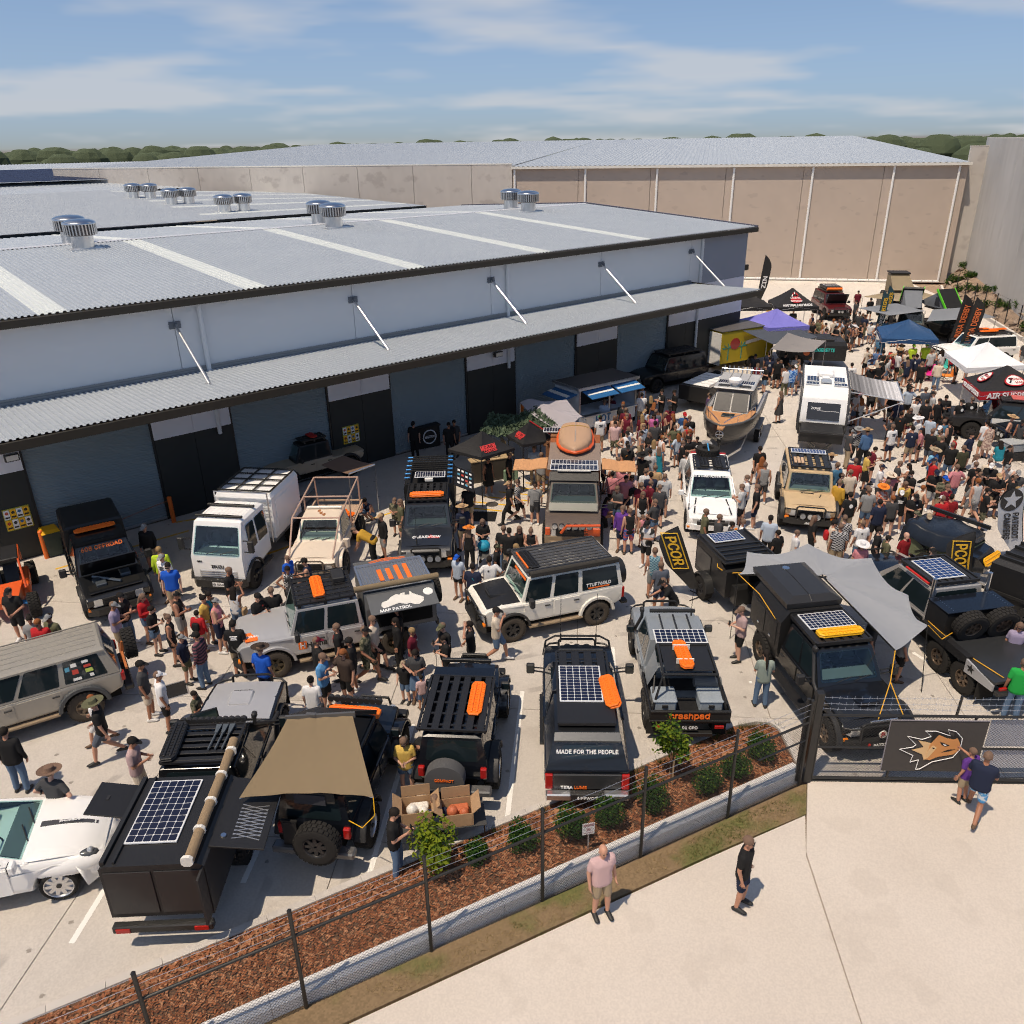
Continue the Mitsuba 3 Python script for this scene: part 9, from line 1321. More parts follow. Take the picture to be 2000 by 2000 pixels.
bn_.add('head',poly_on([(9.318,1.376),(9.494,1.29),(9.661,1.253),(9.733,1.285),(9.815,1.15),(9.841,0.965),(9.722,0.833),(9.413,0.771),(9.245,0.672),(9.148,0.691),(9.162,0.962),(9.182,1.13)],0.014),EMB_O); bn_.add('cheek',poly_on([(9.162,0.962),(9.242,1.095),(9.335,1.026),(9.222,0.792),(9.148,0.691)],0.018),EMB_L)
bn_.add('eye',poly_on([(9.369,1.192),(9.499,1.14),(9.602,1.087),(9.514,1.062),(9.427,1.098)],0.020),EMB_K); bn_.add('eye_white',poly_on([(9.44,1.141),(9.539,1.099),(9.483,1.083)],0.024),TEXTW); bn_.add('jaw_line',poly_on([(9.455,0.895),(9.586,0.97),(9.743,0.984),(9.609,0.926)],0.020),EMB_K); bn_.add('nostril',poly_on([(9.229,1.028),(9.297,1.02),(9.263,0.987)],0.022),EMB_K)
b2 = Thing('grey_banner','plain light grey mesh panel on the gate behind the two visitors','banner',pose(6.62,14.39,0,92.4)); b2.add('cloth',sheet(np.array([[[3.80 + 2.6 * a,0.04 + 0.01 * math.sin(a * 8),1.02 + 0.72 * b] for b in np.linspace(0,1,4)] for a in np.linspace(0,1,8)]),0.006),mat('banner_pale',(0.40,0.41,0.46),0.8),40); b2.add('lower_cloth',box(3.8,6.4,0.035,0.045,0.42,0.96),'mat_banner_pale')
# planted bank under the grey wall
KL = [(33.0,40.5),(36.46,57.25),(38.95,69.06),(40.6,77.5),(41.9,80.5)]; KW = [(37.0,42.0),(39.4,60.0),(41.6,68.5),(44.4,78.6),(45.8,84.5)]; G = []
for i in range(4):
    for t in np.linspace(0,1,14)[:-1 if i < 3 else None]:
        a,b = mix3([*KL[i],-0.02],[*KL[i + 1],-0.02],t),mix3([*KW[i],1.55],[*KW[i + 1],1.55],t); G.append([mix3(a,b,u) + [0,0,0.25 * (meshkit.fbm(np.array([[a[1] * 0.8,u * 3,0.5]]))[0] - 0.5) * (u > 0.05)] for u in np.linspace(0,1,9)])
single('planted_bank',sheet(np.array(G),0.05),SOIL,'steep bank of bare brown soil and rocks below the grey wall','bank',kind='structure',smooth=60); G = np.array(G)
kt2 = Thing('bank_kerb',kind='structure')
for a,b in zip(KL[:-1],KL[1:]):
    for k in range(6): kt2.add('kerb_block',beam(mix3([*a,0.1],[*b,0.1],k / 6 + 0.002),mix3([*a,0.1],[*b,0.1],(k + 1) / 6 - 0.002),0.2,0.3),KERB)
RV = []
for k in range(240): p = G[nrnd.randint(len(G)),nrnd.randint(1,8)] + nrnd.randn(3) * [0.3,0.5,0.02]; s = nrnd.uniform(0.08,0.28); RV.append(hull(p + nrnd.randn(9,3) * s * [0.6,0.6,0.4]))
single('bank_rocks',cat(*RV),mat('rock',(0.30,0.235,0.185),0.9),'loose brown rocks scattered over the planted bank','rocks',kind='stuff')
for k in range(26): i = int((0.06 + 0.9 * k / 26) * len(G)); p = G[i,2 + (k * 5) % 6]; s = nrnd.uniform(0.45,1.0); bush('bank_shrub','wild green shrub on the planted bank',p[0],p[1],p[2],s * 0.65,s * 0.9,300 + k,(LEAFM,LEAFD,LEAFL),260,0.085,'shrubs on the planted bank')
bf = Thing('bank_fence','thin black wire fence along the foot of the planted bank','fence')
for k in range(12): p = mix3([*KL[1],0],[*KL[3],0],(k - 4) / 8.0) + [0.35,0,0]; bf.add('post',cyl((p[0],p[1],0),0.04,2.1,8),BLACKM)
bf.add('wires',cat([bar(mix3([*KL[1],z],[*KL[3],z],-0.5) + [0.35,0,0],mix3([*KL[1],z],[*KL[3],z],0.9) + [0.35,0,0],0.006,4) for z in (0.5,0.9,1.3,1.7,2.05)]),WIRE,kind='stuff')
lz = Thing('litter','small pale scrap of paper lying on the concrete by the woman in jeans','litter',pose(6.38,18.12,0.004,0)); lz.add('paper',box(-0.05,0.05,-0.04,0.04,0,0.006),STK[1])
dg = Thing('dog','tan dog standing among the far visitors','dog',pose(23.57,57.34,0,100))
DL = [m3.Manifold.batch_hull([sph((0.18,0,0.46),(0.12,0.11,0.13)),sph((-0.2,0,0.48),(0.10,0.09,0.10))]),bone((0.26,0,0.52),0.08,(0.38,0,0.68),0.06),sph((0.42,0,0.71),(0.09,0.075,0.075)),bone((0.46,0,0.69),0.045,(0.57,0,0.67),0.03),bone((-0.28,0,0.52),0.03,(-0.46,0,0.64),0.015)]
for s in (1,-1): DL += [bone((0.22,s * 0.07,0.42),0.055,(0.21,s * 0.08,0.22),0.032),bone((0.21,s * 0.08,0.22),0.03,(0.22,s * 0.08,0.03),0.026),bone((-0.22,s * 0.07,0.42),0.075,(-0.17,s * 0.08,0.27),0.04),bone((-0.17,s * 0.08,0.27),0.035,(-0.29,s * 0.08,0.17),0.025),bone((-0.29,s * 0.08,0.17),0.024,(-0.26,s * 0.08,0.03),0.024),bone((0.38,s * 0.05,0.78),0.03,(0.36,s * 0.08,0.70),0.018)]
dg.add('body',man(m3.Manifold.batch_boolean(DL,m3.OpType.Add)),mat('fur_tan',(0.38,0.25,0.14),0.9),60); dg.add('collar',lathe([(0.075,0),(0.085,0.015),(0.075,0.03)],14),REDP,at=lay(0.30,0,0.56)); dg.add('nose',ball((0.59,0,0.675),0.017,6),BLACKM)

PEOPLE = """-14.73,20.79,180,fists,m,t:black,s:black,cap:black,1.79,||before the orange buggy
-13.44,19.44,150,stand,f,t:grey,s:navy,bun:dark,1.65,||behind the beige wagon
-13.00,19.09,180,stand,m,l:red,p:blue,short:ginger,1.75,||behind the beige wagon
-12.84,19.38,200,stand,m,l:olive,s:khaki,cap:grey,1.74,||behind the beige wagon
-12.51,25.09,185,stand,m,l:black,s:khaki,cap:grey,1.79,||behind the open bonnet ute
-11.33,23.30,350,stand,m,l:hivis,s:navy,short:blond,1.79,||right of the open bonnet ute
-11.05,22.87,200,stand,m,t:white,s:khaki,cap:grey,1.77,||right of the open bonnet ute
-10.62,22.21,170,stand,m,t:royal,s:khaki,short:dark,1.80,glasses||before the white truck
-11.36,20.46,95,fold,m,t:black,p:denim,cap:black,1.75,||behind the beige wagon
-11.39,19.97,80,phone,m,t:lavender,s:khaki,cap:grey,1.74,||behind the beige wagon
-10.81,20.57,100,phone,f,l:red,s:denim,long:brown,1.65,||behind the beige wagon
-10.33,19.94,90,phone,f,t:black,s:denim,short:dark,1.60,||behind the beige wagon
-9.76,20.45,85,fold,m,k:black,s:grey,cap:black,1.76,||behind the drain grate
-9.61,19.40,75,stand,f,k:black,s:black,bun:brown,1.64,||behind the drain grate
-9.04,19.97,10,stand,m,l:red,s:khaki,short:dark,1.40,pack:black||behind the drain grate
-8.96,20.38,95,stand,f,t:yellow,s:white,bun:dark,1.67,||left of the silver ute
-8.49,20.01,90,fold,m,k:pink,s:navy,cap:grey,1.79,||left of the silver ute
-8.86,20.56,100,stand,f,k:teal,s:black,bun:dark,1.69,||left of the silver ute
-8.69,21.85,90,phone,m,t:black,s:grey,short:brown,1.79,||before the white truck
-8.22,20.85,10,holdup,f,k:white,p:denim,long:dark,1.66,bag:tan||left of the silver ute
-7.38,20.31,110,phone,m,t:black,s:khaki,cap:black,1.77,|second leftmost|left of the silver ute
-7.04,20.64,330,stand,m,t:black,s:khaki,cap:black,1.74,|rightmost|left of the silver ute
-7.21,23.11,120,stand,m,t:royal,s:navy,short:brown,1.50,||right of the white truck
-6.91,22.04,170,hips,f,k:check,s:black,short:dark,1.69,||behind the silver ute
-6.42,22.44,265,phone,m,k:navy,s:navy,cap:black,1.76,||behind the silver ute
-5.47,28.91,215,crouch,m,k:navy,s:denim,short:dark,1.79,||behind the cage ute
-4.52,25.67,240,stand,m,l:black,s:grey,cap:tan,1.78,||left of the lettered truck
-4.31,27.58,190,phone,m,t:camo,s:camo,cap:brown,1.55,||left of the lettered truck
-4.02,26.95,260,stand,m,t:olive,s:camo,long:brown,1.74,||left of the lettered truck
-4.85,25.30,280,bend,m,t:mustard,p:black,cap:black,1.75,||right of the cage ute
-4.49,35.89,185,stand,m,t:black,p:black,cap:black,1.77,||left of the stage
-7.58,18.77,355,stand,m,t:black,s:khaki,cap:black,1.79,|leftmost|left of the silver ute
-3.22,19.60,260,stand,f,t:black,p:black,long:dark,1.65,||right of the silver ute
-3.87,18.99,100,stand,m,t:red,s:navy,short:brown,1.74,||right of the silver ute
-3.85,18.92,105,walk,m,t:cream,s:black,short:brown,1.78,||right of the silver ute
-8.94,18.52,95,stand,m,t:navy,s:olive,cap:grey,1.55,||behind the drain grate
-8.40,18.33,280,stand,m,l:stripe,p:denim,cap:black,1.74,||behind the drain grate
-9.37,16.99,75,stand,m,t:charcoal,s:cream,cap:black,1.77,||behind the drain grate
-8.74,16.52,60,stand,m,t:white,s:black,cap:white,1.76,||right of the drain grate
-7.84,16.29,90,fold,m,t:camo,s:camo,short:dark,1.35,||right of the drain grate
-9.78,15.47,250,walk,m,t:black,s:slate,hat:olive,1.76,||before the drain grate
-10.20,16.07,255,walk,m,t:white,s:white,short:ginger,1.45,||left of the drain grate
-8.38,14.08,80,phone,m,t:dusty,s:cream,cap:black,1.79,||left of the solar truck
-11.32,14.45,355,stand,m,l:black,p:denim,short:dark,1.79,||behind the white sports wagon
-9.65,13.14,10,hips,m,t:charcoal,s:navy,hat:brown,1.79,||behind the white sports wagon
-6.53,17.60,20,stand,m,t:royal,s:navy,hat:darkbrown,1.77,||before the silver ute
-5.16,17.93,60,stand,m,t:black,s:navy,cap:maroon,1.76,||before the silver ute
-4.89,17.21,100,phone,m,t:sky,s:black,cap:brown,1.77,||before the silver ute
-4.96,16.33,5,stand,f,t:white,s:denim,bun:dark,1.68,||behind the tent four-by-four
-4.35,17.40,210,point,m,t:darkbrown,s:black,long:ginger,1.75,glasses||before the silver ute
-4.73,18.59,265,stand,m,t:black,s:cream,short:brown,1.76,||before the silver ute
-4.28,17.94,270,stand,m,t:black,s:black,cap:black,1.74,||before the silver ute
-3.98,18.36,95,walk,m,t:camo,s:camo,cap:black,1.80,||before the silver ute
-3.22,19.05,255,stand,f,l:black,p:black,long:dark,1.63,||right of the silver ute
-2.75,18.58,100,stand,m,t:maroon,s:navy,short:blond,1.60,||right of the silver ute
-2.54,17.52,180,phone,f,t:charcoal,k:denim,long:dark,1.65,||behind the rack four-by-four
-2.86,17.50,200,raise,m,t:black,s:denim,cap:khaki,1.30,||behind the rack four-by-four
-2.39,17.21,330,stand,m,t:palepink,s:denim,short:dark,1.05,||behind the rack four-by-four
-2.45,14.17,180,phone,f,t:yellow,s:denim,long:brown,1.63,glasses||right of the tent four-by-four
-1.77,14.61,235,bend,m,t:black,s:navy,short:dark,1.75,||before the rack four-by-four
-1.65,12.65,350,crouch,m,t:navy,s:black,short:brown,1.79,||right of the cardboard boxes
-2.42,11.93,90,phone,m,t:black,p:denim,short:dark,1.75,||before the cardboard boxes
-1.87,18.60,235,phone,m,t:black,s:black,cap:olive,1.75,||behind the rack four-by-four
-1.83,18.35,255,phone,m,t:black,s:black,short:dark,1.50,||behind the rack four-by-four
-1.74,22.79,210,stand,f,t:paleblue,s:black,cap:royal,1.63,||before the pushchair
-1.23,21.89,15,stand,m,t:navy,s:royal,cap:navy,1.75,bag:teal||left of the white wagon
-0.72,22.26,350,hips,m,t:white,s:navy,short:dark,1.79,||left of the white wagon
-0.53,23.48,90,stand,m,t:black,s:khaki,cap:camo,1.60,||before the pushchair
0.16,23.43,260,phone,f,k:charcoal,s:denim,long:blond,1.64,||right of the pushchair
-0.11,24.27,5,stand,m,t:black,s:khaki,cap:camo,1.79,||right of the pushchair
-0.30,24.53,20,stand,m,t:black,p:denim,short:brown,1.75,||right of the pushchair
0.24,24.74,190,stand,f,k:black,s:black,long:brown,1.64,||right of the pushchair
0.63,24.52,190,phone,f,k:black,s:denim,bun:brown,1.68,||right of the pushchair
-1.02,25.41,180,phone,f,t:black,s:white,long:brown,1.64,glasses||behind the pushchair
-1.47,24.74,10,stand,f,k:black,p:black,hat:orange,1.65,||left of the pushchair
-1.75,26.23,330,stand,m,t:navy,s:khaki,hat:tan,1.79,||right of the lettered truck
-1.64,28.32,340,stand,m,t:black,s:khaki,short:brown,1.74,||behind the lettered truck
-0.09,28.42,265,walk,m,t:black,p:black,cap:tan,1.77,||left of the orange truck
0.21,28.60,95,walk,m,t:check,s:black,short:brown,1.76,||left of the orange truck
0.88,28.32,0,stand,m,t:grey,s:charcoal,short:brown,1.75,||left of the orange truck
0.98,32.35,200,stand,m,t:paleblue,p:khaki,short:brown,1.77,||right of the coffee marquee
1.24,31.40,20,stand,m,t:grey,s:khaki,short:brown,1.79,||right of the coffee marquee
-0.10,31.55,100,stand,m,t:black,s:black,cap:tan,1.79,||right of the coffee marquee
-0.96,31.28,150,stand,f,k:black,k:black,bun:dark,1.67,||behind the coffee marquee
0.07,44.42,120,phone,m,t:white,p:paleblue,short:dark,1.77,||behind the blue food trailer
-2.84,35.60,160,stand,m,t:black,p:black,short:dark,1.79,||left of the stage
-2.61,36.01,200,stand,m,t:charcoal,p:black,short:dark,1.77,||left of the stage
-1.17,18.62,270,raise,m,t:black,p:black,short:dark,1.75,||behind the rack four-by-four
-0.50,19.28,95,mouth,m,t:cream,s:denim,cap:black,1.77,||before the white wagon
4.67,38.93,5,stand,m,t:paleblue,s:denim,short:brown,1.76,||before the blue food trailer
5.15,39.97,15,stand,f,t:maroon,s:black,short:dark,1.65,||right of the blue food trailer
4.19,36.26,350,stand,m,t:white,s:khaki,cap:green,1.78,||before the blue food trailer
4.89,36.62,200,stand,f,k:peach,s:white,long:brown,1.65,||before the blue food trailer
4.78,35.50,185,walk,m,t:palepink,s:camo,short:dark,1.75,||before the blue food trailer
5.53,37.45,10,stand,m,t:maroon,s:navy,cap:black,1.76,||before the blue food trailer
5.36,34.95,250,phone,f,t:white,k:white,long:brown,1.66,||before the blue food trailer
5.50,38.27,5,stand,m,t:black,s:khaki,short:brown,1.74,||before the blue food trailer
4.94,32.30,190,stand,m,t:black,s:brown,cap:black,1.77,bag:orange||behind the white four-by-four
4.94,32.59,350,stand,m,t:charcoal,s:black,cap:blue,1.80,||behind the white four-by-four
4.84,30.37,185,sit,f,t:palepink,p:denim,long:dark,1.64,||left of the white four-by-four
4.97,28.95,265,bend,m,t:black,s:black,cap:black,1.77,||left of the white four-by-four
4.07,27.07,120,stand,m,t:purple,s:black,short:brown,1.30,||right of the orange truck
4.11,25.78,350,stand,m,k:black,s:floral,short:brown,1.75,||before the orange truck
3.47,28.08,90,sit,f,t:purple,k:black,long:dark,1.63,||right of the orange truck
6.33,40.73,10,stand,m,t:camo,p:black,short:brown,1.75,||right of the blue food trailer
6.68,39.97,5,stand,m,t:white,s:khaki,cap:white,1.77,||right of the blue food trailer
6.96,41.63,160,stand,f,k:paleblue,s:denim,long:blond,1.64,||before the shaded wagon
7.11,39.78,350,stand,f,t:black,s:black,long:blond,1.64,||right of the blue food trailer
7.82,40.56,255,fold,m,t:black,s:black,short:dark,1.76,||arms folded, before the shaded wagon
8.47,40.45,265,phone,m,t:black,s:black,short:dark,1.75,||hands in front, before the shaded wagon
10.04,39.79,95,stand,m,t:plum,s:black,cap:black,1.74,||behind the motor boat
8.19,36.68,180,stand,m,t:royalnavy,s:denim,cap:red,1.75,||left of the motor boat
8.30,36.08,190,stand,m,t:black,s:charcoal,short:brown,1.76,||left of the motor boat
5.51,38.30,20,stand,m,t:charcoal,s:denim,short:ginger,1.80,||right of the blue food trailer
6.19,36.63,350,stand,f,t:maroon,k:maroon,long:blond,1.69,pack:tan||before the blue food trailer
6.78,36.84,180,stand,f,t:pinkmag,s:black,long:dark,1.65,||before the blue food trailer
6.89,37.03,20,stand,m,t:slate,s:navy,cap:navy,1.79,||right of the blue food trailer
6.58,35.33,5,stand,m,t:charcoal,s:black,short:dark,1.77,||left of the motor boat
6.70,34.28,255,phone,f,t:black,s:black,cap:black,1.69,||left of the motor boat
6.21,36.08,350,stand,f,k:yellow,s:white,short:blond,1.20,||before the blue food trailer
5.87,32.94,120,stand,f,t:charcoal,s:black,long:dark,1.67,||behind the white four-by-four
6.16,33.09,20,stand,f,k:white,s:denim,long:blond,1.66,||behind the white four-by-four
6.26,32.36,10,stand,f,k:teal,k:teal,long:brown,1.60,||behind the white four-by-four
5.39,31.20,220,stand,m,t:black,s:black,hat:black,1.78,||left of the white four-by-four
5.76,31.66,5,stand,m,t:palegrey,s:navy,short:dark,1.75,||behind the white four-by-four
5.65,29.75,15,stand,m,t:tan,s:khaki,short:brown,1.80,||left of the white four-by-four
5.25,29.54,350,stand,m,t:white,s:grey,cap:black,1.74,||left of the white four-by-four
5.38,29.06,0,stand,m,t:navy,s:black,cap:maroon,1.77,||left of the white four-by-four
5.86,28.83,10,stand,m,t:palegrey,s:grey,cap:black,1.79,||left of the white four-by-four
5.51,27.85,350,stand,m,t:charcoal,s:black,cap:black,1.75,||left of the white four-by-four
4.83,27.49,185,stand,f,k:black,s:white,long:brown,1.66,||right of the orange truck
5.14,26.71,140,hips,f,t:charcoal,s:denim,short:brown,1.68,||right of the orange truck
4.56,24.74,220,phone,m,t:blackwhite,s:black,cap:black,1.78,||left of the camper trailer
3.88,25.95,200,stand,m,l:purple,s:navy,short:brown,1.79,||before the orange truck
4.66,26.34,150,stand,f,k:pink,s:white,short:brown,1.25,||right of the orange truck
7.30,32.71,95,fold,m,t:black,s:denim,short:brown,1.75,||behind the white four-by-four
7.66,33.18,180,fold,m,t:black,s:grey,short:dark,1.79,glasses||behind the white four-by-four
8.21,33.91,185,stand,m,t:black,s:navy,short:dark,1.50,||before the motor boat
8.28,32.53,170,stand,m,t:black,s:black,hat:grey,1.74,||behind the white four-by-four
7.20,31.20,10,stand,m,l:palegrey,s:black,hat:none,1.77,||behind the white four-by-four
10.33,31.71,350,walk,m,t:black,s:black,short:dark,1.79,||behind the tan four-by-four
10.18,30.87,20,stand,f,k:rust,s:denim,long:ginger,1.64,||behind the tan four-by-four
10.04,29.97,10,stand,m,k:grey,s:charcoal,short:brown,1.75,||left of the tan four-by-four
8.95,28.55,280,stand,m,t:white,s:navy,short:brown,1.80,||right of the white four-by-four
8.58,27.73,300,phone,m,t:palegrey,s:black,short:brown,1.78,||before the white four-by-four
9.09,27.66,290,stand,m,t:black,s:navy,short:brown,1.78,||right of the white four-by-four
6.70,25.60,95,stand,m,t:olive,s:khaki,short:brown,1.77,||behind the camper trailer
7.06,25.14,85,stand,m,t:charcoal,s:navy,short:brown,1.76,||behind the camper trailer
7.47,24.99,95,stand,m,t:charcoal,s:black,short:dark,1.55,||behind the camper trailer
7.83,24.98,110,stand,f,t:white,s:navy,bun:brown,1.64,mask||behind the camper trailer
8.77,24.99,20,stand,m,t:paleblue,s:black,cap:black,1.76,||behind the camper trailer
8.81,24.17,330,stand,m,t:black,s:navy,short:dark,1.60,||right of the camper trailer
9.40,24.16,95,stand,m,t:white,s:grey,short:brown,1.60,||right of the camper trailer
10.33,25.19,90,stand,f,t:black,p:black,long:brown,1.64,||before the tan four-by-four
13.80,40.12,320,stand,f,k:charcoal,k:charcoal,long:brown,1.68,||behind the caravan
15.54,44.78,340,stand,m,t:white,p:olive,short:dark,1.75,||before the yellow trailer
15.88,44.80,10,stand,m,t:blueflor,s:denim,short:dark,1.80,||before the yellow trailer
15.64,46.62,200,stand,m,t:black,s:black,short:dark,1.75,|rightmost|before the yellow trailer
15.26,47.01,10,stand,m,t:navy,s:black,short:dark,1.77,|rightmost|before the yellow trailer
15.63,48.42,190,stand,m,t:black,s:black,short:dark,1.78,|leftmost|before the yellow trailer
14.61,47.73,200,stand,m,t:charcoal,p:black,short:dark,1.75,||before the yellow trailer
14.70,47.31,350,sit,m,t:slate,s:navy,short:brown,1.78,||before the yellow trailer
4.46,22.66,5,stand,m,k:bluecheck,s:grey,short:brown,1.79,||left of the camper trailer
4.51,21.82,350,stand,m,t:slate,s:navy,short:brown,1.74,||left of the camper trailer
4.76,20.91,265,lean,m,t:black,s:black,cap:black,1.80,||left of the camper trailer
6.30,19.17,265,phone,m,t:dusty,s:black,cap:brown,1.74,||right of the grey ute
6.34,17.09,5,phone,f,t:sage,p:denim,pony:dark,1.68,||right of the grey ute
21.74,48.85,330,stand,m,t:cream,s:black,cap:black,1.77,||before the turquoise lettered trailer
22.31,47.98,20,stand,m,k:black,p:black,short:dark,1.80,||before the navy marquee
22.17,48.44,10,hips,m,t:blue,p:black,short:dark,1.79,||left of the navy marquee
19.40,45.29,10,stand,m,t:white,s:navy,cap:black,1.75,||before the turquoise lettered trailer
20.35,44.87,190,stand,f,t:black,s:black,hat:cream,1.65,||left of the white marquee
23.81,49.08,200,stand,f,k:charcoal,s:navy,hat:tan,1.65,||before the navy marquee
23.86,48.35,190,stand,f,k:cream,k:cream,long:brown,1.69,||before the navy marquee
23.01,46.34,10,stand,m,t:navy,s:navy,short:dark,1.79,||left of the white marquee
23.77,47.28,120,stand,f,t:navy,s:black,short:dark,1.69,||before the navy marquee
23.41,45.34,30,stand,m,t:black,s:black,cap:navy,1.74,||left of the white marquee
24.46,45.52,30,point,m,l:cream,p:denim,short:grey,1.74,||left of the white marquee
20.42,42.71,95,point,m,t:black,s:black,short:dark,1.78,||behind the red marquee
21.11,41.71,270,point,m,k:black,p:black,cap:black,1.80,||behind the red marquee
20.16,41.07,5,stand,m,t:black,s:black,cap:black,1.74,||behind the striped awning
20.30,39.08,185,stand,f,k:navy,k:navy,long:dark,1.64,||right of the striped awning
21.09,39.98,350,stand,m,t:slate,s:black,short:brown,1.80,||left of the red marquee
21.70,40.46,120,stand,m,t:charcoal,s:black,short:brown,1.77,||left of the red marquee
20.13,37.86,5,stand,m,t:black,s:black,cap:tan,1.79,||left of the big black wagon
21.46,38.66,200,phone,m,t:black,s:black,short:dark,1.79,||behind the big black wagon
20.83,38.06,160,stand,m,t:black,s:black,cap:black,1.79,|leftmost|behind the big black wagon
18.86,38.05,350,stand,m,t:navy,s:black,cap:red,1.80,||right of the striped awning
18.15,36.17,5,stand,m,t:black,s:black,short:dark,1.76,||before the striped awning
18.96,36.96,200,stand,f,t:black,s:maroon,long:brown,1.68,||right of the striped awning
19.26,36.60,350,stand,f,k:white,k:white,pony:dark,1.66,||right of the striped awning
20.07,35.77,185,stand,m,t:black,s:black,hat:black,1.75,||left of the big black wagon
19.58,34.98,10,stand,m,t:steel,s:black,short:brown,1.75,||before the striped awning
19.73,34.74,330,stand,m,k:black,s:black,short:dark,1.74,||left of the big black wagon
22.52,38.23,190,stand,m,t:black,s:black,short:brown,1.79,||left of the red marquee
21.82,37.88,170,stand,m,t:black,s:black,cap:black,1.78,|rightmost|behind the big black wagon
21.35,34.71,350,stand,m,t:white,s:olive,cap:navy,1.77,||before the big black wagon
21.46,34.58,10,stand,f,k:floralpale,k:floralpale,short:dark,1.65,||before the big black wagon
21.43,33.42,5,sit,f,t:teal,s:teal,long:dark,1.64,||behind the dark car
14.83,33.69,90,stand,m,t:charcoal,p:khaki,cap:grey,1.80,||before the caravan
15.51,34.43,200,mouth,f,l:check,p:black,hat:grey,1.63,||before the caravan
15.64,33.82,350,stand,m,l:jean,p:black,hat:tan,1.77,||before the caravan
16.99,34.36,340,stand,m,t:white,s:navy,short:brown,1.76,||before the striped awning
17.71,34.00,355,stand,m,t:navy,s:khaki,short:dark,1.77,||before the striped awning
18.35,33.58,60,stand,m,t:black,s:slate,short:brown,1.79,||before the striped awning
18.67,33.54,95,stand,m,t:olive,s:grey,cap:black,1.74,||left of the dark car
17.30,31.19,150,walk,m,t:bluejersey,p:black,hat:khaki,1.79,||left of the dark car
18.36,31.82,20,stand,m,t:black,s:denim,cap:purple,1.79,||left of the dark car
19.48,33.69,110,stand,m,t:red,s:black,short:dark,1.40,||behind the dark car
18.68,31.51,350,stand,m,t:darkolive,s:black,short:brown,1.76,||left of the dark car
12.93,30.71,10,stand,m,t:white,s:khaki,hat:tan,1.79,||behind the tan four-by-four
12.81,29.72,330,stand,m,t:steel,s:black,short:brown,1.80,||right of the tan four-by-four
13.71,30.23,20,stand,m,t:red,s:black,cap:plum,1.76,||right of the tan four-by-four
13.05,29.02,355,stand,m,t:cream,s:black,cap:tan,1.76,||right of the tan four-by-four
14.58,31.16,100,phone,f,t:yellow,k:black,bun:dark,1.66,||right of the tan four-by-four
15.12,31.85,95,phone,f,t:maroon,s:black,short:dark,1.65,||right of the tan four-by-four
15.29,29.94,110,phone,m,t:charcoal,s:black,short:brown,1.75,||right of the tan four-by-four
15.33,28.82,265,phone,m,t:black,s:black,short:dark,1.78,mask||hands in front, right of the tan four-by-four
14.54,28.90,180,raise,f,t:pink,s:white,hat:cream,1.65,||right of the tan four-by-four
14.15,28.23,185,stand,f,k:slate,p:slate,long:brown,1.67,mask||right of the tan four-by-four
13.74,27.69,190,fold,f,k:floralred,s:denim,hat:orange,1.68,||right of the tan four-by-four
14.73,28.04,185,mouth,f,t:yellow,k:sage,long:brown,1.66,glasses||right of the tan four-by-four
14.25,27.28,200,stand,f,t:black,s:black,cap:white,1.64,||behind the green camper
16.34,29.04,190,phone,m,t:black,s:palegrey,cap:navy,1.74,||right of the tan four-by-four
17.33,29.39,350,hips,m,t:pink,s:denim,short:brown,1.76,||left of the dark car
16.25,28.23,170,fold,m,t:camo,s:khaki,cap:royal,1.80,||behind the green camper
16.00,27.49,160,fold,m,t:maroon,s:white,short:brown,1.75,||behind the green camper
15.25,26.31,350,stand,m,t:red,s:navy,cap:white,1.80,||behind the green camper
15.66,26.51,5,stand,m,t:darkred,s:navy,cap:red,1.77,||behind the green camper
12.21,27.93,60,stand,m,l:mustard,s:black,cap:olive,1.80,||before the tan four-by-four
12.51,28.63,100,stand,m,t:navy,s:black,cap:brown,1.79,||right of the tan four-by-four
12.19,26.81,350,stand,m,t:black,s:khaki,cap:black,1.78,||before the tan four-by-four
13.06,27.28,5,stand,m,t:grey,s:denim,short:brown,1.74,||before the tan four-by-four
13.18,27.73,60,stand,f,t:black,s:black,short:brown,1.64,||right of the tan four-by-four
12.95,26.11,355,stand,m,t:navy,s:black,cap:navy,1.79,||behind the green camper
13.70,26.73,5,stand,f,t:charcoal,s:black,short:ginger,1.65,||behind the green camper
14.48,26.72,185,phone,m,t:black,s:black,cap:black,1.76,||behind the green camper
13.79,25.19,160,stand,m,t:navy,s:black,cap:camo,1.78,||behind the green camper
14.15,24.99,200,stand,m,t:tan,s:black,cap:khaki,1.75,||behind the green camper
18.15,29.57,350,stand,m,t:black,s:charcoal,short:brown,1.79,||left of the dark car
17.73,28.47,95,fold,m,t:black,s:khaki,cap:black,1.80,||left of the dark car
17.27,27.09,110,fold,m,t:black,s:camo,cap:black,1.75,||behind the green camper
18.47,28.44,260,sit,m,t:black,s:black,short:brown,1.79,||left of the dark car
18.89,29.93,200,stand,m,t:cream,s:black,short:brown,1.79,||left of the dark car
18.80,29.61,220,phone,m,t:black,s:grey,cap:white,1.76,||left of the dark car
18.37,28.39,190,fold,m,t:black,s:khaki,cap:tan,1.79,||left of the dark car
19.78,29.73,250,lean,m,k:white,s:black,cap:grey,1.76,||left of the dark car
19.23,30.04,10,stand,m,t:white,s:royal,short:blond,1.30,||left of the dark car
18.89,28.24,330,stand,m,t:black,s:khaki,cap:black,1.75,||before the dark car
18.52,27.30,280,point,f,k:palepink,p:black,long:blond,1.68,||before the dark car
18.83,30.80,120,stand,f,t:white,s:white,long:brown,1.65,||left of the dark car
19.33,28.76,200,stand,m,t:charcoal,s:navy,cap:grey,1.75,||before the dark car
10.73,24.51,100,stand,m,k:cream,s:khaki,cap:black,1.79,pack:red||left of the green camper
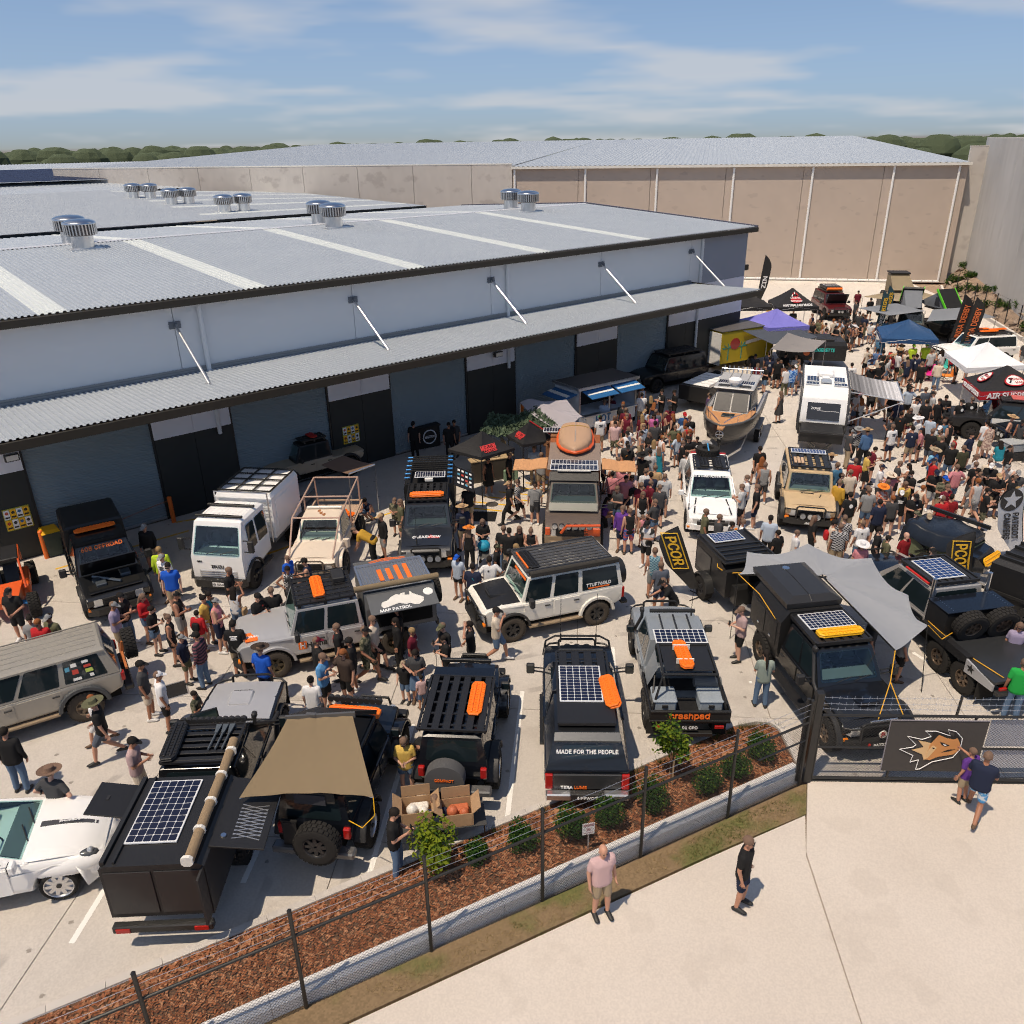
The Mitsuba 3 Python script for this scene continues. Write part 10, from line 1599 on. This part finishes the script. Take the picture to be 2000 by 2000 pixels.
10.85,24.19,15,stand,m,t:check,s:khaki,cap:black,1.79,||left of the green camper
11.71,24.49,350,stand,m,t:white,s:denim,cap:tan,1.75,||left of the green camper
11.12,23.06,190,stand,f,t:pink,s:white,hat:white,1.68,||left of the green camper
12.00,23.94,110,stand,m,t:black,s:white,short:dark,1.77,||left of the green camper
12.24,23.75,95,stand,m,t:olive,s:grey,cap:black,1.55,||left of the green camper
12.73,23.58,150,stand,m,t:darkred,s:khaki,bald:grey,1.75,||left of the green camper
11.23,24.84,10,stand,m,t:check,s:navy,cap:navy,1.79,||left of the green camper
13.00,22.39,180,stand,m,t:steel,s:navy,cap:black,1.79,||before the green camper
13.24,21.95,250,stand,m,t:white,s:navy,short:dark,1.79,||behind the six wheel truck
10.28,18.11,95,stand,m,t:grey,s:black,short:brown,1.79,||before the grey awning
9.55,18.42,100,stand,m,t:charcoal,s:black,short:dark,1.80,||before the grey awning
12.41,16.41,20,stand,m,t:green,p:denim,short:brown,1.79,||before the six wheel truck
13.39,18.28,200,stand,f,t:lavender,s:navy,long:brown,1.65,||before the six wheel truck
9.80,13.68,340,point,m,t:purple,s:khaki,short:brown,1.45,||right of the gate
9.76,13.17,40,strid,m,t:navy,s:bluecamo,short:brown,1.78,||before the gate
4.22,11.07,120,stand,m,t:black,s:navy,short:brown,1.77,glasses||left of the gate
1.55,10.94,160,stand,m,t:palepink,s:khaki,bald:pink,1.77,||right of the cardboard boxes
25.85,68.50,200,stand,m,t:black,s:black,short:dark,1.74,|leftmost|behind the red wagon
25.83,67.28,180,stand,f,t:black,s:black,short:dark,1.64,|rightmost|behind the red wagon
29.02,68.79,190,stand,m,t:maroon,s:black,short:dark,1.80,||behind the red wagon
27.23,64.59,260,stand,m,t:charcoal,p:black,short:dark,1.77,||right of the red wagon
28.73,65.53,180,stand,m,t:black,s:black,cap:black,1.77,||right of the red wagon
21.99,59.49,140,stand,m,k:navy,s:camo,short:brown,1.79,||before the badge marquee
22.98,60.19,270,stand,m,t:black,s:black,short:dark,1.76,||right of the badge marquee
23.46,58.02,10,stand,m,k:black,s:charcoal,short:dark,1.77,||before the badge marquee
24.44,58.96,190,stand,f,t:black,s:black,long:dark,1.67,||right of the badge marquee
22.29,55.44,250,phone,m,t:black,s:khaki,cap:black,1.75,||behind the turquoise lettered trailer
24.05,57.59,350,stand,f,t:lilac,s:royal,short:brown,1.55,||before the badge marquee
23.85,56.20,10,stand,f,k:peach,s:black,short:brown,1.68,||left of the wedge tents
21.16,54.38,100,stand,m,k:plum,s:grey,short:dark,1.79,||behind the turquoise lettered trailer
25.59,59.86,200,stand,m,t:charcoal,s:black,short:dark,1.76,||before the red wagon
25.91,60.02,170,stand,f,t:black,s:black,long:brown,1.65,||before the red wagon
25.55,58.74,230,stand,m,t:navy,s:black,short:dark,1.79,||left of the wedge tents
20.59,57.94,95,stand,f,t:lavender,s:black,long:dark,1.63,||before the badge marquee
21.19,61.19,190,stand,m,t:charcoal,s:khaki,short:dark,1.78,||right of the badge marquee
24.86,49.63,180,stand,m,t:hivis,s:navy,cap:lime,1.76,|leftmost|before the navy marquee
25.70,49.71,190,stand,m,t:hivis,s:navy,cap:lime,1.79,|rightmost|before the navy marquee
24.28,49.94,200,stand,f,k:rust,s:navy,hat:tan,1.64,||before the navy marquee
23.54,51.25,20,stand,m,t:steel,p:black,short:dark,1.79,||left of the navy marquee
31.97,49.88,190,stand,m,t:charcoal,s:grey,short:dark,1.79,||right of the navy marquee
15.57,46.48,350,stand,m,t:black,s:black,cap:black,1.78,||before the yellow trailer
15.54,48.05,10,stand,m,t:navy,s:black,short:dark,1.79,|leftmost|before the yellow trailer
23.99,47.23,60,stand,f,t:navy,s:charcoal,bun:dark,1.69,||before the navy marquee
23.00,46.21,10,stand,f,t:navy,s:navy,long:brown,1.64,||left of the white marquee
"""
make_people(PEOPLE)


# ---- the rest of the crowd, beyond the three hundred built singly: one object
cr = random.Random(21); taken = [tuple(map(float,w.split(',')[:2])) for w in PEOPLE.strip().split('\n')]; nC = [0]
labels['background_crowd'] = {'label': 'other visitors packed between the stalls and vehicles towards the back','category': 'crowd','kind': 'stuff'}
def extra(m,d,M): nC[0] += 1; put('background_crowd__%03d' % nC[0],None,m,False,M,d)
for (cx,cy,rx,ry,n) in ((19.5,41.0,2.2,2.6,14),(24.3,57.0,2.6,2.0,16),(21.8,57.8,1.5,2.0,8),(16.0,47.0,2.0,1.5,8),(20.8,33.6,2.8,1.8,9),(16.0,28.8,2.4,1.6,6),(6.5,36.0,1.6,2.6,16),(4.6,29.0,0.9,2.4,9),(22.5,47.0,1.8,1.8,10),(18.3,35.2,1.2,1.0,7),(26.0,47.8,1.6,1.0,6)):
    for k in range(n * 6):
        if n <= 0: break
        x,y = cx + cr.uniform(-1,1) * rx,cy + cr.uniform(-1,1) * ry
        if min((x - a) ** 2 + (y - b) ** 2 for a,b in taken) < 0.26: continue
        taken.append((x,y)); n -= 1; s_ = cr.choice('mmf'); p_ = cr.choice(('stand','phone','fold','stand','walk','hips')); M = pose(x,y,0,cr.uniform(0,360),cr.uniform(0.92,1.05) * (0.95 if s_ == 'f' else 1))
        tc = cr.choice(('black','black','black','charcoal','navy','white','white','palegrey','red','maroon','paleblue','olive','cream','pink','steel')); bc = cr.choice(('black','black','navy','denim','khaki','grey','charcoal')); hk = cr.choice(('short','short','cap','cap','hat') if s_ == 'm' else ('long','long','bun','cap'))
        extra(SKIN[cr.choice((0,0,1,2))],body_mesh(p_,s_),M); extra(cloth(tc),part(cr.choice('ttk'),p_,s_),M); extra(cloth(bc),part('s',p_,s_),M); extra(SHOEM[0],part('shoe',p_,s_),M); extra(cloth(cr.choice(('dark','dark','brown','brown','ginger'))),part('long' if s_ == 'f' else 'short',p_,s_),M)
        if hk in ('cap','hat'): extra(cloth(cr.choice(('black','black','navy','tan','white','olive'))),part(hk,p_,s_),M)
